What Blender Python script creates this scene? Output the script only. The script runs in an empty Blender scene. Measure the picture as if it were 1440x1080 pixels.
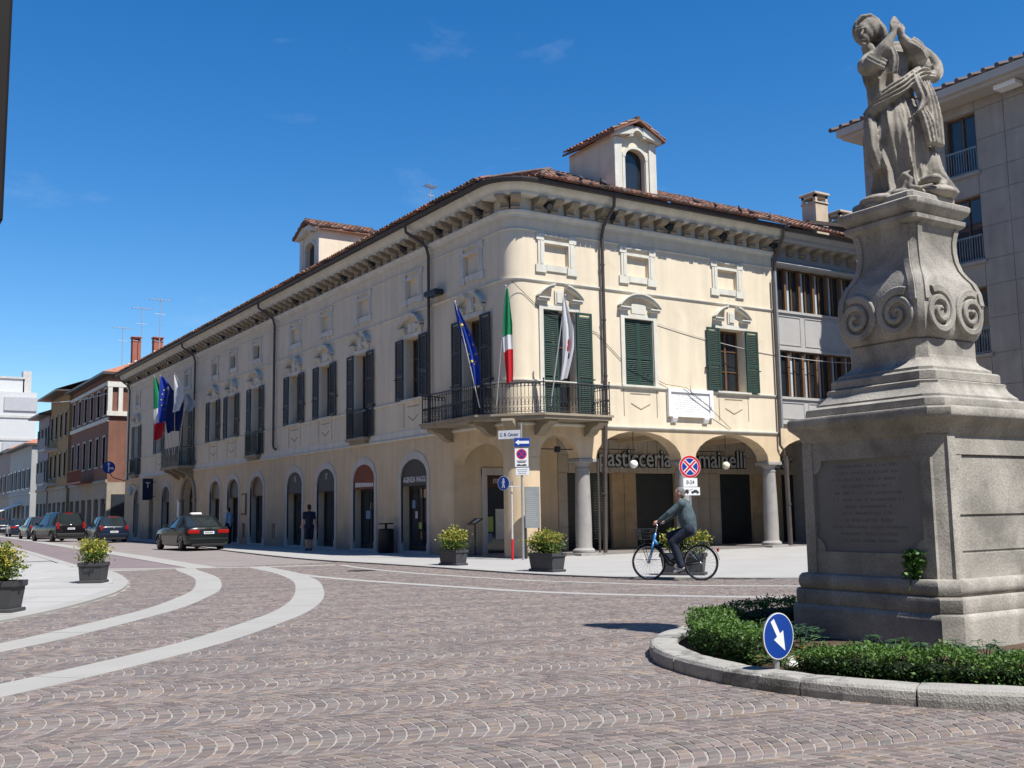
import bpy, bmesh, math, random
from math import sin, cos, pi, radians, sqrt, atan2, tan, floor
from mathutils import Vector, Matrix, noise
import numpy as np
random.seed(7)
D = bpy.data; SC = bpy.context.scene; COL = SC.collection
# ---------------------------------------------------------------- camera
CAM = Vector((-16.747, -26.100, 1.386)); YAW, PITCH, ROLL = radians(32.691), radians(7.004), radians(-0.887)
fw = Vector((sin(YAW)*cos(PITCH), cos(YAW)*cos(PITCH), sin(PITCH)))
r0 = Vector((cos(YAW), -sin(YAW), 0)); u0 = r0.cross(fw)
rt = cos(ROLL)*r0 + sin(ROLL)*u0; up = -sin(ROLL)*r0 + cos(ROLL)*u0
cam = D.cameras.new('Camera'); camo = D.objects.new('Camera', cam); COL.objects.link(camo)
cam.sensor_width = 36; cam.lens = 36.695; cam.clip_start = .1; cam.clip_end = 3000
camo.matrix_world = Matrix(((rt.x, up.x, -fw.x, CAM.x), (rt.y, up.y, -fw.y, CAM.y), (rt.z, up.z, -fw.z, CAM.z), (0, 0, 0, 1)))
SC.camera = camo
# ---------------------------------------------------------------- sky and sun
SUN_AZ, SUN_EL = radians(13), radians(58.5)      # azimuth from -Y towards +X
W = D.worlds.new('World'); SC.world = W; W.use_nodes = True
nt = W.node_tree; nt.nodes.clear()
wo = nt.nodes.new('ShaderNodeOutputWorld'); bg = nt.nodes.new('ShaderNodeBackground'); sk = nt.nodes.new('ShaderNodeTexSky')
sk.sky_type = 'NISHITA'; sk.sun_disc = False; sk.sun_elevation = SUN_EL; sk.sun_rotation = pi - SUN_AZ
sk.altitude = 100; sk.air_density = 1.0; sk.dust_density = 0.05; sk.ozone_density = 3.6
bg.inputs['Strength'].default_value = 0.10
# thin high cirrus, part of the sky everywhere
tc = nt.nodes.new('ShaderNodeTexCoord'); mp = nt.nodes.new('ShaderNodeMapping'); mp.inputs['Scale'].default_value = (2.2, 5.0, 9.0); mp.inputs['Rotation'].default_value = (0.1, 0.25, 0.5)
nz = nt.nodes.new('ShaderNodeTexNoise'); nz.inputs['Scale'].default_value = 1.6; nz.inputs['Detail'].default_value = 7; nz.inputs['Roughness'].default_value = .62; nz.inputs['Distortion'].default_value = .4
cr = nt.nodes.new('ShaderNodeValToRGB'); cr.color_ramp.elements[0].position = .60; cr.color_ramp.elements[0].color = (0, 0, 0, 1); cr.color_ramp.elements[1].position = .95; cr.color_ramp.elements[1].color = (.22, .22, .22, 1)
mx = nt.nodes.new('ShaderNodeMix'); mx.data_type = 'RGBA'; mx.inputs[7].default_value = (6.0, 6.4, 7.0, 1)
L = nt.links.new
L(tc.outputs['Generated'], mp.inputs['Vector']); L(mp.outputs[0], nz.inputs['Vector']); L(nz.outputs['Fac'], cr.inputs['Fac'])
hs = nt.nodes.new('ShaderNodeHueSaturation'); hs.inputs['Saturation'].default_value = 1.36; hs.inputs['Hue'].default_value = .503; L(sk.outputs[0], hs.inputs['Color'])
L(cr.outputs['Color'], mx.inputs[0]); L(hs.outputs[0], mx.inputs[6]); L(mx.outputs[2], bg.inputs['Color']); L(bg.outputs[0], wo.inputs['Surface'])
sun = D.lights.new('Sun', 'SUN'); sun.energy = 5.0; sun.angle = radians(.53); sun.color = (1, .968, .91)
suno = D.objects.new('Sun', sun); COL.objects.link(suno)
SDIR = Vector((sin(SUN_AZ)*cos(SUN_EL), -cos(SUN_AZ)*cos(SUN_EL), sin(SUN_EL)))   # towards the sun
suno.rotation_euler = SDIR.to_track_quat('Z', 'Y').to_euler(); suno.location = (0, -20, 40)
vs = SC.view_settings; vs.view_transform = 'Standard'; vs.look = 'None'; vs.exposure = 0.60; vs.gamma = 1; vs.use_curve_mapping = False
SC.render.engine = 'CYCLES'; SC.cycles.max_bounces = 5; SC.cycles.diffuse_bounces = 3; SC.cycles.glossy_bounces = 3; SC.cycles.transmission_bounces = 3
SC.cycles.use_denoising = True
# ---------------------------------------------------------------- materials
MATS = {}
def M(name, col, rough=.8, var=.12, scale=2.5, bump=0., bscale=30, spec=.3, metal=0., streak=0., fine=0., attr=False, blotch=None, trans=0., coat=0., emit=0., grime=0.):
    if name in MATS: return MATS[name]
    m = D.materials.new(name); m.use_nodes = True; MATS[name] = m
    n = m.node_tree.nodes; l = m.node_tree.links.new; b = n['Principled BSDF']
    b.inputs['Roughness'].default_value = rough; b.inputs['Metallic'].default_value = metal; b.inputs['Specular IOR Level'].default_value = spec
    if coat: b.inputs['Coat Weight'].default_value = coat; b.inputs['Coat Roughness'].default_value = .05
    t = n.new('ShaderNodeTexCoord')
    if attr:
        a = n.new('ShaderNodeAttribute'); a.attribute_name = 'Col'; cur = a.outputs['Color']
    else:
        c = n.new('ShaderNodeRGB'); c.outputs[0].default_value = (*col, 1); cur = c.outputs[0]
    def mul(fac_out, lo, hi):
        nonlocal cur
        mr = n.new('ShaderNodeMapRange'); mr.inputs[1].default_value = .3; mr.inputs[2].default_value = .7; mr.inputs[3].default_value = lo; mr.inputs[4].default_value = hi
        l(fac_out, mr.inputs[0])
        mm = n.new('ShaderNodeMix'); mm.data_type = 'RGBA'; mm.blend_type = 'MULTIPLY'; mm.inputs[0].default_value = 1
        l(cur, mm.inputs[6]); l(mr.outputs[0], mm.inputs[7]); cur = mm.outputs[2]
    if var:
        z = n.new('ShaderNodeTexNoise'); z.inputs['Scale'].default_value = scale; z.inputs['Detail'].default_value = 6; z.inputs['Roughness'].default_value = .6
        l(t.outputs['Object'], z.inputs['Vector']); mul(z.outputs['Fac'], 1-var, 1+var*.7)
    if streak:
        mp = n.new('ShaderNodeMapping'); mp.inputs['Scale'].default_value = (1.6, 1.6, .14); l(t.outputs['Object'], mp.inputs['Vector'])
        z = n.new('ShaderNodeTexNoise'); z.inputs['Scale'].default_value = 2.2; z.inputs['Detail'].default_value = 5
        l(mp.outputs[0], z.inputs['Vector']); mul(z.outputs['Fac'], 1-streak, 1+streak*.5)
    if fine:
        z = n.new('ShaderNodeTexNoise'); z.inputs['Scale'].default_value = bscale*1.7; z.inputs['Detail'].default_value = 3; z.inputs['Roughness'].default_value = .8
        l(t.outputs['Object'], z.inputs['Vector']); mul(z.outputs['Fac'], 1-fine, 1+fine)
    if blotch:
        z = n.new('ShaderNodeTexNoise'); z.inputs['Scale'].default_value = blotch[1]; z.inputs['Detail'].default_value = 8; z.inputs['Roughness'].default_value = .65; z.inputs['Distortion'].default_value = .5
        l(t.outputs['Object'], z.inputs['Vector'])
        mr = n.new('ShaderNodeMapRange'); mr.inputs[1].default_value = blotch[2]; mr.inputs[2].default_value = blotch[2]+.16
        l(z.outputs['Fac'], mr.inputs[0]); mm = n.new('ShaderNodeMix'); mm.data_type = 'RGBA'; mm.inputs[7].default_value = (*blotch[0], 1)
        ml = n.new('ShaderNodeMath'); ml.operation = 'MULTIPLY'; ml.inputs[1].default_value = blotch[3]; l(mr.outputs[0], ml.inputs[0])
        l(ml.outputs[0], mm.inputs[0]); l(cur, mm.inputs[6]); cur = mm.outputs[2]
    if grime:       # rising damp and splash dirt near the pavement, with a ragged upper edge
        sp = n.new('ShaderNodeSeparateXYZ'); l(t.outputs['Object'], sp.inputs[0]); z = n.new('ShaderNodeTexNoise'); z.inputs['Scale'].default_value = 1.3; z.inputs['Detail'].default_value = 7; l(t.outputs['Object'], z.inputs['Vector'])
        ad = n.new('ShaderNodeMath'); ad.operation = 'MULTIPLY_ADD'; ad.inputs[1].default_value = -1.9; l(z.outputs['Fac'], ad.inputs[0]); l(sp.outputs[2], ad.inputs[2])
        mr = n.new('ShaderNodeMapRange'); mr.inputs[1].default_value = .25; mr.inputs[2].default_value = -.75; mr.inputs[3].default_value = 0; mr.inputs[4].default_value = grime; l(ad.outputs[0], mr.inputs[0])
        mm = n.new('ShaderNodeMix'); mm.data_type = 'RGBA'; mm.inputs[7].default_value = (.27, .235, .20, 1); l(mr.outputs[0], mm.inputs[0]); l(cur, mm.inputs[6]); cur = mm.outputs[2]
    l(cur, b.inputs['Base Color'])
    if emit: l(cur, b.inputs['Emission Color']); b.inputs['Emission Strength'].default_value = emit
    if bump:
        z = n.new('ShaderNodeTexNoise'); z.inputs['Scale'].default_value = bscale; z.inputs['Detail'].default_value = 5
        l(t.outputs['Object'], z.inputs['Vector']); bp = n.new('ShaderNodeBump'); bp.inputs['Strength'].default_value = bump; bp.inputs['Distance'].default_value = .02
        l(z.outputs['Fac'], bp.inputs['Height']); l(bp.outputs[0], b.inputs['Normal'])
    if trans:
        o = n['Material Output']; tr = n.new('ShaderNodeBsdfTranslucent'); ms = n.new('ShaderNodeMixShader'); ms.inputs[0].default_value = trans
        l(cur, tr.inputs['Color']); l(b.outputs[0], ms.inputs[1]); l(tr.outputs[0], ms.inputs[2]); l(ms.outputs[0], o.inputs['Surface'])
    return m
CREAM = M('plaster_cream', (.67, .575, .43), .9, .06, .9, .25, 60, .15, streak=.09, fine=.05, blotch=((.50, .41, .30), .7, .56, .45))
OCHRE = M('plaster_ochre', (.60, .467, .308), .9, .08, .8, .3, 50, .15, streak=.11, fine=.05, blotch=((.42, .34, .25), .7, .55, .55), grime=.8)
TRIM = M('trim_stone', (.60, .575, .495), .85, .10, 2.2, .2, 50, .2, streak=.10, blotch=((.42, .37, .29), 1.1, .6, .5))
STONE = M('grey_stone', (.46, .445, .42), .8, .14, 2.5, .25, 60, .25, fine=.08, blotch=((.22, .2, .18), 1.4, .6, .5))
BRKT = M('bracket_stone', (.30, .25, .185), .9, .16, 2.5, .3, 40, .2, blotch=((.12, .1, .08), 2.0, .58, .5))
IRON = M('wrought_iron', (.022, .024, .028), .5, .2, 6, spec=.4)
PIPE = M('pipe_brown', (.075, .062, .055), .45, .2, 4, spec=.4)
PIPEG = M('pipe_grey', (.42, .42, .41), .4, .12, 4, metal=.6)
SHUTG = M('shutter_green', (.024, .051, .040), .55, .14, 5, spec=.35)
SHUTD = M('shutter_dark_green', (.045, .053, .055), .55, .16, 5, spec=.3)
GLASS = M('window_glass', (.018, .022, .026), .04, .3, 1.2, spec=.6)
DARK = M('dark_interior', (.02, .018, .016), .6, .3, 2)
WOOD = M('brown_wood', (.12, .065, .035), .5, .25, 5, spec=.35)
WHITE = M('white_paint', (.66, .655, .64), .5, .05, 3)
MARBLE = M('white_marble', (.76, .75, .73), .4, .05, 2, spec=.4)
BLACK = M('black_plastic', (.02, .02, .022), .45, .2, 5)
# ---------------------------------------------------------------- mesh helpers
class MB:
    def __init__(s): s.v = []; s.f = []; s.c = []; s.m = []; s.col = None; s.mi = 0
    def add(s, vs, fs):
        o = len(s.v); s.v.extend([tuple(p) for p in vs])
        for f in fs: s.f.append([o+i for i in f]); s.c.append(s.col); s.m.append(s.mi)
        return s
    def poly(s, pts): return s.add(pts, [range(len(pts))])
    def box(s, x0, x1, y0, y1, z0, z1):
        return s.add([(x0,y0,z0),(x1,y0,z0),(x1,y1,z0),(x0,y1,z0),(x0,y0,z1),(x1,y0,z1),(x1,y1,z1),(x0,y1,z1)], [(0,3,2,1),(4,5,6,7),(0,1,5,4),(1,2,6,5),(2,3,7,6),(3,0,4,7)])
    def cbox(s, x0, x1, y0, y1, z0, z1, c=.02):   # box with bevelled edges
        b = bmesh.new(); bmesh.ops.create_cube(b, size=1)
        for v in b.verts: v.co = Vector(((x0+x1)/2+v.co.x*(x1-x0), (y0+y1)/2+v.co.y*(y1-y0), (z0+z1)/2+v.co.z*(z1-z0)))
        bmesh.ops.bevel(b, geom=list(b.edges), offset=c, segments=1, profile=.5, affect='EDGES')
        b.verts.ensure_lookup_table(); s.add([v.co[:] for v in b.verts], [[v.index for v in f.verts] for f in b.faces]); b.free(); return s
    def fbox(s, F, u0, u1, z0, z1, d0, d1):       # box in facade coordinates
        P = [F(u, z, d) for d in (d0, d1) for u, z in ((u0,z0),(u1,z0),(u1,z1),(u0,z1))]
        return s.add(P, [(0,1,2,3),(7,6,5,4),(0,4,5,1),(1,5,6,2),(2,6,7,3),(3,7,4,0)])
    def fprism(s, F, poly, d0, d1):               # polygon (u,z) extruded between two depths
        n = len(poly); P = [F(u, z, d0) for u, z in poly]+[F(u, z, d1) for u, z in poly]
        return s.add(P, [list(range(n)), list(range(2*n-1, n-1, -1))]+[(i, (i+1) % n, n+(i+1) % n, n+i) for i in range(n)])
    def frustum(s, poly0, poly1):                 # loft of two equal polygons with caps
        n = len(poly0); return s.add(list(poly0)+list(poly1), [list(range(n-1, -1, -1)), list(range(n, 2*n))]+[(i, (i+1) % n, n+(i+1) % n, n+i) for i in range(n)])
    def loft(s, rings, closed=True, caps=True):
        n = len(rings[0]); P = [p for r in rings for p in r]; F = []
        for k in range(len(rings)-1):
            for i in range(n if closed else n-1): F.append((k*n+i, k*n+(i+1) % n, (k+1)*n+(i+1) % n, (k+1)*n+i))
        if caps: F += [list(range(n-1, -1, -1)), [(len(rings)-1)*n+i for i in range(n)]]
        return s.add(P, F)
    def tube(s, pts, r, n=8, caps=True):
        pts = [Vector(p) for p in pts]; R = r if isinstance(r, (list, tuple)) else [r]*len(pts); rings = []; prev = None
        for i, p in enumerate(pts):
            t = (pts[min(i+1, len(pts)-1)]-pts[max(i-1, 0)]).normalized()
            if prev is None:
                a = Vector((0, 0, 1)) if abs(t.z) < .9 else Vector((1, 0, 0)); x = t.cross(a).normalized()
            else:
                x = prev-t*prev.dot(t); x = x.normalized() if x.length > 1e-6 else t.orthogonal().normalized()
            prev = x; y = t.cross(x)
            rings.append([p+(x*cos(2*pi*k/n)+y*sin(2*pi*k/n))*R[i] for k in range(n)])
        return s.loft(rings, True, caps)
    def lathe(s, prof, n=16, o=(0, 0, 0), caps=True):
        return s.loft([[(o[0]+r*cos(2*pi*k/n), o[1]+r*sin(2*pi*k/n), o[2]+z) for k in range(n)] for r, z in prof], True, caps)
    def ell(s, c, r, n=12, m=8, rot=None):
        c = Vector(c); rr = (r, r, r) if not isinstance(r, (tuple, list)) else r; P = []; F = []
        def q(a, b):
            p = Vector((rr[0]*cos(a)*cos(b), rr[1]*sin(a)*cos(b), rr[2]*sin(b)))
            return c+(rot @ p if rot else p)
        P.append(q(0, -pi/2))
        for j in range(1, m):
            for i in range(n): P.append(q(2*pi*i/n, -pi/2+pi*j/m))
        P.append(q(0, pi/2)); e = len(P)-1
        for i in range(n):
            F.append((0, 1+(i+1) % n, 1+i)); F.append((e, e-n+i, e-n+(i+1) % n))
            for j in range(m-2): a = 1+j*n; F.append((a+i, a+(i+1) % n, a+n+(i+1) % n, a+n+i))
        return s.add(P, F)
    def limb(s, pts, rad, n=12):                  # closed tapered chain with round joints
        pts = [Vector(p) for p in pts]; R = rad if isinstance(rad, (list, tuple)) else [rad]*len(pts)
        for i in range(len(pts)):
            s.ell(pts[i], R[i], n, 8)
            if i: s.tube([pts[i-1], pts[i]], [R[i-1], R[i]], n)
        return s
    def xf(s, mat, start=0):
        for i in range(start, len(s.v)): s.v[i] = tuple(mat @ Vector(s.v[i]))
        return s
    def mesh(s, name, mat=None, off=(0, 0, 0), smooth=False, fix=True):
        me = D.meshes.new(name); ox, oy, oz = off
        me.from_pydata([(x-ox, y-oy, z-oz) for x, y, z in s.v], [], s.f)
        for mm in (mat if isinstance(mat, (list, tuple)) else [mat]):
            if mm: me.materials.append(mm)
        if any(s.m): me.polygons.foreach_set('material_index', s.m)
        if any(c is not None for c in s.c):
            at = me.color_attributes.new('Col', 'FLOAT_COLOR', 'CORNER'); buf = []
            for f, c in zip(s.f, s.c): buf += list((*(c or (1, 1, 1)), 1))*len(f)
            at.data.foreach_set('color', buf)
        if fix:
            b = bmesh.new(); b.from_mesh(me); bmesh.ops.recalc_face_normals(b, faces=b.faces); b.to_mesh(me); b.free()
        if smooth:
            if smooth is True: me.shade_smooth()
            else: me.set_sharp_from_angle(angle=radians(smooth)) if hasattr(me, 'set_sharp_from_angle') else None; me.polygons.foreach_set('use_smooth', [True]*len(me.polygons))
        me.update(); return me
    def build(s, name, mat, parent=None, smooth=False, fix=True):
        if parent is not None:
            o = D.objects.new(name, s.mesh(name, mat, ORG[parent.name], smooth, fix)); o.parent = parent; ORG[o.name] = ORG[parent.name]
        else:
            o = D.objects.new(name, s.mesh(name, mat, (0, 0, 0), smooth, fix)); ORG[o.name] = (0, 0, 0)
        COL.objects.link(o)
        if o.name not in ORG: ORG[o.name] = ORG[parent.name] if parent else (0, 0, 0)
        return o
    def thing(s, name, mat, label, cat, loc=(0, 0, 0), group=None, smooth=False, kind=None, fix=True):   # a top-level one-mesh thing
        o = D.objects.new(name, s.mesh(name, mat, loc, smooth, fix)); o.location = loc; COL.objects.link(o); ORG[o.name] = tuple(loc)
        return tag(o, label, cat, group, kind)
ORG = {}
def tag(o, label=None, cat=None, group=None, kind=None):
    if label: o['label'] = label
    if cat: o['category'] = cat
    if group: o['group'] = group
    if kind: o['kind'] = kind
    return o
def empty(name, loc, label=None, cat=None, group=None, rz=0, kind=None):
    o = D.objects.new(name, None); o.location = loc; o.rotation_euler.z = rz; o.empty_display_size = .3; COL.objects.link(o)
    ORG[o.name] = tuple(loc); return tag(o, label, cat, group, kind)
def lempty(name, loc, label, cat, group=None, rz=0):      # empty whose parts are built in LOCAL coordinates
    o = empty(name, loc, label, cat, group, rz); ORG[o.name] = (0, 0, 0); return o
def inst(name, me, parent, loc, rz=0, mat=None):
    o = D.objects.new(name, me); o.parent = parent; o.location = Vector(loc)-Vector(ORG[parent.name]); o.rotation_euler.z = rz; COL.objects.link(o); ORG[o.name] = tuple(loc); return o
def copy_tree(o, parent=None):
    c = o.copy(); COL.objects.link(c); c.parent = parent
    for ch in list(o.children): copy_tree(ch, c)
    return c
def struct(mb, name, mat, parent=None, smooth=False, kind='structure'):
    o = mb.build(name, mat, parent, smooth)
    if parent is None: o['kind'] = kind
    return o
def text_mesh(txt, size, depth=0., xs=1., align='CENTER', bold=0.):
    c = D.curves.new('txt', 'FONT'); c.body = txt; c.size = size; c.extrude = depth; c.align_x = align; c.align_y = 'CENTER'; c.offset = bold; c.resolution_u = 3
    o = D.objects.new('txt', c); COL.objects.link(o); dg = bpy.context.evaluated_depsgraph_get(); dg.update()
    me = D.meshes.new_from_object(o.evaluated_get(dg)); D.objects.remove(o); D.curves.remove(c)
    for v in me.vertices: v.co.x *= xs
    return me
def text_on(name, txt, F, u, z, d, size, mat, parent, xs=1., depth=.004, flip=False, bold=0.):   # text standing on a facade, reading in +u or -u
    me = text_mesh(txt, size, depth, xs, 'CENTER', bold); og = Vector(ORG[parent.name])
    for v in me.vertices:
        a = v.co.copy(); v.co = Vector(F(u+(-a.x if flip else a.x), z+a.y, d-a.z))-og
    me.materials.clear(); me.materials.append(mat); b = bmesh.new(); b.from_mesh(me); bmesh.ops.recalc_face_normals(b, faces=b.faces); b.to_mesh(me); b.free()
    me.name = name; o = D.objects.new(name, me); o.parent = parent; COL.objects.link(o); ORG[o.name] = tuple(og); return o
def remeshed(mb, name, mat, voxel, smooth=4, parent=None, off=None, disp=None, sub=False):     # weld closed pieces into one continuous skin
    me = mb.mesh(name+'_raw', None); o = D.objects.new('tmp', me); COL.objects.link(o)
    md = o.modifiers.new('r', 'REMESH'); md.mode = 'VOXEL'; md.voxel_size = voxel; md.use_smooth_shade = True
    if smooth: sm = o.modifiers.new('s', 'SMOOTH'); sm.iterations = smooth; sm.factor = .5
    if disp:
        tx = D.textures.new('cl', 'CLOUDS'); tx.noise_scale = disp[1]; dm = o.modifiers.new('d', 'DISPLACE'); dm.texture = tx; dm.strength = disp[0]; dm.mid_level = .5
    dg = bpy.context.evaluated_depsgraph_get(); dg.update(); m2 = D.meshes.new_from_object(o.evaluated_get(dg)); D.objects.remove(o); D.meshes.remove(me)
    m2.name = name; m2.materials.clear(); m2.materials.append(mat); m2.polygons.foreach_set('use_smooth', [True]*len(m2.polygons))
    return m2
FL = lambda u, z, d: (d, u, z)      # west front (plane x=0), u along +Y
FR = lambda u, z, d: (u, d, z)      # south front (plane y=0), u along +X
def facade(mb, F, u0, u1, z0, z1, holes, depth=.25, back=True):
    # holes: (ua, ub, za, zb, rise): rectangular with an arched head of that rise above zb
    cuts = {u0, u1}
    for ua, ub, za, zb, rise in holes:
        cuts |= {ua, ub}
        if rise: cuts |= {ua+(ub-ua)*(1-cos(pi*k/12))/2 for k in range(13)}
    cuts = sorted(c for c in cuts if u0-1e-6 <= c <= u1+1e-6)
    cuts = [c for i, c in enumerate(cuts) if i == 0 or c-cuts[i-1] > 1e-5]
    def head(h, u):
        ua, ub, za, zb, rise = h; t = (2*u-ua-ub)/(ub-ua); return zb+rise*sqrt(max(0, 1-t*t)) if rise else zb
    for a, b in zip(cuts, cuts[1:]):
        hs = sorted([h for h in holes if h[0] <= a+1e-6 and h[1] >= b-1e-6], key=lambda h: h[2]); lo = (z0, z0)
        for h in hs:
            if h[2] > lo[0]+1e-6 or h[2] > lo[1]+1e-6: mb.poly([F(a, lo[0], 0), F(b, lo[1], 0), F(b, h[2], 0), F(a, h[2], 0)])
            t = (head(h, a), head(h, b))
            mb.poly([F(a, t[0], 0), F(b, t[1], 0), F(b, t[1], depth), F(a, t[0], depth)])            # soffit
            if h[2] > z0+1e-6: mb.poly([F(a, h[2], 0), F(b, h[2], 0), F(b, h[2], depth), F(a, h[2], depth)])
            lo = t
        mb.poly([F(a, lo[0], 0), F(b, lo[1], 0), F(b, z1, 0), F(a, z1, 0)])
    for h in holes:
        ua, ub, za, zb, rise = h
        for u in (ua, ub): mb.poly([F(u, za, 0), F(u, zb, 0), F(u, zb, depth), F(u, za, depth)])
    return mb
def arch_pts(ua, ub, zb, rise, n=14): return [(ua+(ub-ua)*(1-cos(pi*k/n))/2, zb+rise*sin(pi*k/n)) for k in range(n+1)]
def sweep(mb, path, prof):      # path: list of (point2d, outward2d); prof: closed list of (out, z)
    mb.loft([[(p[0]+o[0]*d, p[1]+o[1]*d, z) for d, z in prof] for p, o in path], True, True); return mb
# ================================================================= GROUND
def px(x, y, z=0):
    d = Vector((x, y, z))-CAM; w = d.dot(fw)
    return (720+1467.8*d.dot(rt)/w, 540-1467.8*d.dot(up)/w, w) if w > .3 else (9e9, 9e9, w)
def inpoly(x, y, P):
    c = False; n = len(P); j = n-1
    for i in range(n):
        if (P[i][1] > y) != (P[j][1] > y) and x < (P[j][0]-P[i][0])*(y-P[i][1])/(P[j][1]-P[i][1])+P[i][0]: c = not c
        j = i
    return c
def smooth_line(P, n=6):        # Catmull-Rom
    P = [Vector(p) for p in P]; out = []
    for i in range(len(P)-1):
        a, b, c, d = P[max(i-1, 0)], P[i], P[i+1], P[min(i+2, len(P)-1)]
        for k in range(n):
            t = k/n; out.append(.5*((2*b)+(c-a)*t+(2*a-5*b+4*c-d)*t*t+(3*b-a-3*c+d)*t**3))
    return out+[P[-1]]
def offs(line, d):
    out = []
    for i, p in enumerate(line):
        t = (line[min(i+1, len(line)-1)]-line[max(i-1, 0)]).normalized(); out.append(p+Vector((t.y, -t.x))*d)
    return out
MORTAR = M('sand_mortar', (.315, .292, .26), .95, .14, 3, .2, 80, .1)
ROADTEX = M('porphyry_far', (.235, .205, .195), .75, .12, .6, .35, 16, .25, fine=.32)
LANE = M('porphyry_lane', (.19, .155, .158), .8, .10, .5, .3, 18, .2, fine=.25)
SLAB = M('pale_granite', (.325, .315, .295), .8, .07, 1.2, .12, 90, .2, fine=.05, blotch=((.31, .30, .28), .7, .6, .4))
SLABL = M('pale_granite_walk', (.34, .33, .315), .8, .08, .8, .15, 40, .2, fine=.06, blotch=((.33, .315, .29), .5, .58, .45))
COBM = M('porphyry_cobble', (.2, .17, .17), .6, .14, 26, .3, 120, .35, attr=True, blotch=((.13, .112, .108), .42, .5, .45))
gb = MB(); gb.poly([(-900, -400, -.03), (900, -400, -.03), (900, 1600, -.03), (-900, 1600, -.03)]); struct(gb, 'ground', ROADTEX)
# edges of the pavements and stripes, in metres
PLAZA = [(-8.7, 43), (-9.7, 24), (-10.72, 7.3), (-10.68, 4.4), (-10.8, 1.8), (-11.25, -1.4), (-11.68, -3.4), (-12.24, -5.2), (-12.86, -6.7), (-13.5, -8.0), (-14.25, -9.3), (-15.0, -10.3), (-17.5, -13.0), (-21, -16.2), (-26, -20)]
S1U = [(-8.9, 3.4), (-9.24, 1.9), (-9.75, -1.3), (-10.3, -3.5), (-11.05, -5.85), (-11.9, -7.75), (-12.7, -9.3), (-13.65, -10.75), (-14.5, -11.95), (-15.3, -12.95), (-17.2, -14.9), (-21, -18)]
S2U = [(-7.25, 2.4), (-7.5, .55), (-7.8, -1.5), (-8.5, -4.4), (-9.42, -7.0), (-10.4, -9.35), (-11.35, -11.15), (-12.2, -12.4), (-13.2, -13.72), (-13.98, -14.6), (-14.9, -15.5), (-15.7, -16.2), (-18, -18.1), (-21, -20.4)]
AL = [(-5.0, 1.3), (-5.3, -.6), (-5.42, -2.8), (-5.36, -5.0), (-4.95, -8.0), (-4.05, -10.6), (-3.3, -11.9), (-2.3, -13.0), (-.5, -14.6), (3, -16.6), (9, -18.6), (18, -20.5)]
BL = [(-7.1, 1.2), (-7.2, -.3), (-7.38, -2.6), (-7.28, -5.1), (-6.85, -8.0), (-6.3, -10.6), (-5.45, -12.5), (-4.1, -14.35), (-2.2, -16.2), (2, -18.8), (8, -21.2), (18, -23.5)]
WALK = [(-1.0, 105), (-1.45, 60), (-1.7, 45), (-2.3, 27), (-3.45, 16), (-4.15, 8), (-4.25, 4), (-4.1, 1.5), (-3.9, -1.2), (-3.85, -4), (-3.65, -7), (-3.0, -9.2), (-1.95, -10.5), (-1.0, -11.6), (1.2, -13), (6, -15), (16, -17.2), (30, -19)]
STR = [(-3.9, 92), (-5.2, 60), (-5.85, 45), (-6.55, 30), (-7.05, 18), (-7.45, 10.5), (-7.75, 5.5), (-7.9, 3.0)]
pz, s1, s2, al, bl, wk, stl = [smooth_line(p) for p in (PLAZA, S1U, S2U, AL, BL, WALK, STR)]
def strip(name, line, w, z, mat, parent=None, seg=0., thick=.05):
    """a band of stone slabs beside a line; every slab its own piece"""
    o2 = offs(line, w); root = empty(name, (line[0].x, line[0].y, 0), kind='structure'); acc = 0; cur = [0]; n = 0; parts = []
    for i in range(1, len(line)):
        acc += (line[i]-line[i-1]).length; cur.append(i)
        if acc >= seg or i == len(line)-1:
            a = [line[j] for j in cur]; b = [o2[j] for j in cur]; g = .004
            da = (a[1]-a[0]).normalized()*g; db = (a[-1]-a[-2]).normalized()*g
            a[0] = a[0]+da; b[0] = b[0]+da; a[-1] = a[-1]-db; b[-1] = b[-1]-db
            dz = random.uniform(-.0015, .0015); mb = MB(); rings = []
            for p, q in zip(a, b): rings.append([(p.x, p.y, z+dz), (q.x, q.y, z+dz), (q.x, q.y, z-thick), (p.x, p.y, z-thick)])
            mb.loft(rings); parts.append(mb.build('paving_slab', mat, root)); acc = 0; cur = [i]
    return root
strip('curved_stone_band', s1, -.52, .004, SLAB, seg=1.0)
strip('outer_curved_stone_band', s2, -.52, .004, SLAB, seg=1.0)
strip('narrow_stone_band', al, -.20, .004, SLAB, seg=1.2)
strip('lower_stone_band', bl, .28, .004, SLAB, seg=1.2)
strip('street_stone_band', stl, .72, .006, SLAB, seg=3.0)
strip('crossing_stone_band', [Vector(p) for p in ((-10.6, 4.75), (-9.2, 3.7), (-7.8, 2.7), (-6.4, 2.0), (-5.0, 1.5))], .34, .009, SLAB, seg=1.2)
# street lanes
mb = MB(); a = [p for p in stl]; b = [Vector((p.x, p.y)) for p in pz if p.y > 3.0]
mb.poly([(p.x-.65, p.y, -.006) for p in a]+[(b[-1].x-.05, b[-1].y, -.006)]+[(p.x-.1, p.y, -.006) for p in reversed(b)]+[(-4.5, 92, -.006)]); struct(mb, 'street_lane', LANE)
mb = MB(); wn = [p for p in wk if p.y > 1.0]; mb.poly([(p.x+.1, p.y, -.010) for p in wn]+[(-4.9, 1.2, -.010)]+[(-6.4, 1.9, -.010), (-7.9, 2.9, -.010)]+[(p.x-.1, p.y, -.010) for p in reversed(a)]); struct(mb, 'roadway', ROADTEX)
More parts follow.
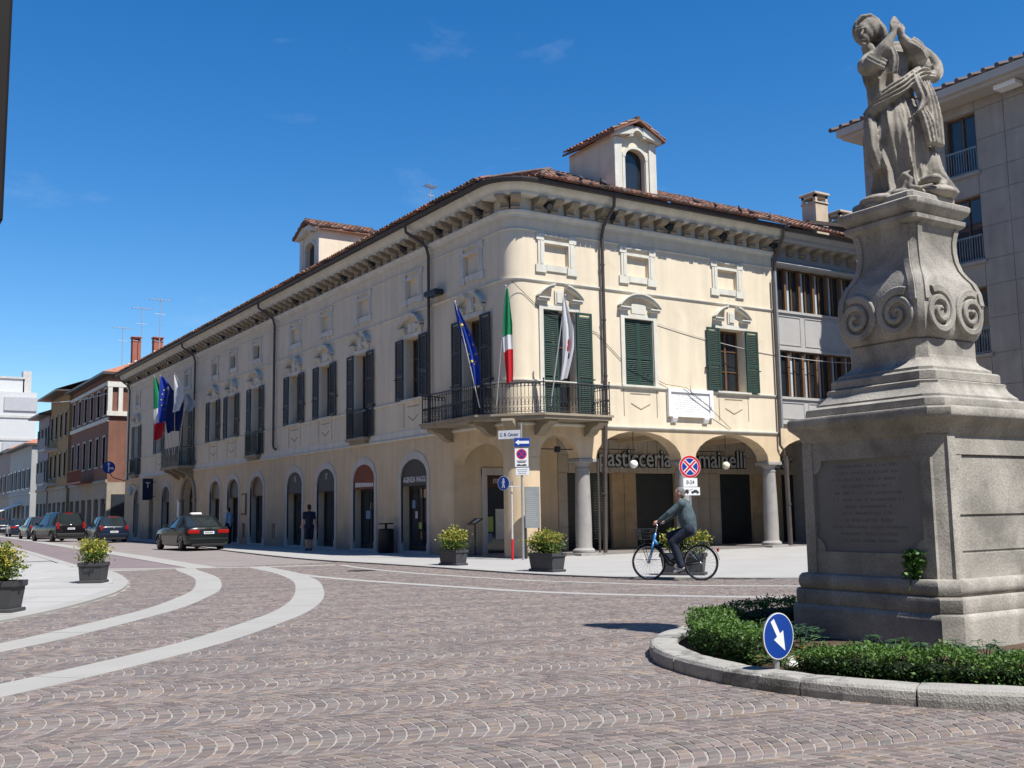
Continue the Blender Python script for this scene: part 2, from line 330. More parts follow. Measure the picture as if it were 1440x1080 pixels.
# pavement in front of the building: raised slab sheet with a kerb edge
mb = MB(); base = wk; inner = [Vector((max(.6, p.x+3), p.y)) for p in wk]
top = [(p.x, p.y, .028) for p in base]+[(60, -19, .028), (60, 106, .028), (5, 106, .028)]
mb.poly(top); mb.loft([[(p.x, p.y, .028), (p.x, p.y, -.03)] for p in base], False, False); struct(mb, 'pavement', SLABL)
strip('pavement_edge', wk, -.30, .034, SLAB, seg=1.3, thick=.06)
# slab joints on the pavement, laid as slabs where they can still be told apart
def clip(poly, a, b):           # keep the part left of line a->b
    out = []; nx, ny = -(b[1]-a[1]), b[0]-a[0]; S = lambda p: (p[0]-a[0])*nx+(p[1]-a[1])*ny
    for i in range(len(poly)):
        p, q = poly[i], poly[(i+1) % len(poly)]; sp, sq = S(p), S(q)
        if sp >= 0: out.append(p)
        if sp*sq < 0: t = sp/(sp-sq); out.append((p[0]+(q[0]-p[0])*t, p[1]+(q[1]-p[1])*t))
    return out
def slabs(name, poly, ang, L_, W_, z, mat, bounds, jit=.002, limit=290, parent=None):
    root = empty(name, (bounds[0], bounds[1], 0), kind='structure'); c, s = cos(ang), sin(ang); n = 0
    toL = lambda p: (p[0]*c+p[1]*s, -p[0]*s+p[1]*c); toW = lambda p: (p[0]*c-p[1]*s, p[0]*s+p[1]*c)
    lp = [toL(p) for p in poly]; us = [p[0] for p in lp]; vs_ = [p[1] for p in lp]
    j = floor(min(vs_)/W_)
    while j*W_ < max(vs_):
        i = floor(min(us)/L_)-1; sh = (j % 2)*L_*.5+random.uniform(-.1, .1)*L_
        while i*L_ < max(us)+L_:
            u0, u1, v0, v1 = i*L_+sh+.004, (i+1)*L_+sh-.004, j*W_+.004, (j+1)*W_-.004; i += 1
            cell = [(u0, v0), (u1, v0), (u1, v1), (u0, v1)]; q = lp
            for k in range(4):
                q = clip(q, cell[k], cell[(k+1) % 4])
                if len(q) < 3: break
            if len(q) < 3: continue
            w = [toW(p) for p in q]; ar = abs(sum(w[k][0]*w[(k+1) % len(w)][1]-w[(k+1) % len(w)][0]*w[k][1] for k in range(len(w))))/2
            if ar < .03: continue
            cx = sum(p[0] for p in w)/len(w); cy = sum(p[1] for p in w)/len(w); X = px(cx, cy)
            if X[2] < .3 or X[0] < -500 or X[0] > 1900: continue
            zz = z+random.uniform(-jit, jit); mb = MB(); mb.frustum([(p[0], p[1], zz-.03) for p in w], [(p[0], p[1], zz) for p in w]); mb.build('paving_slab', mat, root); n += 1
        j += 1
    return root
SLABJ = [M('plaza_slab_%d' % k, c, .8, .06, 1.5, .12, 70, .2, fine=.04) for k, c in enumerate(((.36, .352, .34), (.335, .328, .315), (.38, .372, .357)))]
near = [(p.x, p.y) for p in pz if p.y <= 16]; plz = [(-30, 16)]+[near[0]]+near[1:]+[(-30, -20)]
inn = offs(pz, .30); plz_in = [(-24, 10)]+[(p.x, p.y) for p in inn if p.y <= 10 and p.x > -20]+[(-24, -16)]
sr = slabs('plaza_slabs', plz_in, radians(-28), 2.1, 1.15, .030, SLABJ[0], (-14, -4), jit=.003)
for k, o in enumerate(sr.children): o.data.materials[0] = SLABJ[random.randrange(3)]
mb = MB(); mb.poly([(p.x, p.y, .006) for p in pz]+[(-60, -20, .006), (-60, 60, .006), (-8.7, 60, .006)]); struct(mb, 'plaza', SLABL)
strip('plaza_edge', pz, .30, .032, SLAB, seg=1.2, thick=.06)
mb = MB(); mb.poly([(p.x-.3, p.y, .022) for p in pz if p.y > 9.5]+[(-24, 10, .022), (-60, 10, .022), (-60, 60, .022), (-9, 60, .022)]); struct(mb, 'far_plaza', SLABL)
# ------------------------------------------------ cobbles in arcs
ca, sa = cos(radians(-11.5)), sin(radians(-11.5)); BW, RW, ARC = 1.16, .091, .85; NV = 12
KC = Vector((-7.92, -19.92)); KR = 2.82
blp = [(p.x, p.y) for p in bl]
def west_of(line, x, y):
    for i in range(len(line)-1):
        a, b = line[i], line[i+1]
        if (a.y-y)*(b.y-y) <= 0 and a.y != b.y: return x < a.x+(b.x-a.x)*(y-a.y)/(b.y-a.y)
    return None
def arc(v): return sqrt(ARC*ARC-v*v)-ARC
PAL = [(0.227, 0.181, 0.168), (0.254, 0.205, 0.183), (0.208, 0.179, 0.17), (0.269, 0.217, 0.19), (0.224, 0.192, 0.178), (0.246, 0.208, 0.192), (0.28, 0.217, 0.173), (0.212, 0.17, 0.161), (0.257, 0.203, 0.176), (0.239, 0.212, 0.193)]
bed = MB(); bed.poly([(-40, -60, -.0045), (40, -60, -.0045), (40, -14, -.0045), (-1, -13.5, -.0045), (-3.8, -9, -.0045), (-3.9, 1.4, -.0045), (-8.5, 3.4, -.0045), (-10.8, 4.4, -.0045), (-10.9, 1.8, -.0045), (-14.3, -9, -.0045), (-18, -13, -.0045), (-40, -25, -.0045)])
bedo = struct(bed, 'cobbled_square', MORTAR)
cob = []
for k in range(-30, 17):
    tc_ = k*BW; ph = random.uniform(0, RW)
    for j in range(-330, 220):
        s0 = j*RW+ph
        mx_, my_ = s0*ca-tc_*sa, s0*sa+tc_*ca
        X = px(mx_, my_)
        if X[2] < .5 or X[0] < -260 or X[0] > 1700 or X[2] > 38 or X[1] > 1500: continue
        sh = random.uniform(-.025, .025); e = [-BW/2+BW*(q+(random.uniform(-.16, .16) if 0 < q < NV else 0))/NV for q in range(NV+1)]
        for q in range(NV):
            v0, v1 = e[q]+.004, e[q+1]-.004; vm = (v0+v1)/2; sm = s0+arc(vm)
            x, y = sm*ca-(tc_+vm)*sa, sm*sa+(tc_+vm)*ca
            if (x-KC.x)**2+(y-KC.y)**2 < (KR-.05)**2 or y > 3.2: continue
            w = west_of(pz, x, y)
            if w: continue
            w = west_of(wk, x, y)
            if w is False or (w is None and y > -12): continue
            g = .006; h = random.uniform(-.0018, .0015)
            if X[2] > 16 and False: continue
            pts = []
            for vv, ds in ((v0, g), (v0, RW-g*.5), (v1, RW-g*.5), (v1, g)):
                s_ = s0+arc(vv)+ds+random.uniform(-.006, .006); pts.append((s_*ca-(tc_+vv)*sa, s_*sa+(tc_+vv)*ca))
            cob.append((X[2], X[0], X[1], pts, h, random.choice(PAL), random.uniform(.58, .96)))
def cobble(mb, c):
    _, _, _, pts, h, col, f = c; cx = sum(p[0] for p in pts)/4; cy = sum(p[1] for p in pts)/4; t = .90
    mb.col = tuple(min(1, a*f) for a in col); top = [(cx+(p[0]-cx)*t, cy+(p[1]-cy)*t, h) for p in pts]; low = [(p[0], p[1], h-.0055) for p in pts]
    tl = [random.uniform(-.0008, .0008) for _ in range(4)]; top = [(p[0], p[1], p[2]+q) for p, q in zip(top, tl)]
    mb.add(low+top, [(4, 5, 6, 7), (0, 1, 5, 4), (1, 2, 6, 5), (2, 3, 7, 6), (3, 0, 4, 7)])
vis = sorted([c for c in cob if 0 < c[1] < 1440 and c[2] < 1080], key=lambda c: c[0])[:300]; vid = set(id(c) for c in vis)
for c in vis:
    mb = MB(); cobble(mb, c); mb.build('cobble', COBM, bedo, fix=False)
mb = MB()
for c in cob:
    if id(c) not in vid: cobble(mb, c)
o = mb.build('cobbles', COBM, bedo, fix=False); o['kind'] = 'stuff'; print('cobbles', len(cob))

def manhole(x, y, r, label):
    q = empty('manhole_cover', (x, y, 0), label, 'manhole cover'); m = MB(); m.lathe([(r, -.02), (r, .006), (r*.9, .008), (r*.88, .004), (0.01, .004)], 28, (x, y, 0)); m.build('ring', M('cast_iron', (.05, .045, .042), .6, .25, 12), q)
    m = MB()
    for i in range(-3, 4):
        w = sqrt(max(0, (r*.85)**2-(i*r*.24)**2)); m.box(x-w, x+w, y+i*r*.24-.012, y+i*r*.24+.012, .004, .009)
    m.build('ribs', M('cast_iron', (.05, .045, .042)), q)
manhole(-5.75, -1.9, .36, 'round iron manhole cover between the two narrow stone bands')
# ================================================================= MAIN BUILDING
BLD = empty('corner_palazzo', (0.5, .5, 0), 'long cream and ochre corner palazzo with arcade, green shutters and bracketed cornice', 'building')
YE, XE = 50.4, 11.25                 # far ends of the two fronts
RC = .5
def wallpath(y1=YE, x1=XE, n=8):     # runs along west front, round the corner, along south front
    P = [((0, y1), (-1, 0)), ((0, RC), (-1, 0))]
    P += [((RC-RC*cos(pi/2*k/n), RC-RC*sin(pi/2*k/n)), (-cos(pi/2*k/n), -sin(pi/2*k/n))) for k in range(1, n)]
    return P+[((RC, 0), (0, -1)), ((x1, 0), (0, -1))]
WP = wallpath()
# --- openings
WL = [  # west windows: centre y, kind, pediment, leaf position
 (2.3, 'door', 'broken'), (6.45, 'win', 'arch'), (10.78, 'balc', 'broken'), (14.35, 'win', 'arch'), (17.85, 'win', 'broken'),
 (23.0, 'balc', 'arch'), (26.7, 'win', 'broken'), (29.85, 'win', 'arch'), (35.1, 'grand', 'broken'), (41.2, 'win', 'arch'), (47.2, 'balc', 'broken')]
AW = [(6.4, 1.95), (10.55, 1.9), (14.26, 1.85), (17.77, 1.8), (22.76, 1.85), (26.35, 1.8), (29.4, 1.8), (39.4, 1.8), (46.9, 1.5)]
WR = [(1.77, 'door', 'broken'), (4.95, 'win', 'arch'), (9.1, 'win', 'broken')]
OW = 1.18; ZS, ZT = 5.40, 7.58
holesU = []
for y, k, p in WL: holesU.append((y-OW/2, y+OW/2, 4.30 if k != 'win' else ZS, ZT, 0))
ATTIC_W = [2.3, 6.4, 10.6, 14.35, 17.85, 23.0, 26.7, 29.85, 35.1, 41.2, 47.2]
for i, y in enumerate(ATTIC_W): holesU.append((y-.42, y+.42, 9.02, 9.66, 0))
mb = MB(); facade(mb, FL, RC, YE, 4.05, 10.45, holesU, .42)
mb.build('wall', CREAM, BLD)['label'] = 'cream plaster upper wall of the shaded street front'
holesG = [(y-w/2, y+w/2, .0, 2.72, .56) for y, w in AW]+[(34.4-1.15, 34.4+1.15, 0, 2.4, 1.15), (42.4, 43.5, 0, 2.5, 0), (RC+.05, 3.58, 0, 2.95, .62)]
mb = MB(); facade(mb, FL, RC, YE, 0, 4.05, holesG, .42)
mb.build('wall', OCHRE, BLD)['label'] = 'ochre ground floor wall with arched shop openings'
holesR = [(c-OW/2, c+OW/2, 4.30 if k == 'door' else ZS, ZT, 0) for c, k, p in WR]
ATTIC_R = [1.71, 4.98, 9.0]
for x in ATTIC_R: holesR.append((x-.45, x+.45, 9.02, 9.66, 0))
mb = MB(); facade(mb, FR, RC, XE, 4.05, 10.45, holesR, .42)
mb.build('wall', CREAM, BLD)['label'] = 'sunlit cream upper wall above the arcade'
holesA = [(.95, 2.42, 0, 3.02, .72), (3.08, 6.62, 0, 3.02, .90), (7.22, 10.68, 0, 3.02, .90)]
mb = MB(); facade(mb, FR, RC, XE, 3.02, 4.05, [(a, b, 3.0, c, r) for a, b, _, c, r in holesA], .55)
for a, b in ((2.42, 3.08), (6.62, 7.22), (10.68, XE)): mb.fbox(FR, a, b, 3.005, 3.03, .001, .55)
mb.fbox(FR, RC, .95, 0, 3.03, 0.0, .55)
mb.build('arcade_wall', OCHRE, BLD)
mb = MB()       # rounded corner
for z0, z1 in ((0, 4.05), (4.05, 10.45)):
    q = MB(); q.loft([[(p[0], p[1], z) for p, o in WP[1:-1]] for z in (z0, z1)], False, False); q.build('corner_wall', OCHRE if z0 == 0 else CREAM, BLD, True)
mb = MB(); mb.poly([(.0, YE, 0), (12, YE, 0), (12, YE, 11.4), (0, YE, 11.4)]); mb.poly([(XE, .6, 4.05), (XE, 12, 4.05), (XE, 12, 11.4), (XE, .6, 11.4)]); mb.poly([(12, YE, 0), (12, 12, 0), (12, 12, 11.4), (12, YE, 11.4)]); mb.poly([(.45, 3.75, 4.0), (12, 3.75, 4.0), (12, YE, 4.0), (.45, YE, 4.0)])
mb.build('rear_wall', OCHRE, BLD)
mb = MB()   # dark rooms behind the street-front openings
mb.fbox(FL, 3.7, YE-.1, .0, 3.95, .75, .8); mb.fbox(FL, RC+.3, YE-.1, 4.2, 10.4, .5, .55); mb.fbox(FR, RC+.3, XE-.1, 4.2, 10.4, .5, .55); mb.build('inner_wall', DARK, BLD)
# --- bands
def band(name, prof, mat, path=WP, smooth=False):
    mb = MB(); sweep(mb, path, prof); return mb.build(name, mat, BLD, smooth)
band('string_course', [(0, 3.985), (.05, 3.985), (.07, 4.02), (.07, 4.06), (0, 4.07)], TRIM)
mbp = [(0, 4.07), (.022, 4.07), (.022, 4.32), (0, 4.32)]
mb = MB(); sweep(mb, WP[:2], mbp); mb.build('belt', TRIM, BLD)
band('string_course', [(0, 5.30), (.03, 5.30), (.06, 5.34), (.06, 5.375), (0, 5.385)], TRIM)
band('string_course', [(0, 8.42), (.03, 8.42), (.055, 8.46), (.055, 8.49), (0, 8.50)], TRIM)
band('string_course', [(0, 9.99), (.03, 9.99), (.05, 10.03), (0, 10.06)], TRIM)
band('architrave', [(-.1, 10.40), (.05, 10.40), (.06, 10.46), (.13, 10.50), (.16, 10.56), (.16, 10.60), (-.1, 10.61)], TRIM)
band('frieze', [(-.1, 10.60), (.03, 10.60), (.03, 11.02), (-.1, 11.02)], TRIM)
band('cornice', [(-.1, 11.0), (.46, 11.0), (.48, 11.03), (.48, 11.10), (.53, 11.13), (.58, 11.16), (.64, 11.23), (.70, 11.32), (.72, 11.38), (-.1, 11.40)], TRIM, smooth=40)
band('gutter', [(.69, 11.36), (.72, 11.29), (.80, 11.26), (.87, 11.29), (.90, 11.36), (.90, 11.40), (.69, 11.40)], M('gutter_dark', (.05, .042, .04), .5, .2, 3))
# --- brackets under the cornice
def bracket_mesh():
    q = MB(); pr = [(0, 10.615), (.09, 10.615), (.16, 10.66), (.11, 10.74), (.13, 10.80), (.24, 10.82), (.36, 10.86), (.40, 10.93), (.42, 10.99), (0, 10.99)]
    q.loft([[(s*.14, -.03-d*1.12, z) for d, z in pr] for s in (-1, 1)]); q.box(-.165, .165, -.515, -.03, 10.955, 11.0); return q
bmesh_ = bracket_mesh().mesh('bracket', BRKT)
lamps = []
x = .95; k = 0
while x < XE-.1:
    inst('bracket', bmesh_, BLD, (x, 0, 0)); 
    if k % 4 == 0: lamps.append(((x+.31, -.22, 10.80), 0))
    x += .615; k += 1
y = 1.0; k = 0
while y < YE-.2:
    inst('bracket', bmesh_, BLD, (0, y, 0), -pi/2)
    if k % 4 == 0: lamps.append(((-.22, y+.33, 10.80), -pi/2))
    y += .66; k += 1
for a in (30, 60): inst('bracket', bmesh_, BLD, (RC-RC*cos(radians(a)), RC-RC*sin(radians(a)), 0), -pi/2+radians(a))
def make_flood():
    q = lempty('floodlight', (0, 0, 0), '', 'floodlight', 'black floodlights between the cornice brackets')
    m = MB(); m.ell((0, -.02, 0), (.12, .10, .10), 10, 6); m.tube([(0, .02, .03), (0, -.14, -.05)], [.10, .125], 10); m.build('housing', IRON, q, True)
    m = MB(); m.tube([(0, -.139, -.049), (0, -.146, -.053)], .105, 10); m.build('lens', GLASS, q)
    m = MB(); m.box(-.015, .015, 0, .19, .05, .08); m.build('arm', IRON, q); return q
fl = make_flood()
for i, (p, r) in enumerate(lamps):
    o = fl if i == 0 else copy_tree(fl); o.location = p; o.rotation_euler.z = r
    o['label'] = 'black floodlight under the cornice of the sunlit arcade front' if r == 0 else 'black floodlight under the cornice of the shaded street front'
    o['group'] = 'cornice floodlights on the arcade front' if r == 0 else 'cornice floodlights on the street front'
# --- windows of the upper floor
def shutter(mb, F, ua, ub, z0, z1, d, t=.045, slat=.062):
    w = .075; mb.fbox(F, ua, ua+w, z0, z1, d, d+t); mb.fbox(F, ub-w, ub, z0, z1, d, d+t)
    zm = z0+(z1-z0)*.40; rails = [z0, zm, z1-w] if z1-z0 < 2.6 else [z0, z0+(z1-z0)*.33, z0+(z1-z0)*.66, z1-w]
    for z in rails: mb.fbox(F, ua+w, ub-w, z, z+w*1.2 if z < z1-w-.01 else z1, d+.003, d+t-.003)
    z = z0+w*1.3
    while z < z1-w-.04:
        if not any(r-.05 < z < r+w*1.2 for r in rails):
            P = [F(ua+w-.005, z, d+.002), F(ub-w+.005, z, d+.002), F(ub-w+.005, z+.052, d+t-.004), F(ua+w-.005, z+.052, d+t-.004)]
            Q = [F(ua+w-.005, z+.010, d+.002), F(ub-w+.005, z+.010, d+.002), F(ub-w+.005, z+.062, d+t-.004), F(ua+w-.005, z+.062, d+t-.004)]
            mb.frustum(P, Q)
        z += slat
    return mb
def pediment(F, c, kind, par, mat):
    mb = MB(); z = 7.58; h = OW/2
    for s in (-1, 1): mb.fbox(F, c+s*(h+.02), c+s*(h+.17), ZS-.02 if kind[0] != 'd' else 4.3, z+.16, -.05, .0)          # architrave jambs
    mb.fbox(F, c-h-.02, c+h+.02, z+.01, z+.16, -.045, .0)
    kind = kind.split(':')[1]
    for s in (-1, 1):                                                              # consoles with mouldings
        a, b = c+s*(h-.16), c+s*(h+.24); a, b = min(a, b), max(a, b)
        mb.fbox(F, a+.05, b-.05, z+.16, z+.26, -.07, 0); mb.fbox(F, a, b, z+.26, z+.33, -.15, 0); mb.fbox(F, a-.02, b+.02, z+.33, z+.37, -.19, 0)
    R = 1.05; zc = z+.37+.40-R; aw = math.acos((R-.40)/R); n = 16                   # curved hood
    half = h+.26
    pts = lambda r, t: (c+half*sin(t)/sin(aw), zc+r*cos(t)*1.0)
    for i in range(n):
        t0, t1 = -aw+2*aw*i/n, -aw+2*aw*(i+1)/n
        if kind == 'broken' and abs((t0+t1)/2) < aw*.30: continue
        for r0, r1, dd in ((R-.05, R+.03, -.17), (R+.03, R+.08, -.22)):
            mb.fprism(F, [pts(r0, t0), pts(r0, t1), pts(r1, t1), pts(r1, t0)], dd, 0)
    if kind == 'broken':
        mb.fbox(F, c-.16, c+.16, z+.18, z+.62, -.06, 0); mb.fbox(F, c-.11, c+.11, z+.24, z+.56, -.09, -.06)
    else: mb.fbox(F, c-.30, c+.30, z+.18, z+.50, -.05, 0)
    return mb.build('pediment', mat, par)
def window(F, c, kind, ped, leafmat, leaves, flip, par=BLD):
    z0 = ZS if kind == 'win' else 4.32
    w = MB(); h = OW/2; w.fbox(F, c-h+.03, c+h-.03, z0+.03, ZT-.03, .36, .375); wo_ = w.build('window', GLASS, par)
    f = MB()
    for u in (c-h, c-.045, c+h-.07): f.fbox(F, u, u+(.09 if u == c-.045 else .07), z0, ZT, .32, .385)
    for z in (z0, z0+(ZT-z0)*.33, z0+(ZT-z0)*.66, ZT-.07): f.fbox(F, c-h+.07, c+h-.07, z, z+(.07 if z in (z0, ZT-.07) else .035), .33, .38)
    f.build('window_frame', WOOD, wo_)
    for s, st in zip((-1, 1), leaves):
        q = MB(); e = c+s*h
        if st == 'open': ua, ub = (e+s*.02, e+s*.02+s*.60); shutter(q, F, min(ua, ub), max(ua, ub), z0, ZT, -.105)
        else: ua, ub = (e-s*.004, e-s*.588); shutter(q, F, min(ua, ub), max(ua, ub), z0+.01, ZT-.01, .03)
        q.build('shutter', leafmat, wo_)
        if st == 'open':
            q = MB(); zz = z0+(ZT-z0)*.35; q.fbox(F, e+s*.60, e+s*.70, zz, zz+.03, -.12, 0); q.build('shutter_hook', IRON, wo_)
    pediment(F, c, ('d:' if kind != 'win' else 'w:')+ped, wo_, TRIM)
    if kind == 'win':
        s = MB(); s.fbox(F, c-h-.2, c+h+.2, ZS-.06, ZS+.005, -.10, .12); s.build('sill', TRIM, wo_)
        s = MB(); b = .012                                                          # moulded panel with a chevron below the sill
        for sg in (-1, 1): s.fbox(F, c+sg*(h+.10)-.012, c+sg*(h+.10)+.012, 4.40, 5.28, -b, 0)
        for sg in (-1, 1): s.fprism(F, [(c, 4.62), (c+sg*.40, 4.80), (c+sg*.40, 4.83), (c, 4.65)], -b, 0)
        s.fbox(F, c-.42, c+.42, 5.12, 5.15, -b, 0); s.build('panel', BRKT, wo_)
    return wo_
for i, (y, k, p) in enumerate(WL):
    wo_ = window(FL, y, 'win' if k == 'win' else 'door', p, SHUTD, ('open', 'open'), True)
    if k == 'balc':            # shallow window balcony
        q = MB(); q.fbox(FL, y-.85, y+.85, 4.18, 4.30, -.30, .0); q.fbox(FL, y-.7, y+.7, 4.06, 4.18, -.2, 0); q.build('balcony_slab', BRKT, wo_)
        q = MB()
        for z in (4.33, 4.42, 5.28, 5.36): q.fbox(FL, y-.82, y+.82, z, z+.022, -.275, -.25); [q.fbox(FL, y+s*.82-.011, y+s*.82+.011, z, z+.022, -.27, -.0) for s in (-1, 1)]
        for n in range(19): u = y-.81+1.62*n/18; q.fbox(FL, u-.008, u+.008, 4.30, 5.37, -.272, -.256)
        for n in range(3):
            for s in (-1, 1): q.fbox(FL, y+s*.81-.008, y+s*.81+.008, 4.3, 5.37, -.05-.08*n-.016, -.05-.08*n)
        q.build('railing', IRON, wo_)
    if k == 'grand':
        q = MB(); q.fbox(FL, y-1.9, y+1.9, 4.12, 4.28, -1.0, 0)
        for s in (-1.4, 0, 1.4): q.fprism(lambda u, z, d, s=s: (u, y+s+d, z), [(0, 4.12), (-.9, 4.12), (-.85, 4.02), (-.5, 3.9), (-.2, 3.65), (0, 3.55)], -.13, .13)
        q.build('balcony_slab', BRKT, wo_)
        q = MB()
        for z in (4.34, 4.46, 5.22, 5.34): q.fbox(FL, y-1.86, y+1.86, z, z+.025, -.96, -.935); [q.fbox(FL, y+s*1.85-.012, y+s*1.85+.012, z, z+.025, -.94, 0) for s in (-1, 1)]
        for n in range(41): u = y-1.85+3.7*n/40; q.fbox(FL, u-.008, u+.008, 4.28, 5.35, -.955, -.94)
        for n in range(10):
            for s in (-1, 1): q.fbox(FL, y+s*1.85-.008, y+s*1.85+.008, 4.28, 5.35, -.09*n-.05, -.09*n-.034)
        q.build('railing', IRON, wo_)
for (x, k, p), lv in zip(WR, (('closed', 'open'), ('closed', 'closed'), ('open', 'open'))):
    window(FR, x, k, p, SHUTG, lv, False)
# --- attic frames (blind panels and small windows)
def attic(F, c, blind, mat):
    q = MB(); w, z0, z1 = .46, 9.0, 9.68
    q.fbox(F, c-.80, c+.80, 9.70, 9.92, -.035, 0) if False else None
    for s in (-1, 1):
        q.fbox(F, c+s*w, c+s*(w+.24), z0-.12, z1+.10, -.045, 0)
        q.fbox(F, c+s*(w+.02), c+s*(w+.30), z1+.08, z1+.30, -.06, 0); q.fbox(F, c+s*(w-.06), c+s*(w+.33), z0-.26, z0-.02, -.06, 0)
        q.fbox(F, c+s*(w+.06), c+s*(w+.15), z0, z1+.06, -.065, -.045)
    q.fbox(F, c-w, c+w, z1, z1+.09, -.045, 0); q.fbox(F, c-w-.02, c+w+.02, z1+.22, z1+.28, -.075, 0); q.fbox(F, c-w+.08, c+w-.08, z0-.20, z0-.0, -.045, 0)
    a = q.build('attic_frame', mat, BLD)
    q = MB(); q.fbox(F, c-.47, c+.47, 8.98, 9.70, .10 if blind else .2, .28); q.build('attic_panel', CREAM if blind else GLASS, a)
for i, y in enumerate(ATTIC_W): attic(FL, y, i not in (5, 6, 7), TRIM)
for x in ATTIC_R: attic(FR, x, True, TRIM)
# --- arched shop openings on the street front
SURR = M('grey_surround', (.52, .48, .43), .8, .10, 1.5, .2, 50, .2, fine=.05, streak=.08)
LUN = M('dark_lunette', (.045, .038, .035), .5, .2, 3); LUNO = M('rust_awning', (.19, .055, .025), .7, .2, 5); LUNG = M('grey_lunette', (.055, .052, .05), .6, .2, 3); LETTER = M('pale_letters', (.62, .6, .56), .6, 0)
SHOPGL = M('shop_glass', (.03, .036, .042), .05, .3, .7, spec=.6)
POST = [M('poster_%d' % i, c, .6, .15, 4) for i, c in enumerate(((.55, .25, .12), (.35, .45, .12), (.6, .58, .5), (.2, .3, .42), (.5, .4, .25)))]
lun = [LUN, LUNO, LUNG, LUNG, WOOD, LUN, WOOD, LUN, LUN]
for i, (y, w) in enumerate(AW):
    h = w/2; q = MB(); ap = arch_pts(y-h-.20, y+h+.20, 2.70, .86); ip = arch_pts(y-h, y+h, 2.72, .56)
    for a, b, c, d in zip(ap, ap[1:], ip[1:], ip): q.fprism(FL, [a, b, c, d], -.025, .06)
    for s in (-1, 1): q.fbox(FL, y+s*(h+.0), y+s*(h+.20), .0, 2.70, -.025, .06)
    for s in (-1, 1): q.fbox(FL, y+s*(h-.02), y+s*(h+.21), .0, .38, -.04, .08)
    sf = q.build('door_surround', SURR, BLD)
    q = MB(); dep = .05 if i < 4 else .14
    q.fprism(FL, [(y-h, 2.35)]+arch_pts(y-h+.005, y+h-.005, 2.72, .55)+[(y+h, 2.35)], dep-.03, dep+.04); lo = q.build('lunette', lun[i], sf)
    q = MB(); q.fbox(FL, y-h+.02, y+h-.02, .10, 2.36, .36, .375); gl = q.build('shop_window' if i != 5 else 'door', SHOPGL if i != 5 else DARK, sf)
    q = MB()
    for u in (y-h, y-.05, y+h-.08): q.fbox(FL, u, u+.08, .0, 2.36, .31, .40)
    q.fbox(FL, y-h+.08, y+h-.08, .0, .28 if i not in (4, 6) else .7, .32, .40); q.fbox(FL, y-h+.08, y+h-.08, 2.28, 2.36, .32, .39); q.build('door_frame', LUN, gl)
    q = MB(); q.fbox(FL, y-h-.15, y+h+.15, -.02, .10, -.02, .40); q.build('step', STONE, sf)
    if i in (0, 1, 3):
        rr = random.Random(i+3)
        for n in range(5 if i != 3 else 3):
            pw = rr.uniform(.18, .42); uu = rr.uniform(y-h+.15, y+h-.15-pw); zz = .5+n*.36 if i != 3 else .55+n*.58; q = MB(); q.fbox(FL, uu, uu+pw, zz, zz+rr.uniform(.22, .34), .352, .357); q.build('poster', POST[(n+i) % 5] if i != 3 else DARK, gl)
    if i in (4, 6):      # curtain behind the glass
        q = MB()
        for n in range(8): q.fbox(FL, y-.72+.09*n, y-.66+.09*n, .8, 2.2, .345, .355)
        q.build('curtain', M('grey_curtain', (.22, .22, .22), .8, .1), gl)
    if i == 0: text_on('lettering', 'AGENZIA VIAGGI', FL, y, 2.56, .012, .27, LETTER, lo, .80, flip=True, bold=.004)
    if i == 1: q = MB(); [q.fbox(FL, y-.8+.165*n, y-.8+.165*n+.12, 2.43, 2.43+.13+.02*n/4, .012, .019) for n in range(10)]; q.build('lettering', LETTER, lo)
    if i == 2: text_on('number', '17', FL, y, 2.95, .012, .36, LETTER, lo, .8, flip=True)
    if i == 3: text_on('number', '15', FL, y, 2.95, .012, .34, LETTER, lo, .8, flip=True)
# portal, small door, cellar vents
q = MB(); ap = arch_pts(34.4-1.55, 34.4+1.55, 2.4, 1.40); ip = arch_pts(34.4-1.15, 34.4+1.15, 2.4, 1.15)
for a, b, c, d in zip(ap, ap[1:], ip[1:], ip): q.fprism(FL, [a, b, c, d], -.10, .05)
for s in (-1, 1): q.fbox(FL, 34.4+s*1.15, 34.4+s*1.55, 0, 2.25, -.10, .05); q.fbox(FL, 34.4+s*1.12, 34.4+s*1.60, 2.25, 2.42, -.14, .05)
po = q.build('portal', BRKT, BLD); q = MB(); q.fprism(FL, [(34.4-1.15, 0)]+arch_pts(34.4-1.15, 34.4+1.15, 2.4, 1.14)+[(34.4+1.15, 0)], .38, .40); q.build('door', DARK, po)
q = MB(); q.fbox(FL, 42.4, 43.5, 0, 2.5, .36, .4); q.build('door', DARK, BLD)
for y in (20.4, 24.6): q = MB(); q.fbox(FL, y-.18, y+.18, .35, 1.05, -.012, .02); q.build('vent', LUN, BLD)
q = MB(); sweep(q, [((0, YE), (-1, 0)), ((0, 3.6), (-1, 0))], [(0, 0), (.03, 0), (.03, .42), (.015, .45), (0, .45)])
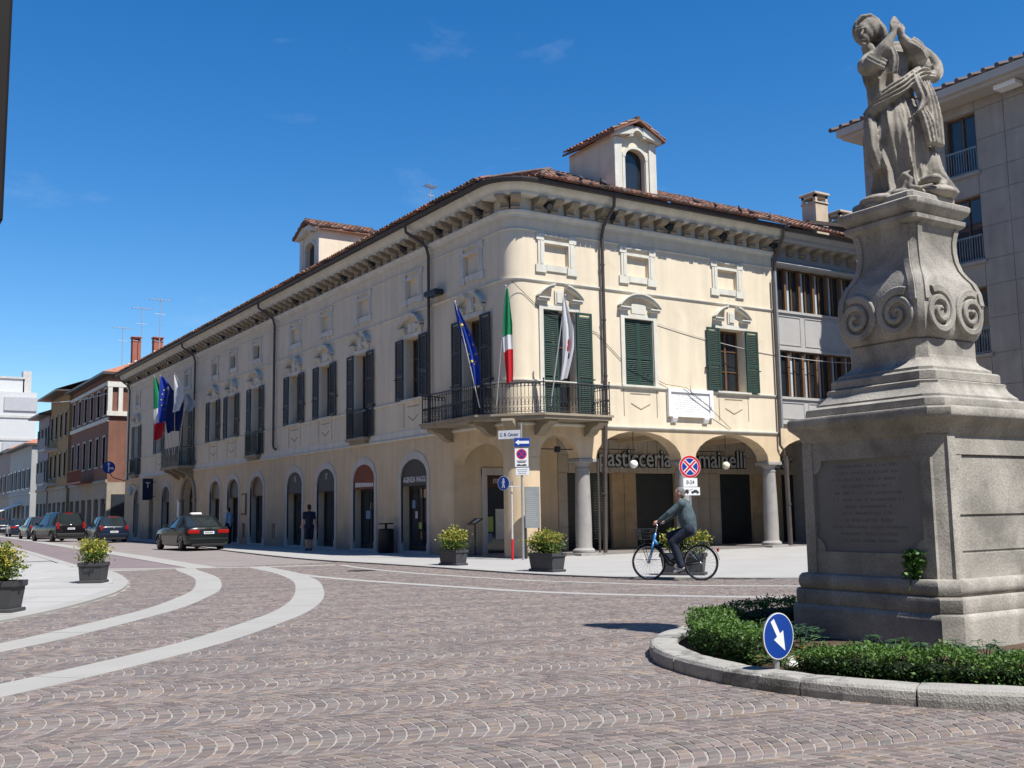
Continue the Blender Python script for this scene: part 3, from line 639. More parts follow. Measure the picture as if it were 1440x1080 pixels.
# --- arcade: columns, vault, back wall, shop fronts
GRAN = M('granite_column', (.31, .295, .275), .75, .12, 3, .25, 90, .25, fine=.14, streak=.08, blotch=((.17, .16, .15), 1.3, .6, .55))
for x in (2.75, 6.92, 10.96):
    q = MB(); q.lathe([(.30, .10), (.345, .12), (.35, .19), (.30, .235), (.27, .25), (.255, .32), (.26, .9), (.245, 1.8), (.222, 2.66), (.24, 2.67), (.24, 2.71), (.222, 2.73), (.225, 2.80), (.27, 2.86), (.30, 2.90)], 24, (x, .29, 0)); co = q.build('column', GRAN, BLD, 40)
    q = MB(); q.cbox(x-.40, x+.40, -.11, .69, 0, .105, .01); q.build('column_base', GRAN, co)
    q = MB(); q.cbox(x-.335, x+.335, -.045, .625, 2.90, 3.01, .012); q.build('capital', GRAN, co)
YB = 3.6
q = MB(); q.box(.02, 15.9, .30, YB, -.02, .06); q.box(.0, 15.9, .20, .30, -.02, .055); q.build('arcade_floor', M('arcade_floor', (.22, .2, .185), .5, .2, 1.5, spec=.4), BLD)
q = MB(); q.box(.02, 16, .5, YB+.1, 3.96, 4.03)
for x in (2.75, 6.92, 10.96): q.box(x-.16, x+.16, .5, YB, 3.80, 3.97)
q.build('ceiling', OCHRE, BLD)
for x in (4.8, 8.9):
    q = MB(); q.box(x-1.2, x+1.2, 1.6, 1.65, 3.42, 3.45); q.build('tie_rod', IRON, BLD)
q = MB(); q.box(.9, 2.5, .24, .27, 3.28, 3.31); q.box(1.72, 1.86, .19, .32, 3.20, 3.38); q.build('tie_rod', IRON, BLD)
SLABW = M('beige_cladding', (.42, .36, .28), .6, .14, 1.2, .1, 40, .3, streak=.10)
TRAV = M('travertine_cladding', (.42, .29, .15), .5, .25, 1.6, .15, 12, .35, blotch=((.6, .5, .36), 1.7, .6, .7))
shopd = [(4.52, 6.46), (7.58, 9.45), (11.73, 13.45), (15.1, 16.2)]
q = MB(); facade(q, FR, 0, 16.3, 0, 3.95, [(a, b, 0, 2.73, 0) for a, b in shopd]+[(1.25, 2.15, 0, 2.62, 0)], .2)
for i in range(len(q.v)): x, y, z = q.v[i]; q.v[i] = (x, y+YB, z)
bw = q.build('arcade_back_wall', OCHRE, BLD)
FB = lambda u, z, d: (u, YB+d, z)
ivs = [(4.12, 4.52), (6.46, 7.58), (9.45, 11.73), (13.45, 15.1)]
for a, b in ivs:                        # stone cladding slabs
    trav = a in (6.46, 13.45); n = max(1, round((b-a)/.62)); zs = [.06, .85, 1.75, 2.73] if not trav else [.06, 1.3, 2.73]
    for i in range(n):
        for z0, z1 in zip(zs, zs[1:]):
            q = MB(); q.fbox(FB, a+(b-a)*i/n+.010, a+(b-a)*(i+1)/n-.010, z0+.010, z1-.010, -.035-random.uniform(0, .006), 0); q.build('cladding_slab', TRAV if trav else SLABW, bw)
u = 4.12; 
while u < 16.2:
    for z0, z1 in ((2.74, 3.34), (3.34, 3.92)): q = MB(); q.fbox(FB, u+.010, u+.440, z0+.008, z1-.008, -.035-random.uniform(0, .006), 0); q.build('cladding_slab', SLABW, bw)
    u += .45
RSH = M('roller_shutter', (.022, .024, .022), .45, .2, 3, spec=.4)
for a, b in shopd:
    q = MB(); z = .06
    while z < 2.7: q.frustum([FB(a, z, .10), FB(b, z, .10), FB(b, z, .13), FB(a, z, .13)], [FB(a, z+.088, .085), FB(b, z+.088, .085), FB(b, z+.088, .115), FB(a, z+.088, .115)]); z += .09
    q.build('roller_shutter', RSH, bw)
LETG = M('sign_letters', (.46, .48, .50), .35, .1, 6, metal=.2, spec=.5); LETD = M('sign_sides_and_shadow', (.03, .032, .035), .5, .1)
for t, u, sz, xs in (('pasticceria', 7.50, .92, .86), ('mainelli', 11.80, .92, .90), ('bar', 15.15, .92, .84)):
    s = empty('shop_sign', (u, YB-.06, 2.8), 'raised grey lettering %s on the beige arcade wall' % t, 'shop sign')
    text_on('letter_shadow_backing', t, FB, u+.03, 3.235, -.09, sz, LETD, s, xs, depth=.05, bold=.030)  # dark offset bold copy painted as the letters' sides and shadow
    text_on('letter_faces', t, FB, u, 3.245, -.155, sz, LETG, s, xs, depth=.008, bold=.008)
    q = MB(); q.fbox(FB, u-.5, u+.5, 3.20, 3.23, -.08, -.03); q.build('mounting_rail', IRON, s)
# corner bar door inside the arcade
q = MB()
for s in (1.05, 2.15): q.fbox(FB, s, s+.20, .06, 2.82, -.05, .1)
q.fbox(FB, 1.05, 2.35, 2.62, 2.86, -.055, .1); dsr = q.build('door_surround', SURR, bw)
q = MB(); q.fbox(FB, 1.25, 2.15, .06, 2.62, .12, .14); dd = q.build('door', SHOPGL, dsr)
q = MB(); q.fbox(FB, 1.25, 2.15, 2.22, 2.62, .06, .10); fa = q.build('fascia', M('brown_fascia', (.07, .03, .02), .5, .2), dsr); text_on('lettering', 'ESPRESSO', FB, 1.85, 2.42, .05, .2, LETTER, fa, .75)
for n, (a, b, z0, z1) in enumerate(((1.3, 1.55, .75, 1.25), (1.65, 2.1, .5, 1.5), (1.32, 1.5, .4, .7))): q = MB(); q.fbox(FB, a, b, z0, z1, .10, .115); q.build('poster', POST[(n+1) % 5], dd)
# --- big corner balcony
q = MB(); pr = .9; out = [(0, 4.15), (-pr, 4.15), (-pr, .62), (.55, -pr), (3.05, -pr), (3.05, 0)]
q.frustum([(x, y, 4.12) for x, y in out+[(.5, .0), (.12, .15), (0, .5)]], [(x, y, 4.26) for x, y in out+[(.5, .0), (.12, .15), (0, .5)]])
q.frustum([(x, y, 4.22) for x, y in [(0, 4.20), (-pr-.05, 4.20), (-pr-.05, .60), (.53, -pr-.05), (3.10, -pr-.05), (3.10, 0), (.5, 0), (.12, .15), (0, .5)]], [(x, y, 4.285) for x, y in [(0, 4.20), (-pr-.05, 4.20), (-pr-.05, .60), (.53, -pr-.05), (3.10, -pr-.05), (3.10, 0), (.5, 0), (.12, .15), (0, .5)]])
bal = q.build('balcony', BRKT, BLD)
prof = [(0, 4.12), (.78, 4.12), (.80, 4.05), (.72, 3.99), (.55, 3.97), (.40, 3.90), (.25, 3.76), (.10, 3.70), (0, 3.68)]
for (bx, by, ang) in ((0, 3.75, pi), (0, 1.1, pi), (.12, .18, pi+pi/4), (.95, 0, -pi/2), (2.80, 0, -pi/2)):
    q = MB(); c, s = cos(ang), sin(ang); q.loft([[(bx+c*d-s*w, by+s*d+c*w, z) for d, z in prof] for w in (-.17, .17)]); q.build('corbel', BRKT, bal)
def railing(q, P0, P1, z0, z1, pitch=.115):
    P0, P1 = Vector(P0), Vector(P1); L_ = (P1-P0).length; t = (P1-P0)/L_; n = max(2, round(L_/pitch)); nrm = Vector((-t.y, t.x))
    def bar(a, b, r=.0085): q.tube([a, b], r, 5)
    V = lambda s, z: Vector((P0.x+t.x*s, P0.y+t.y*s, z))
    for z, r in ((z1, .018), (z0+.06, .012), (z1-.10, .009)): bar(V(0, z), V(L_, z), r)
    for i in range(n+1): bar(V(L_*i/n, z0), V(L_*i/n, z1), .008 if i % 6 else .013)
    for i in range(n):                   # scrolls near top and bottom
        c = L_*(i+.5)/n; rr = L_/n*.42
        for zc in (z1-.055, z0+.14, z0+.30): q.tube([V(c+rr*cos(a*pi/3.5), zc+rr*sin(a*pi/3.5)) for a in range(8)], .0065, 4, False)
        q.tube([V(c-rr, z0+.34), V(c-rr*.3, z0+.50), V(c, z0+.42), V(c+rr*.3, z0+.50), V(c+rr, z0+.34)], .0055, 4, False)
rl = [((-.02, 4.10), (-pr+.04, 4.10)), ((-pr+.04, 4.10), (-pr+.04, .64)), ((-pr+.04, .64), (.56, -pr+.04)), ((.56, -pr+.04), (3.0, -pr+.04)), ((3.0, -pr+.04), (3.0, -.02))]
for a, b in rl: q = MB(); railing(q, a, b, 4.285, 5.20); q.build('railing', IRON, bal)
for p in ((-pr+.04, 4.10), (-pr+.04, .64), (.56, -pr+.04), (3.0, -pr+.04)):
    q = MB(); q.tube([(p[0], p[1], 4.28), (p[0], p[1], 5.28)], .017, 6); q.ell((p[0], p[1], 5.30), .03, 8, 6); q.build('railing_post', IRON, bal)
# --- roofs
TILE = M('roof_tile', (.36, .145, .085), .85, .3, 5, .3, 40, .15, attr=True)
def roof_tiles(mb, o, ax, sl, n, m, w=.20, l=.36, seed=1, keep=None):   # o eave corner, ax along eave, sl up slope (unit)
    o, ax, sl = Vector(o), Vector(ax), Vector(sl); nn = ax.cross(sl).normalized(); nn = nn if nn.z > 0 else -nn; R = random.Random(seed)
    for i in range(n):
        for j in range(m):
            c = o+ax*(w*i)+sl*(l*j-.02+R.uniform(-.02, .02)); rr = w*.5*R.uniform(.92, 1.02)
            if keep and not keep(c): continue
            k = R.uniform(.55, 1.35); base = R.choice([(.27, .12, .08), (.30, .155, .105), (.20, .105, .08), (.33, .21, .155), (.13, .10, .085), (.15, .11, .09)])
            mb.col = tuple(a*k for a in base)
            rg = [[c+sl*(ll)+ax*(rr*f*cos(pi*a/4))+nn*(rr*f*.75*sin(pi*a/4)+.03*(1-ll/l)+.012) for a in range(5)] for ll, f in ((0, 1), (l*1.08, .82))]
            mb.loft(rg, False, False); mb.add([rg[0][k_] for k_ in range(5)], [range(5)])
SLP = .45; UZ = 1/sqrt(1+SLP*SLP)
ez = 11.42; eo = .93
q = MB(); rid = 5.2; rz = ez+SLP*(rid+eo)
q.poly([(-eo, YE+.2, ez), (-eo, .55, ez), (rid, rid, rz), (rid, YE+.2, rz)]); q.poly([(.55, -eo, ez), (XE+.1, -eo, ez), (XE+.1, rid, rz), (rid, rid, rz)]); q.poly([(-eo, .55, ez), (-.55, -.05, ez), (-.05, -.55, ez), (.55, -eo, ez), (rid, rid, rz)])
q.poly([(rid, rid, rz), (rid, YE+.2, rz), (12, YE+.2, ez), (12, 12, ez)]); q.poly([(rid, rid, rz), (XE+.1, rid, rz), (XE+.1, 12, ez), (12, 12, ez)]); q.poly([(-eo, YE+.2, ez), (rid, YE+.2, rz), (12, YE+.2, ez)])
rf = q.build('roof', M('roof_under', (.2, .10, .07), .9, .3, 3), BLD)
q = MB(); roof_tiles(q, (.6, -eo-.04, ez), (1, 0, 0), (0, UZ, SLP*UZ), 53, 15, seed=1, keep=lambda c: c.x > .62+.7476*(c.y+.93)); roof_tiles(q, (-eo-.04, .6, ez), (0, 1, 0), (UZ, 0, SLP*UZ), 249, 2, seed=2)
dg = Vector((1, -1, 0)).normalized(); roof_tiles(q, (-eo+.02, .50, ez), dg, Vector((.665, .665, .341)), 11, 21, seed=3, keep=lambda c: c.x < .66+.7476*(c.y+.93) and c.y < .66+.7476*(c.x+.93))
q.tube([(.55, -eo, ez+.06), (rid, rid, rz+.06)], .09, 8); q.tube([(-eo, .55, ez+.06), (rid, rid, rz+.06)], .09, 8); o = q.build('roof_tiles', TILE, rf, fix=False); o['kind'] = 'stuff'
# --- dormers
def dormer(F, ua, ub, dep, zb, zt, name='dormer', mat=CREAM, backd=2.6):
    w = ub-ua; c = (ua+ub)/2; d0 = .12
    q = MB(); facade(q, F, ua, ub, zb, zt, [(c-w*.24, c+w*.24, zb+.35, zt-.75, .32)], .25)
    for i in range(len(q.v)):
        pass
    for u in (ua, ub): q.poly([F(u, zb-.3, 0), F(u, zb-.3, dep), F(u, zt-.05, dep), F(u, zt, 0)])
    q.poly([F(ua, zt, 0), F(ub, zt, 0), F(c, zt+.42, 0)]); q.poly([F(ua, zt-.05, dep), F(ub, zt-.05, dep), F(c, zt+.38, dep)])
    # shift so the front stands a little back from the wall plane
    sh = Vector(F(0, 0, d0)); q.v = [tuple(Vector(p)+sh) for p in q.v]; do = q.build('dormer', mat, BLD); G = lambda u, z, d: F(u, z, d+d0)
    q = MB(); q.fprism(G, [(c-w*.24, zb+.35)]+arch_pts(c-w*.24, c+w*.24, zt-.75, .32)+[(c+w*.24, zb+.35)], .2, .22); wi = q.build('window', GLASS, do)
    q = MB()
    for s in (-1, 1): q.fbox(G, c+s*w*.5, c+s*w*.33, zb, zt-.12, -.06, 0); q.fbox(G, c+s*w*.31, c+s*w*.25, zb+.3, zt-.62, -.04, 0)
    ap = arch_pts(c-w*.31, c+w*.31, zt-.75, .40); ip = arch_pts(c-w*.24, c+w*.24, zt-.75, .32)
    for a, b, cc, d in zip(ap, ap[1:], ip[1:], ip): q.fprism(G, [a, b, cc, d], -.05, 0)
    q.fprism(G, [(c-w*.56, zt-.14), (c-w*.12, zt+.02), (c-w*.12, zt+.30), (c-w*.58, zt+.06)], -.24, 0); q.fprism(G, [(c+w*.56, zt-.14), (c+w*.12, zt+.02), (c+w*.12, zt+.30), (c+w*.58, zt+.06)], -.24, 0)
    bp = arch_pts(c-w*.20, c+w*.20, zt-.06, .36); bi = arch_pts(c-w*.12, c+w*.12, zt-.06, .22)
    for a, b, cc, d in zip(bp, bp[1:], bi[1:], bi): q.fprism(G, [a, b, cc, d], -.22, 0)
    q.fbox(G, c-w*.28, c+w*.28, zb+.27, zb+.35, -.05, .1)
    for u in (ua, ub): q.fbox(G, u-.04, u+.04, zt-.16, zt-.02, .0, .9)
    q.build('dormer_trim', TRIM, do)
    q = MB(); ov = .22
    for s in (-1, 1):
        e = c+s*(w/2+ov); P = lambda d: [G(e, zt-.10, d), G(c, zt+.46, d), G(c, zt+.54, d), G(e, zt-.02, d)]
        q.frustum(P(-.34), P(dep+.1))
    r2 = q.build('dormer_roof', M('roof_under', (.2, .1, .07)), do)
    q = MB()
    for s in (-1, 1):
        e = c+s*(w/2+ov); o_ = Vector(G(e, zt-.02, -.34)); sl = (Vector(G(c, zt+.54, 0))-Vector(G(e, zt-.02, 0))); ln = sl.length; sl.normalize(); ax = (Vector(G(0, 0, 1))-Vector(G(0, 0, 0))).normalized()
        roof_tiles(q, o_+ax*.09, ax, sl, int((dep+.4)/.19), max(2, round(ln/.36)), .19, .36, seed=5)
    q.tube([G(c, zt+.58, -.26), G(c, zt+.58, dep+.1)], .09, 7); o = q.build('roof_tiles', TILE, r2, fix=False); o['kind'] = 'stuff'
dormer(FR, 4.22, 6.0, 2.5, 11.35, 13.85)
dormer(FL, 15.35, 17.6, 2.9, 11.35, 13.75)
# --- rain pipes
def pipe(pts, r, mat, par=BLD, name='rain_pipe', rings=()):
    q = MB(); q.tube(pts, r, 8)
    for z in rings: p = pts[-1]; q.tube([(p[0], p[1], z), (p[0], p[1], z+.04)], r*1.35, 8)
    return q.build(name, mat, par, 40)
pipe([(3.47, -.80, 11.28), (3.47, -.76, 11.0), (3.45, -.4, 10.62), (3.44, -.22, 10.45), (3.44, -.13, 10.2), (3.44, -.13, 4.1)], .055, PIPE, rings=(9.2, 7.4, 5.6))
pipe([(3.42, -.10, 4.1), (3.36, -.10, 3.0), (3.28, -.10, .1)], .065, PIPE, rings=(1.9,)); pipe([(3.1, -.06, 3.0), (3.1, -.06, .1)], .035, PIPE)
for y in (5.0, 20.2, 33.2, 49.2): pipe([(-.80, y+.45, 11.28), (-.76, y+.45, 11.05), (-.45, y+.1, 10.70), (-.22, y, 10.50), (-.13, y, 10.2), (-.13, y, 4.6 if y < 40 else 4.0), (-.13, y-.1, 4.45), (-.13, y-.35, 4.40)] if y != 5.0 else [(-.80, y+.45, 11.28), (-.76, y+.45, 11.05), (-.45, y+.1, 10.70), (-.22, y, 10.50), (-.13, y, 10.2), (-.13, y, 4.3)], .055, PIPE, rings=())
pipe([(11.1, -.80, 11.28), (11.15, -.72, 11.0), (11.25, -.35, 10.6), (11.3, -.14, 10.3), (11.32, -.10, 9.9)], .055, PIPE); pipe([(11.32, -.10, 9.95), (11.32, -.10, 4.2)], .055, PIPEG); pipe([(11.18, -.10, 9.6), (11.18, -.10, 3.6), (11.34, -.12, 3.4), (11.40, -.12, .1)], .045, PIPE, rings=(2.0,)); pipe([(11.40, -.14, 3.2), (11.44, -.14, .1)], .075, PIPE, rings=(1.5,))
# cable running along the wall and the wall lamp box on the street front
q = MB(); q.tube([(.0+.02, -.03, 8.35), (1.0, -.03, 7.62), (3.2, -.03, 7.0), (4.3, -.03, 6.1), (6.0, -.04, 5.5), (6.8, -.16, 5.42), (7.9, -.13, 4.75), (8.9, -.03, 4.1)], .009, 5); q.tube([(7.0, -.13, 5.5), (7.05, -.14, 5.2), (7.95, -.14, 4.78)], .008, 5); q.build('cable', IRON, BLD)
wl = empty('wall_lamp', (-.3, 4.35, 8.72), 'dark box lamp fixed beside the rain pipe on the shaded front', 'lamp')
q = MB(); q.cbox(-.46, -.10, 3.95, 4.75, 8.66, 8.84, .03); q.build('housing', IRON, wl); q = MB(); q.box(-.44, -.14, 4.0, 4.7, 8.645, 8.66); q.build('lens', GLASS, wl); q = MB(); q.box(-.1, .0, 4.3, 4.4, 8.7, 8.8); q.build('bracket', IRON, wl)
# marble memorial tablet between the windows
tb = empty('memorial_tablet', (7.05, -.05, 4.4), 'white marble inscription tablet on two brackets on the sunlit wall', 'plaque')
q = MB(); a, b, z0, z1 = 6.05, 8.05, 4.44, 5.38
q.fbox(FR, a, a+.11, z0, z1, -.12, 0); q.fbox(FR, b-.16, b, z0, z1, -.12, 0); q.fbox(FR, a+.11, b-.16, z1-.12, z1, -.115, 0); q.fbox(FR, a+.11, b-.16, z0, z0+.09, -.115, 0); q.build('frame', MARBLE, tb)
q = MB(); q.fbox(FR, a+.11, b-.16, z0+.09, z1-.12, -.07, 0); sl = q.build('slab', MARBLE, tb)
q = MB()
for u in (6.32, 7.72): q.fprism(lambda u_, z, d, u=u: (u+d, -u_, z), [(0, 4.44), (.12, 4.44), (.12, 4.39), (.08, 4.29), (0, 4.25)], -.11, .11)
q.build('bracket', MARBLE, tb)
INK = M('faded_inscription', (.46, .45, .45), .7, 0)
q = MB(); R = random.Random(5)
for n in range(8):
    u = 6.34+R.uniform(0, .2); e = 7.70-R.uniform(0, .25); z = 5.15-n*.075
    while u < e: w = R.uniform(.04, .14); q.fbox(FR, u, min(e, u+w), z, z+.018, -.0725, -.069); u += w+.035
q.build('inscription', INK, sl)
# ================================================================= NEIGHBOURING BUILDINGS
# --- glazed loggia building beside the arcade
LG = empty('loggia_building', (13.6, 1, 0), 'glazed loggia building with brown window posts and grey panels beside the palazzo', 'building')
GREYP = M('grey_panel', (.40, .385, .365), .6, .08, 2); GREYC = M('grey_cornice', (.33, .33, .32), .8, .14, 2, .2, 40)
x0, x1, d = XE+.08, 15.95, .18
FG = lambda u, z, dd: (u, d+dd, z)
q = MB(); facade(q, FG, x0, x1, 3.02, 4.4, [(x0+.02, 15.2, 3.0, 3.02, .9)], .5); q.build('arcade_wall', OCHRE, LG)
q = MB(); q.box(x0, x1, d+.45, d+.5, 4.2, 10.4); q.box(x1-.05, x1, d+.4, 10, 0, 11.2); q.box(x0, x1, 9.9, 10, 0, 11.2); q.build('wall', GREYC, LG)
CURT = M('pale_curtain', (.42, .47, .50), .85, .15, 4, streak=.25); BRWN = M('brown_post', (.15, .085, .045), .5, .2, 3)
for z0, z1 in ((5.35, 7.10), (8.52, 10.15)):
    n = 6; xs = [x0+.05+(x1-x0-.1)*i/n for i in range(n+1)]
    for i in range(n):
        q = MB(); q.fbox(FG, xs[i]+.06, xs[i+1]-.06, z0, z1, .12, .13); w = q.build('window', GLASS, LG)
        q = MB(); q.fbox(FG, xs[i]+.06, xs[i+1]-.06, z0, z0+.06, .07, .14); q.fbox(FG, xs[i]+.06, xs[i+1]-.06, z1-.06, z1, .07, .14); m_ = (xs[i]+xs[i+1])/2; q.fbox(FG, m_-.03, m_+.03, z0, z1, .08, .13); q.build('frame', BRWN, w)
        q = MB(); q.fbox(FG, xs[i]+.08, m_-.1, z0+.06, z1-.06, .112, .118); q.build('curtain', CURT, w)
    for i in range(n+1): q = MB(); q.fbox(FG, xs[i]-.06, xs[i]+.06, z0, z1, .0, .16); q.build('post', BRWN, LG)
for z0, z1 in ((4.4, 5.35), (7.10, 8.52)):
    q = MB(); q.fbox(FG, x0, x1, z0, z1, -.04, .3); q.fbox(FG, x0, x1, z1-.06, z1+.03, -.10, .1); q.fbox(FG, x0, x1, z0-.02, z0+.07, -.09, .1); pp = q.build('parapet', GREYP, LG)
    for i in range(3):
        a = x0+.18+i*1.5; q = MB()
        for u in (a, a+1.25): q.fbox(FG, u, u+.035, z0+.18, z1-.16, -.062, -.03)
        for z in (z0+.18, z1-.195): q.fbox(FG, a+.035, a+1.25, z, z+.035, -.062, -.03)
        q.build('panel_moulding', GREYP, pp)
q = MB(); P2 = [((x0, d), (0, -1)), ((x1, d), (0, -1))]
sweep(q, P2, [(-.1, 10.15), (.35, 10.15), (.40, 10.22), (.30, 10.30), (.10, 10.42), (.10, 10.5), (-.1, 10.5)]); q.build('lower_cornice', GREYC, LG)
q = MB(); sweep(q, P2, [(-.1, 10.5), (.04, 10.5), (.04, 11.0), (-.1, 11.0)]); q.build('frieze', GREYC, LG)
q = MB(); sweep(q, P2, [(-.1, 10.98), (.55, 10.98), (.6, 11.05), (.62, 11.15), (.80, 11.30), (.80, 11.36), (-.1, 11.36)]); q.build('cornice', GREYC, LG)
q = MB(); sweep(q, P2, [(.78, 11.34), (.84, 11.26), (.95, 11.26), (1.0, 11.36), (.78, 11.38)]); q.build('gutter', PIPE, LG)
u = x0+.35
while u < x1-.2: inst('bracket', bmesh_, LG, (u, d, 0)); u += .66
q = MB(); q.poly([(x0-.1, -.85, 11.42), (x1+.3, -.85, 11.42), (x1+.3, 5, 14.0), (x0-.1, 5, 14.0)]); q.poly([(x0-.1, 10, 11.4), (x1+.3, 10, 11.4), (x1+.3, 5, 14.0), (x0-.1, 5, 14.0)]); lr = q.build('roof', M('roof_under', (.2, .1, .07)), LG)
q = MB(); roof_tiles(q, (x0, -.88, 11.42), (1, 0, 0), (0, UZ, SLP*UZ), 25, 15, seed=9); o = q.build('roof_tiles', TILE, lr, fix=False); o['kind'] = 'stuff'
# roof room and chimneys behind
q = MB(); q.box(16.9, 20, 3.2, 6, 11.4, 13.25); q.build('roof_room', M('brick_ochre', (.42, .24, .14), .9, .15, 3), LG)
q = MB(); q.frustum([(16.4, 2.6, 13.05), (20.2, 2.6, 13.3), (20.2, 6.4, 13.3), (16.4, 6.4, 13.05)], [(16.4, 2.6, 13.2), (20.2, 2.6, 13.45), (20.2, 6.4, 13.45), (16.4, 6.4, 13.2)]); q.poly([(16.4, 2.6, 13.2), (18.3, 4.4, 13.9), (20.2, 2.6, 13.45)]); q.build('roof_room_eave', PIPE, LG)
def chimney(x, y, z0, z1, w, par, mat):
    q = MB(); q.cbox(x-w/2, x+w/2, y-w/2, y+w/2, z0, z1-.42, .01); q.cbox(x-w/2-.04, x+w/2+.04, y-w/2-.04, y+w/2+.04, z1-.46, z1-.40, .01)
    for sx in (-1, 1):
        for sy in (-1, 1): q.box(x+sx*(w/2-.12) if sx > 0 else x-w/2, x+w/2 if sx > 0 else x-w/2+.12, y+sy*(w/2-.12) if sy > 0 else y-w/2, y+w/2 if sy > 0 else y-w/2+.12, z1-.41, z1-.08)
    q.box(x-w/2, x+w/2, y-w/2, y+w/2, z1-.22, z1-.10); q.cbox(x-w/2-.08, x+w/2+.08, y-w/2-.08, y+w/2+.08, z1-.10, z1, .015); return q.build('chimney', mat, par)
CHM = M('chimney_render', (.52, .42, .32), .9, .15, 2)
chimney(17.25, 3.0, 12.0, 14.5, .75, lr, CHM); chimney(19.5, 3.6, 12.6, 14.2, .7, lr, CHM)
# --- modern stone block on the east side of the square
MO = empty('stone_apartment_block', (20, -12, 0), 'tall grey stone-clad apartment block with projecting eave behind the statue', 'building')
STC = M('stone_cladding', (.30, .27, .24), .75, .16, .9, .15, 40, -.2, fine=.18, streak=.12, blotch=((.20, .185, .175), .8, .55, .6))
FM = lambda u, z, dd: (16.0+dd, u, z)          # west front x=16, u=y
rows = [(12.9, 15.1), (9.75, 12.1), (6.5, 8.85), (3.2, 5.4)]; cols = [-4.72, -8.1, -11.5, -14.9, -18.3, -21.7, -25.1]
hol = [(c-.62, c+.62, a, b, 0) for c in cols for a, b in rows]
q = MB(); facade(q, FM, -28, -.6, 0, 15.45, hol, .3); q.poly([(16, -.6, 0), (26, -.6, 0), (26, -.6, 15.45), (16, -.6, 15.45)]); q.poly([(26, -28, 0), (26, -.6, 0), (26, -.6, 15.45), (26, -28, 15.45)]); q.poly([(16, -28, 0), (26, -28, 0), (26, -28, 15.45), (16, -28, 15.45)]); mw = q.build('wall', M('block_core', (.25, .23, .21), .9, .1), MO)
us = [-.6]; 
for c in cols: us += [c+.62+.0, c-.62]
ub = sorted(set([-.6, -2.35]+[c+.62 for c in cols]+[c-.62 for c in cols]+[c-1.69 for c in cols])); zb = [0, 1.6, 3.2, 4.3, 5.4, 6.5, 7.7, 8.85, 9.75, 10.9, 12.1, 12.9, 14.0, 15.1, 15.45]
for a, b in zip(ub, ub[1:]):                   # cladding slabs
    for z0, z1 in zip(zb, zb[1:]):
        if any(abs((a+b)/2-c) < .5 and r0 <= (z0+z1)/2 <= r1 for c in cols for r0, r1 in rows): continue
        if a < -16: continue
        q = MB(); q.fbox(FM, a+.008, b-.008, z0+.008, z1-.008, -.025-random.uniform(0, .004), 0); q.build('cladding_slab', STC, mw)
RAILB = M('blue_grey_rail', (.16, .21, .25), .5, .15, 4)
for c in cols[:5]:
    for a, b in rows:
        q = MB(); q.fbox(FM, c-.6, c+.6, a+.05, b, .26, .27); w = q.build('window', M('sky_glass', (.03, .04, .05), .03, .2, 1, spec=.7), MO)
        q = MB()
        for u in (c-.62, c-.03, c+.56): q.fbox(FM, u, u+.06, a, b, .2, .28)
        q.fbox(FM, c-.56, c+.56, b-.06, b, .2, .28); q.build('frame', WOOD, w)
        q = MB(); q.fbox(FM, c-.72, c+.72, a-.10, a+.02, -.12, .3); q.build('sill', STC, w)
        q = MB(); q.fbox(FM, c-.6, c+.6, a+.88, a+.93, -.05, .0); q.fbox(FM, c-.6, c+.6, a+.06, a+.10, -.04, -.01)
        for n in range(13): q.fbox(FM, c-.6+1.18*n/12, c-.58+1.18*n/12, a+.02, a+.9, -.035, -.015)
        q.build('railing', RAILB, w)
EAV = M('eave_render', (.38, .345, .31), .8, .08, 1)
q = MB(); q.box(15.15, 27, -29, -.3, 15.45, 15.58); q.box(15.0, 27, -29, -.15, 15.58, 15.86); q.frustum([(15.05, -29, 15.86), (27, -29, 15.86), (27, -.2, 15.86), (15.05, -.2, 15.86)], [(15.2, -29, 15.94), (26, -29, 15.94), (26, -.4, 15.94), (15.2, -.4, 15.94)]); ev = q.build('eave', EAV, MO)
q = MB(); q.poly([(15.05, -29, 15.92), (15.05, -.2, 15.92), (20.5, -.2, 17.8), (20.5, -29, 17.8)]); q.poly([(27, -29, 15.92), (27, -.2, 15.92), (20.5, -.2, 17.8), (20.5, -29, 17.8)]); q.poly([(15.05, -.2, 15.92), (27, -.2, 15.92), (20.5, -.2, 17.8)]); rfm = q.build('roof', M('dark_tile', (.10, .075, .07), .8, .2, 3), MO)
q = MB(); y = .1
while y > -28: q.tube([(14.98, y, 15.95), (16.5, y, 16.48)], .095, 6); y -= .5
o = q.build('roof_tiles', M('dark_tile', (.1, .075, .07)), rfm, fix=False); o['kind'] = 'stuff'
q = MB(); q.cbox(15.3, 15.8, -7.3, -6.5, 15.27, 15.45, .03); q.build('soffit_lamp', WHITE, ev)
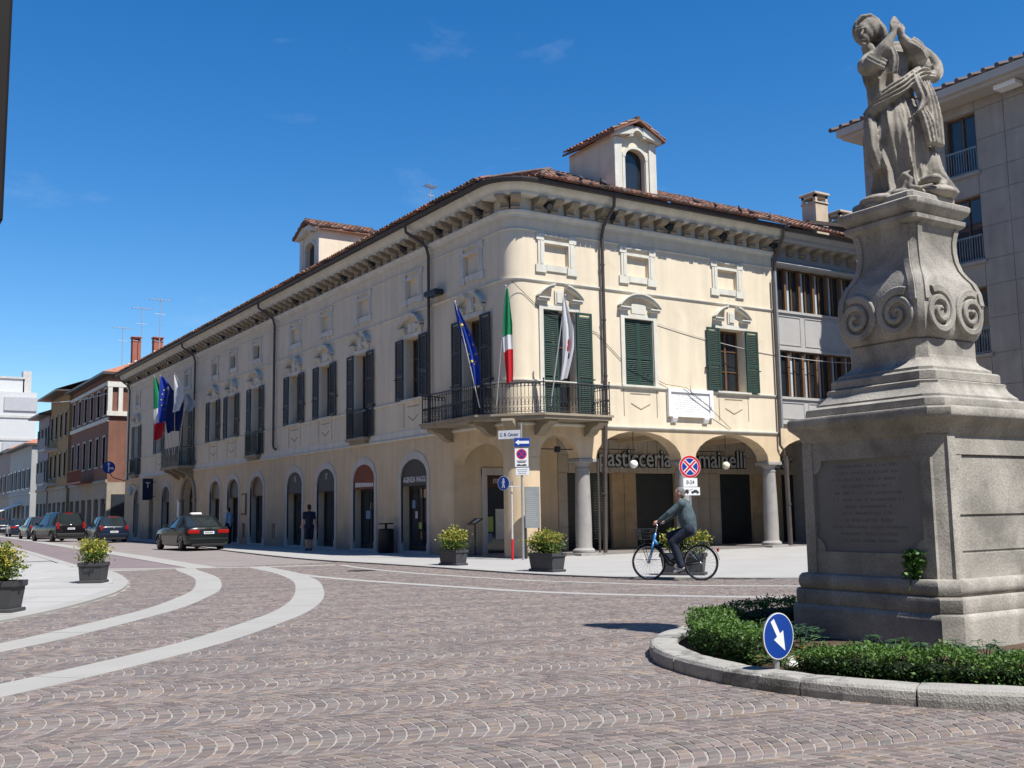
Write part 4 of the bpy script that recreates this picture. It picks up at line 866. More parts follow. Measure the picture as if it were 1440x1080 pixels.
# --- buildings along the street beyond the palazzo
def street_house(name, label, y0, y1, xf, h, wallm, rows, wins, wing=12, gable=False, ov=.6, gf=None, gh=4.2, frames=None, shut=None, roofm=None, endm=None):
    B = empty(name, (xf+wing/2, (y0+y1)/2, 0), label, 'building'); F = lambda u, z, d: (xf+d, u, z)
    hol = []; n = wins; st = (y1-y0)/n
    for i in range(n):
        for a, b in rows: hol.append((y0+st*(i+.5)-.5, y0+st*(i+.5)+.5, a, b, 0))
    gf_h = [(y0+st*(i+.5)-st*.33, y0+st*(i+.5)+st*.33, .0, 2.9, 0) for i in range(n)]
    q = MB(); facade(q, F, y0, y1, gh, h, hol, .2); q.build('wall', wallm, B)
    q = MB(); facade(q, F, y0, y1, 0, gh, gf_h, .35); q.build('ground_floor_wall', gf or wallm, B)
    q = MB(); q.poly([(xf, y0, gh), (xf+wing, y0, gh), (xf+wing, y0, h), (xf, y0, h)]); q.poly([(xf, y1, 0), (xf+wing, y1, 0), (xf+wing, y1, h), (xf, y1, h)]); q.poly([(xf+wing, y0, 0), (xf+wing, y1, 0), (xf+wing, y1, h), (xf+wing, y0, h)])
    q.poly([(xf, y0, 0), (xf+wing, y0, 0), (xf+wing, y0, gh), (xf, y0, gh)])
    if gable: q.poly([(xf, y0, h), (xf+wing, y0, h), (xf+wing/2, y0, h+wing*.22)]); q.poly([(xf, y1, h), (xf+wing, y1, h), (xf+wing/2, y1, h+wing*.22)])
    q.build('end_wall', endm or wallm, B)
    for a, b, z0, z1, _ in hol:
        q = MB(); q.fbox(F, a, b, z0, z1, .14, .16); w = q.build('window', GLASS, B)
        q = MB(); q.fbox(F, (a+b)/2-.04, (a+b)/2+.04, z0, z1, .10, .15); q.fbox(F, a-.12, a, z0-.05, z1+.12, -.05, .1); q.fbox(F, b, b+.12, z0-.05, z1+.12, -.05, .1); q.fbox(F, a-.12, b+.12, z1, z1+.14, -.06, .1); q.fbox(F, a-.18, b+.18, z0-.12, z0, -.10, .1); q.build('frame', frames or WHITE, w)
        if shut:
            for s_, e_ in ((a-.52, a-.02), (b+.02, b+.52)): q = MB(); q.fbox(F, s_, e_, z0, z1, -.10, -.06); q.build('shutter', shut, w)
    for a, b, z0, z1, _ in gf_h: q = MB(); q.fbox(F, a, b, z0, z1, .28, .3); w = q.build('shop_window', SHOPGL, B); q = MB(); q.fbox(F, (a+b)/2-.04, (a+b)/2+.04, z0, z1, .24, .3); q.fbox(F, a, b, z1-.35, z1, .2, .3); q.build('frame', LUN, w)
    q = MB(); q.fbox(F, y0-.02, y1+.02, gh-.12, gh+.12, -.12, .02); q.build('string_course', gf or TRIM, B)
    q = MB(); rz = h+wing*.22; e = ov
    q.frustum([(xf-e, y0-.3, h-.08), (xf+wing+e, y0-.3, h-.08), (xf+wing+e, y1+.3, h-.08), (xf-e, y1+.3, h-.08)], [(xf-e, y0-.3, h+.08), (xf+wing+e, y0-.3, h+.08), (xf+wing+e, y1+.3, h+.08), (xf-e, y1+.3, h+.08)])
    ev_ = q.build('eave', PIPE, B)
    q = MB(); i_ = .0 if gable else min(4., (y1-y0)*.45)
    q.poly([(xf-e, y0-.3, h+.1), (xf-e, y1+.3, h+.1), (xf+wing/2, y1+.3-i_, rz+.12), (xf+wing/2, y0-.3+i_, rz+.12)]); q.poly([(xf+wing+e, y0-.3, h+.1), (xf+wing+e, y1+.3, h+.1), (xf+wing/2, y1+.3-i_, rz+.12), (xf+wing/2, y0-.3+i_, rz+.12)])
    if not gable: q.poly([(xf-e, y0-.3, h+.1), (xf+wing+e, y0-.3, h+.1), (xf+wing/2, y0-.3+i_, rz+.12)]); q.poly([(xf-e, y1+.3, h+.1), (xf+wing+e, y1+.3, h+.1), (xf+wing/2, y1+.3-i_, rz+.12)])
    r = q.build('roof', roofm or M('far_tile', (.36, .15, .09), .9, .25, 2.5, .6, 12), B); return B, F, r
RED = M('red_render', (.18, .085, .058), .85, .14, 1.5, streak=.1); BEI = M('beige_stone', (.30, .255, .20), .85, .15, 1.5); YEL = M('amber_render', (.30, .19, .085), .85, .12, 1.2, streak=.1); LIL = M('lilac_render', (.25, .225, .23), .85, .12, 1.2, streak=.1)
RX = .12
B, F, r = street_house('red_house', 'dark red three-storey house with white window frames across the side street', 57.0, 72.4, RX, 12.4, RED, [(5.4, 7.6), (9.3, 11.3)], 6, gf=BEI, endm=RED, frames=M('dull_frame', (.36, .33, .29), .7, .1))
q = MB(); q.box(RX-.2, 2.4, 56.78, 57.02, 9.15, 9.5); q.box(RX-.2, 2.4, 56.78, 57.02, 11.35, 11.75)
for x in (RX-.15, RX+.62, RX+1.4): q.box(x, x+.32, 56.80, 57.02, 9.5, 11.35)
q.build('white_loggia', TRIM, B)
q = MB(); q.box(RX-.02, 3.6, 56.9, 57.02, .0, 4.1); q.build('corner_shop_wall', BEI, B)
for x in (RX+.3, RX+2.0): q = MB(); q.box(x, x+1.35, 56.86, 56.92, .3, 3.2); q.build('shop_window', SHOPGL, B)
q = MB(); q.fbox(F, 57, 72.4, 8.75, 9.05, -.12, .02); q.build('string_course', TRIM, B); q = MB(); q.fbox(F, 57, 72.4, 11.55, 11.8, -.15, .02); q.build('string_course', TRIM, B)
q = MB(); q.fbox(F, 62, 68, 4.2, 4.35, -1.0, 0); [q.fbox(F, 62+.18*n, 62.03+.18*n, 4.35, 5.25, -.98, -.95) for n in range(34)]; q.fbox(F, 62, 68.1, 5.25, 5.3, -1.0, -.93); q.build('balcony', M('rust_rail', (.25, .07, .04), .6, .2), B)
BRK = M('brick_chimney', (.30, .11, .075), .9, .25, 8)
chimney(5.0, 70.5, 14, 17.6, .75, r, BRK); chimney(7.0, 71, 14, 17.8, .8, r, BRK)
for xx, yy, zz in ((4.4, 61, 15.0), (2.8, 63, 14.1), (3.7, 64.5, 14.6), (1.9, 61.5, 13.5), (5.2, 65.5, 15.4)): q = MB(); q.box(xx-.16, xx+.16, yy-.16, yy+.16, zz-.6, zz); q.build('skylight', WHITE, r)
B2, F2, r2 = street_house('amber_house', 'amber rendered house with wide dark eaves beyond the red house', 72.5, 82.2, -.1, 12.7, YEL, [(5.2, 7.3), (8.8, 10.9)], 4, gable=True, ov=1.2, gf=BEI, frames=BEI)
for zz in (4.7, 7.9): q = MB(); q.fbox(F2, 78, 82, zz-.2, zz, -1.1, 0); [q.fbox(F2, 78+.2*n, 78.03+.2*n, zz, zz+1, -1.08, -1.05) for n in range(20)]; q.build('balcony', STONE, B2)
B3, F3, r3 = street_house('lilac_house', 'narrow lilac grey house beyond the amber house', 82.3, 88.6, -.2, 11.4, LIL, [(5.0, 7.0), (8.4, 10.2)], 3, ov=1.0, gf=BEI, frames=LIL, shut=SHUTD)
PRN = M('pale_render', (.33, .33, .315), .85, .1, 1)
B4, F4, r4 = street_house('pale_low_house', 'low pale grey house with dark shutters near the end of the street', 95.5, 112, .2, 9.4, PRN, [(4.8, 6.8)], 5, ov=.8, gf=PRN, shut=SHUTD)
for n in range(4): chimney(3+1.2*n, 99+2*n, 9.8, 12.6-.2*n, .8, r4, STONE)
q = MB(); q.fprism(lambda u, z, d: (.2+u, 101+d, z), [(0, 3.1), (-2.2, 2.3), (-2.2, 2.36), (0, 3.16)], 0, 7); q.build('awning', WHITE, B4)
B5, F5, r5 = street_house('grey_brown_house', 'grey brown house at the far end of the street', 112.2, 140, .4, 9.8, M('grey_brown', (.26, .22, .2), .9, .12, 1), [(4.8, 6.8)], 7, gf=BEI, shut=SHUTD)
WB = empty('white_tower_block', (0, 160, 0), 'white modern apartment block with grey panels rising behind the street houses', 'building')
q = MB(); q.box(-14, 8.2, 150, 165, 0, 21.0); q.build('wall', M('block_white', (.5, .5, .49), .7, .06), WB); q = MB(); q.box(-14, 6.6, 152, 165, 21.0, 23.3); q.build('penthouse', M('block_white', (.5, .5, .49)), WB); q = MB(); q.box(-14, 6.7, 151.8, 165, 23.3, 23.6); q.box(6.4, 7.6, 152, 154, 21, 24.6); q.build('roof_edge', STONE, WB)
for z in (6.5, 10, 13.5, 17): q = MB(); q.box(-13.9, 8.25, 149.85, 150.0, z, z+.35); q.build('floor_band', STONE, WB)
for z in (7.5, 11, 14.6, 18): q = MB(); q.box(3.6, 8.3, 149.8, 150.0, z+.1, z+2.2) if z in (11, 18) else q.box(-6, -3, 149.9, 150.0, z, z+2); q.build('panel', M('light_grey_panel', (.38, .38, .39), .7, .06), WB)
# --- dark overhanging storey of the building beside the camera (only its edge shows)
NB = empty('overhanging_building', (-18, -18.5, 0), 'dark brown overhanging upper storey edge of the building beside the square', 'building')
DBR = M('dark_brown_render', (.008, .006, .005), .8, .2, 2)
q = MB(); q.cbox(-21, -15.81, -17.45, -17.0, 3.66, 11, .02); q.build('upper_storey', DBR, NB); q = MB(); q.box(-21, -17.6, -17.45, -17.0, 0, 3.66); q.build('wall', DBR, NB)
q = MB(); q.box(-21.2, -15.75, -17.5, -16.95, 11, 11.2); q.build('roof', PIPE, NB)

# --- added house rows, out of view, blocking low sky to west and south
def plain_row(name, label, F, u0, u1, h, wallm, n, deep):
    B = empty(name, F((u0+u1)/2, 0, deep/2), label, 'building'); st = (u1-u0)/n
    hol = [(u0+st*(i+.5)-.55, u0+st*(i+.5)+.55, z, z+1.9, 0) for i in range(n) for z in (4.9, 8.3)]+[(u0+st*(i+.5)-1.1, u0+st*(i+.5)+1.1, 0, 2.8, 0) for i in range(n)]
    q = MB(); facade(q, F, u0, u1, 0, h, hol, .25); q.fbox(F, u0, u1, 0, h, .6, deep); q.build('wall', wallm, B)
    for a, b, z0, z1, _ in hol:
        q = MB(); q.fbox(F, a, b, z0, z1, .2, .22); w = q.build('window', GLASS, B)
        if z0 > 1: q = MB(); q.fbox(F, a-.15, b+.15, z0-.1, z0, -.1, .1); q.build('sill', TRIM, w)
    q = MB(); q.fbox(F, u0-.3, u1+.3, h, h+.25, -.7, deep+.3); q.build('eave', PIPE, B)
    q = MB(); q.poly([F(u0-.3, h+.26, -.7), F(u1+.3, h+.26, -.7), F(u1+.3, h+3, deep/2), F(u0-.3, h+3, deep/2)]); q.poly([F(u0-.3, h+.26, deep+.3), F(u1+.3, h+.26, deep+.3), F(u1+.3, h+3, deep/2), F(u0-.3, h+3, deep/2)]); q.build('roof', M('far_tile', (.36, .15, .09)), B)
FW = lambda u, z, d: (-23.5-d, u, z); FS = lambda u, z, d: (u, -43-d, z)
BRN = M('brown_render', (.30, .22, .15), .9, .1, 1); ROS = M('rose_render', (.36, .24, .18), .9, .1, 1)
plain_row('sky_block_house', 'added unseen brown rendered house blocking low sky west of the square', FW, -12, 14, 13.5, BRN, 8, 10)
plain_row('sky_block_house', 'added unseen rose rendered house blocking low sky west of the street', lambda u, z, d: (-16.0-d, u, z), 14.3, 60, 12.5, ROS, 14, 10)
plain_row('sky_block_house', 'added unseen rose rendered house blocking low sky opposite the arcade', FS, -24, 2, 14, ROS, 8, 10)
plain_row('sky_block_house', 'added unseen brown rendered house blocking low sky opposite the pedestal', FS, 2.3, 26, 13, BRN, 7, 10)
plain_row('sky_block_house', 'added unseen brown house blocking low sky behind the camera on the west side', FW, -42, -18, 13, BRN, 7, 10)
# ================================================================= MONUMENT, STATUE AND FLOWER BED
MX, MY = -7.80, -19.57
GRN = M('monument_granite', (.36, .335, .295), .9, .16, 2.2, .22, 42, .12, fine=.34, streak=.16, blotch=((.13, .122, .108), 1.6, .47, .6))
SLATE = M('slate_tablet', (.215, .208, .198), .7, .15, 2, .1, 30, .25)
MON = empty('stone_pedestal', (MX, MY, 0), 'tall weathered granite pedestal with scroll volutes standing in the round flower bed', 'pedestal')
def sq(a, c, z, bul=0): return [(MX+x, MY+y, z) for x, y in ((-a, -a+c), (-a+c, -a), (a-c, -a), (a, -a+c), (a, a-c), (a-c, a), (-a+c, a), (-a, a-c))]
def tier(name, prof, c, mat=GRN, sm=35, cf=None): q = MB(); q.loft([sq(a, cf(a) if cf else c, z) for a, z in prof]); return q.build(name, mat, MON, sm)
tier('base_block', [(.955, 0), (.955, .40), (.945, .44), (.93, .455)], .13)
tier('base_step', [(.925, .455), (.93, .47), (.93, .575), (.92, .592), (.905, .597)], .13)
tier('base_torus', [(.89, .597), (.905, .615), (.912, .66), (.905, .71), (.885, .738), (.85, .745)], .13)
# die: core, corner pilasters, frames and panels
tier('die', [(.79, .74), (.79, 2.02)], .12)
for sx, sy in ((-1, -1), (1, -1), (1, 1), (-1, 1)):
    q = MB()
    for (a0, a1) in (((.0, .17)),):
        pass
    A = .835; c = .11; w = .11
    pts = [(-A, -A+c+w), (-A, -A+c), (-A+.03, -A+c-.005), (-A+c-.005, -A+.03), (-A+c, -A), (-A+c+w, -A), (-A+c+w, -A+.05), (-A+.05, -A+c+w)]
    q.frustum([(MX-sx*p[0], MY-sy*p[1], .745) for p in pts], [(MX-sx*p[0], MY-sy*p[1], 2.02) for p in pts]); q.build('pilaster', GRN, MON)
def FMw(u, z, d): return (MX-.835+d, MY-u, z)     # west face, u to the right as seen
def FMs(u, z, d): return (MX+u, MY-.835+d, z)     # south face
IW = .835-.11-.11
for F in (FMw, FMs):
    q = MB(); q.fbox(F, -IW, IW, 1.84, 2.02, .01, .06); q.build('panel_frame', GRN, MON)
    q = MB(); q.fbox(F, -IW, IW, .745, .96, .008, .06); q.build('panel_frame', GRN, MON)
    for su in (-1, 1):
        for z, s in ((1.84, -1), (.96, 1)):
            if F is FMs and z == .96: continue
            q = MB(); q.fprism(F, [(su*IW, z)]+[(su*(IW-.10*cos(pi/2*k/6)), z+s*.13*sin(pi/2*k/6)) for k in range(7)], .015, .06); q.build('corner_boss', GRN, MON)
q = MB(); q.fbox(FMw, -IW, IW, .96, 1.84, .038, .06); tab = q.build('inscription_tablet', SLATE, MON)
INK2 = M('worn_carving', (.15, .145, .138), .8, 0); R = random.Random(11); q = MB()
for n in range(12):
    L_ = R.uniform(.26, .46); z = 1.76-n*.064; u = -L_
    while u < L_: w = R.uniform(.004, .007); q.fbox(FMw, u, u+w, z, z+R.uniform(.02, .03), .0365, .039); u += w+(R.uniform(.006, .014) if R.random() < .86 else .04)
q.build('carved_lettering', INK2, tab)['kind'] = 'stuff'
for z0, z1, k in ((1.30, 1.83, 0), (.98, 1.29, 1)):
    q = MB(); q.fbox(FMs, -IW, IW, z0+.006, z1-.006, .028+.006*k, .06); q.build('panel_block', GRN, MON)
tier('cornice', [(.80, 2.0), (.83, 2.015), (.85, 2.05), (.865, 2.09), (.90, 2.13), (.935, 2.165), (.945, 2.19), (.945, 2.245), (.935, 2.262), (.80, 2.28)], .14)
tier('upper_step', [(.80, 2.275), (.805, 2.29), (.80, 2.35), (.785, 2.362), (.70, 2.385)], .12)
tier('cavetto_step', [(.715, 2.38), (.715, 2.40), (.685, 2.43), (.655, 2.47), (.64, 2.51), (.645, 2.535), (.63, 2.545), (.55, 2.56)], .11)
tier('plinth_step', [(.605, 2.555), (.605, 2.63), (.59, 2.645), (.53, 2.66)], .10)
tier('cavetto_step', [(.55, 2.655), (.55, 2.68), (.52, 2.70), (.475, 2.74), (.455, 2.78), (.455, 2.80), (.45, 2.81)], .09)
tier('volute_foot', [(.45, 2.80), (.45, 2.965), (.40, 2.97)], .08)
VP = [(.40, 2.95), (.452, 3.0), (.485, 3.08), (.505, 3.20), (.508, 3.33), (.495, 3.45), (.465, 3.55), (.42, 3.62), (.385, 3.69), (.362, 3.78), (.352, 3.88), (.352, 3.97), (.362, 4.04), (.375, 4.10)]
tier('volute_block', VP, .05, sm=28, cf=lambda a: .045)
FVw = lambda u, z, d: (MX-.50+d, MY-u, z); FVs = lambda u, z, d: (MX+u, MY-.50+d, z)
def spiral(F, u, z, R0, s, par, name):      # flat carved band coiling inwards
    n = 60; rings = []
    for i in range(n):
        t = i/(n-1); a = pi*.35+s*t*2*pi*2.15 if s > 0 else pi*.65+s*t*2*pi*2.15; r = R0*(1-t)**.9+.016; w = .040*(1-.55*t); dp = -.028-.022*t; cr_ = []
        for dr, dd in ((-w, .03), (-w, dp+.010), (-w+.012, dp), (w-.012, dp), (w, dp+.010), (w, .03)): cr_.append(F(u+(r+dr)*cos(a), z+(r+dr)*sin(a), dd))
        rings.append(cr_)
    q = MB(); q.loft(rings); return q.build(name, GRN, par, 35)
for F in (FVw, FVs):
    for s in (-1, 1):
        spiral(F, s*.238, 3.225, .208, s, MON, 'volute_scroll')
        q = MB(); rings = []
        for a, z in VP:
            if z < 3.3: continue
            o = .50-a; rings.append([F(s*(a-.05), z, o-.018), F(s*(a-.115), z, o-.018), F(s*(a-.115), z, o+.02), F(s*(a-.05), z, o+.02)])
        q.loft(rings); q.build('edge_moulding', GRN, MON, 30)
tier('cap_cornice', [(.345, 4.06), (.37, 4.09), (.38, 4.12), (.43, 4.15), (.435, 4.19), (.40, 4.20), (.42, 4.23), (.46, 4.27), (.47, 4.30), (.47, 4.335), (.45, 4.35), (.36, 4.38)], .05)
tier('cap_plinth', [(.365, 4.375), (.365, 4.43), (.34, 4.45), (.30, 4.46)], .04)
# ---------------- statue
STM = M('statue_stone', (.34, .31, .265), .92, .2, 4, .35, 110, .12, fine=.14, streak=.2, blotch=((.09, .085, .075), 3.4, .48, .65))  # dark blotches: weathering, also painted in as occlusion shade for the folds
def f(zx, zy, y=0): return Vector(((zx-316)/502, y, (975-zy)/455))
def lerp_tab(T, x):
    for (a, *A), (b, *B_) in zip(T, T[1:]):
        if a <= x <= b: t = (x-a)/(b-a); t = t*t*(3-2*t); return [p+(q_-p)*t for p, q_ in zip(A, B_)]
    return list(T[0][1:]) if x < T[0][0] else list(T[-1][1:])
sharp = lambda x: 1-2*abs(sin(x/2))**.75
q = MB(); E_ = lambda c, r, rot=None: q.ell(c, r, 16, 12, rot); K = lambda pts, rad: q.limb(pts, rad, 10)
# long skirt with hanging folds                zy: centre x, rx, ry, fold depth
SK = [(455, 292, .185, .165, .012), (520, 298, .255, .21, .034), (590, 302, .295, .24, .046), (680, 312, .32, .255, .056), (780, 322, .32, .26, .062), (880, 336, .30, .26, .066), (985, 350, .325, .285, .070)]
rings = []; NA = 110
for i in range(58):
    zy = 455+530*i/57; cx_, rx, ry, fd = lerp_tab(SK, zy); ring = []
    for k in range(NA):
        th = 2*pi*k/NA; zz = (zy-455)/530
        kn = math.exp(-((zy-668)/85)**2)*math.exp(-((th-pi*1.40)/.30)**2); sh_ = math.exp(-((zy-800)/150)**2)*math.exp(-((th-pi*(1.42+.16*(zy-668)/250))/.26)**2); th_ = math.exp(-((zy-590)/75)**2)*math.exp(-((th-pi*1.38)/.5)**2)
        w = 1-.3*min(1, kn)
        fo = fd*(.75*sharp(9*th+2.4*zz+.6)+.62*sharp(16*th-2.2*zz+2)+.5*sharp(25*th+3*zz))*.72*w
        r1 = 1+fo/rx; bx_ = (kn*.055+th_*.015)
        ring.append(Vector((f(cx_, zy).x+cos(th)*rx*r1+cos(th)*bx_, .03+sin(th)*ry*r1+sin(th)*bx_, f(0, zy).z)))
    rings.append(ring)
q.loft(rings)
# torso
TO = [(235, 262, .12, .12, .004), (262, 275, .235, .155, .010), (300, 278, .25, .175, .018), (360, 280, .232, .172, .028), (420, 290, .218, .17, .028), (490, 296, .235, .19, .018)]; rings = []
for i in range(24):
    zy = 235+255*i/23; cx_, rx, ry, fd = lerp_tab(TO, zy)
    rings.append([Vector((f(cx_, zy).x+cos(t)*(rx+fd*sharp(9*t+2*i/23)), .03+sin(t)*(ry+fd*sharp(9*t+3*i/23)), f(0, zy).z)) for t in [2*pi*k/72 for k in range(72)]])
q.loft(rings)
def ribbon(pts, wv, thick, ridges=3, rd=.018, taper=None):
    P = smooth3([Vector(p) for p in pts], 5); W_ = [Vector(w) for w in (wv if isinstance(wv, list) else [wv]*len(pts))]; n = len(P); rings = []
    for i, p in enumerate(P):
        t = (P[min(i+1, n-1)]-P[max(i-1, 0)]).normalized(); s = i/(n-1)*(len(W_)-1); a = int(min(s, len(W_)-1.001)); w = W_[a].lerp(W_[min(a+1, len(W_)-1)], s-a); ww = w-t*w.dot(t); nn = t.cross(ww).normalized(); m = 5*ridges; top_ = []; bot = []
        for k in range(m+1): u = -1+2*k/m; e = sqrt(max(0, 1-u**4)); top_.append(p+ww*u+nn*(thick*e+rd*e*cos(u*pi*ridges+.6*s))); bot.append(p+ww*u-nn*(thick*e+rd*e*cos(u*pi*ridges+.6*s)))
        rings.append(top_+bot[::-1][1:-1])
    q.loft(rings)
def smooth3(P, n=5):
    out = []
    for i in range(len(P)-1):
        a, b, c, d = P[max(i-1, 0)], P[i], P[i+1], P[min(i+2, len(P)-1)]
        for k in range(n): t = k/n; out.append(.5*((2*b)+(c-a)*t+(2*a-5*b+4*c-d)*t*t+(3*b-a-3*c+d)*t**3))
    return out+[P[-1]]
# head, veil, neck
tilt = Matrix.Rotation(radians(-26), 3, 'Y') @ Matrix.Rotation(radians(8), 3, 'X')
E_(f(167, 152, -.045), (.086, .100, .128), tilt); E_(f(155, 188, -.075), (.054, .060, .074), tilt)                    # skull and jaw
K([f(140, 158, -.150), f(126, 186, -.172)], [.010, .017]); K([f(118, 150, -.135), f(152, 146, -.155)], [.011, .011]); K([f(125, 207, -.145), f(148, 205, -.152)], [.009, .009]); E_(f(142, 224, -.118), (.028, .028, .022))
E_(f(192, 128, .015), (.150, .160, .168), tilt); K([f(108, 160, -.075), f(112, 110, -.10), f(142, 80, -.115), f(190, 72, -.105), f(232, 94, -.08), f(250, 145, -.045), f(252, 200, -.02), f(236, 245, -.02)], [.012, .015, .018, .020, .024, .030, .040, .048])
ribbon([f(205, 75, .06), f(262, 130, .09), f(300, 200, .10), f(350, 255, .12)], [(.0, .10, .02), (.05, .12, .05), (.10, .10, .08), (.12, .1, .1)], .07, 3, .014)
K([f(180, 225, -.03), f(222, 285, .01)], [.066, .085]); ribbon([f(240, 215, -.05), f(262, 262, -.12), f(240, 300, -.16), f(200, 322, -.15)], (.045, -.02, .03), .035, 2, .012)
# right arm with wide sleeve, left arm
K([f(205, 272, .0), f(160, 330, -.10)], [.098, .105]); E_(f(172, 335, -.13), (.105, .095, .105)); K([f(172, 338, -.16), f(225, 272, -.235), f(268, 210, -.255)], [.088, .070, .040])
ribbon([f(150, 300, -.19), f(185, 335, -.235), f(228, 350, -.22)], (.02, 0, .06), .03, 3, .007); ribbon([f(245, 262, -.26), f(268, 325, -.25), f(262, 392, -.215)], (.055, 0, .0), .018, 2, .012)
K([f(352, 252, .05), f(440, 300, .02), f(452, 318, -.02)], [.115, .105, .10]); K([f(450, 316, -.03), f(395, 262, -.12), f(330, 208, -.19)], [.098, .082, .044])
ribbon([f(372, 228, -.17), f(415, 255, -.165), f(455, 300, -.11)], (.02, .02, .075), .045, 4, .008)
# praying hands
K([f(268, 210, -.255), f(279, 168, -.255)], [.038, .036]); K([f(330, 208, -.19), f(312, 168, -.215)], [.038, .036])
for k, (tx, ty) in enumerate(((270, 130), (279, 117), (288, 112), (296, 120))): K([f(276+k*5, 170, -.26+.010*k), f(tx+4, 142, -.262+.010*k), f(tx, ty, -.25+.010*k)], [.017, .0155, .011])
for k, (tx, ty) in enumerate(((288, 108), (298, 107), (308, 116), (316, 130))): K([f(308+k*5, 170, -.215+.010*k), f(tx+9, 140, -.215+.010*k), f(tx, ty, -.215+.010*k)], [.017, .0155, .011])
K([f(266, 190, -.27), f(258, 164, -.28), f(262, 144, -.272)], [.018, .015, .011]); K([f(332, 190, -.2), f(340, 165, -.2), f(334, 146, -.2)], [.018, .015, .011])
# billowing mantle and the sash it forms
ribbon([f(330, 190, .13), f(405, 190, .12), f(480, 215, .10), f(530, 268, .07), f(545, 322, .03), f(520, 368, -.02), f(462, 384, -.07)], [(.0, .12, .04), (.02, .13, .05), (.05, .12, .05), (.06, .11, .02), (.05, .10, -.02), (.02, .08, -.04), (0, .05, .05)], .05, 3, .014)
E_(f(455, 265, .10), (.165, .085, .20)); E_(f(500, 320, .07), (.10, .08, .12))
ribbon([f(490, 378, -.04), f(430, 378, -.12), f(375, 408, -.17), f(318, 448, -.195), f(250, 490, -.20), f(192, 532, -.165), f(152, 585, -.07)], [(0, .02, .07), (0, .02, .09), (.04, .02, .12), (.05, 0, .135), (.06, 0, .14), (.06, 0, .13), (.05, .02, .09)], .040, 4, .030)
ribbon([f(372, 385, -.18), f(388, 450, -.215), f(412, 520, -.225), f(385, 575, -.235), f(342, 612, -.235)], [(.05, 0, 0), (.06, -.02, 0), (.055, -.02, .02), (.05, 0, .03), (.02, 0, .03)], .028, 2, .014)
ribbon([f(440, 400, -.08), f(458, 500, -.14), f(470, 620, -.165), f(478, 745, -.165)], [(.06, .03, 0), (.085, .04, 0), (.095, .05, 0), (.075, .05, 0)], .04, 4, .020)
ribbon([f(400, 560, -.20), f(425, 650, -.235), f(440, 745, -.235)], [(.04, .0, 0), (.07, .02, 0), (.06, .02, 0)], .03, 3, .018)
ribbon([f(165, 575, -.06), f(172, 660, -.09), f(178, 750, -.08), f(205, 840, -.06)], [(.05, .08, 0), (.07, .11, 0), (.075, .12, 0), (.05, .09, 0)], .045, 4, .020); E_(f(215, 700, .0), (.14, .18, .30)); E_(f(450, 830, -.04), (.13, .14, .22))
ribbon([f(470, 770, -.10), f(495, 860, -.10), f(545, 930, -.08), f(582, 968, -.06)], [(.05, .05, 0), (.05, .06, 0), (.04, .08, .03), (.02, .05, .02)], .03, 3, .015)
K([f(392, 925, -.22), f(418, 922, -.31), f(436, 930, -.345)], [.050, .042, .028]); K([f(462, 905, -.16), f(488, 932, -.20), f(470, 948, -.25)], [.048, .046, .03])
for c, r in ((f(190, 1000, -.05), (.2, .22, .07)), (f(300, 985, -.15), (.22, .2, .07)), (f(450, 975, -.1), (.24, .22, .08)), (f(520, 965, 0), (.14, .2, .09)), (f(340, 985, .15), (.32, .2, .08)), (f(150, 1030, -.12), (.10, .10, .05))): E_(c, r)
K([f(245, 940, -.28), f(270, 905, -.32), f(300, 930, -.33), f(290, 965, -.33), f(340, 975, -.34), f(400, 960, -.34)], [.022, .024, .026, .022, .022, .015]); K([f(270, 905, -.32), f(300, 890, -.32)], [.02, .012]); K([f(280, 930, -.32), f(255, 985, -.3)], [.02, .015])
ribbon([f(212, 85, -.02), f(258, 140, -.03), f(268, 215, -.03), f(245, 275, -.08)], [(.03, .09, .0), (.03, .11, 0), (.03, .11, 0), (.04, .08, 0)], .03, 3, .016)
q.v = [tuple(p) for p in q.v]
me = remeshed(q, 'statue', STM, .010, 1)
st_ = D.objects.new('statue', me); COL.objects.link(st_); st_.location = (MX, MY, 4.50); st_.rotation_euler.z = -YAW; st_.scale = (1, 1, .965); ORG['statue'] = (MX, MY, 4.5)
tag(st_, 'weathered stone statue of a veiled woman with raised praying hands on the pedestal', 'statue')
# ---------------- round bed: kerb stones, soil, hedges, flowers
KST = M('kerb_granite', (.34, .325, .295), .85, .16, 3, .5, 60, .2, fine=.2, blotch=((.10, .098, .09), 3.2, .50, .85))
SOIL = M('bed_soil', (.10, .07, .05), .95, .3, 6, .8, 30, .05)
kr = empty('bed_kerb', (KC.x, KC.y, 0), kind='structure'); R = random.Random(4); a = 0.0
while a < 2*pi-.05:
    da = R.uniform(.22, .34); b = min(a+da, 2*pi)
    if 2*pi-b < .15: b = 2*pi
    q = MB(); n = 5; rings = []; g = .0022; jo = R.uniform(-.008, .008); jz = R.uniform(-.006, .004)
    for i in range(n+1):
        t = a+g+(b-a-2*g)*i/n; sh = -.008 if i in (0, n) else 0; rr = KR+jo+R.uniform(-.008, .004)+sh; z1 = .135+jz+sh*.6
        rings.append([(KC.x+r_*cos(t), KC.y+r_*sin(t), z) for r_, z in ((rr, -.03), (rr+.006, .05), (rr, .10), (rr-.018, z1-.008), (rr-.04, z1), (KR-.26, z1), (KR-.27, z1-.02), (KR-.27, 0))])
    q.loft(rings); q.build('kerb_stone', KST, kr); a = b
q = MB(); n = 48; rr_ = [0, .9, 1.8, 2.2, 2.56]; zz_ = [.16, .16, .13, .10, .085]
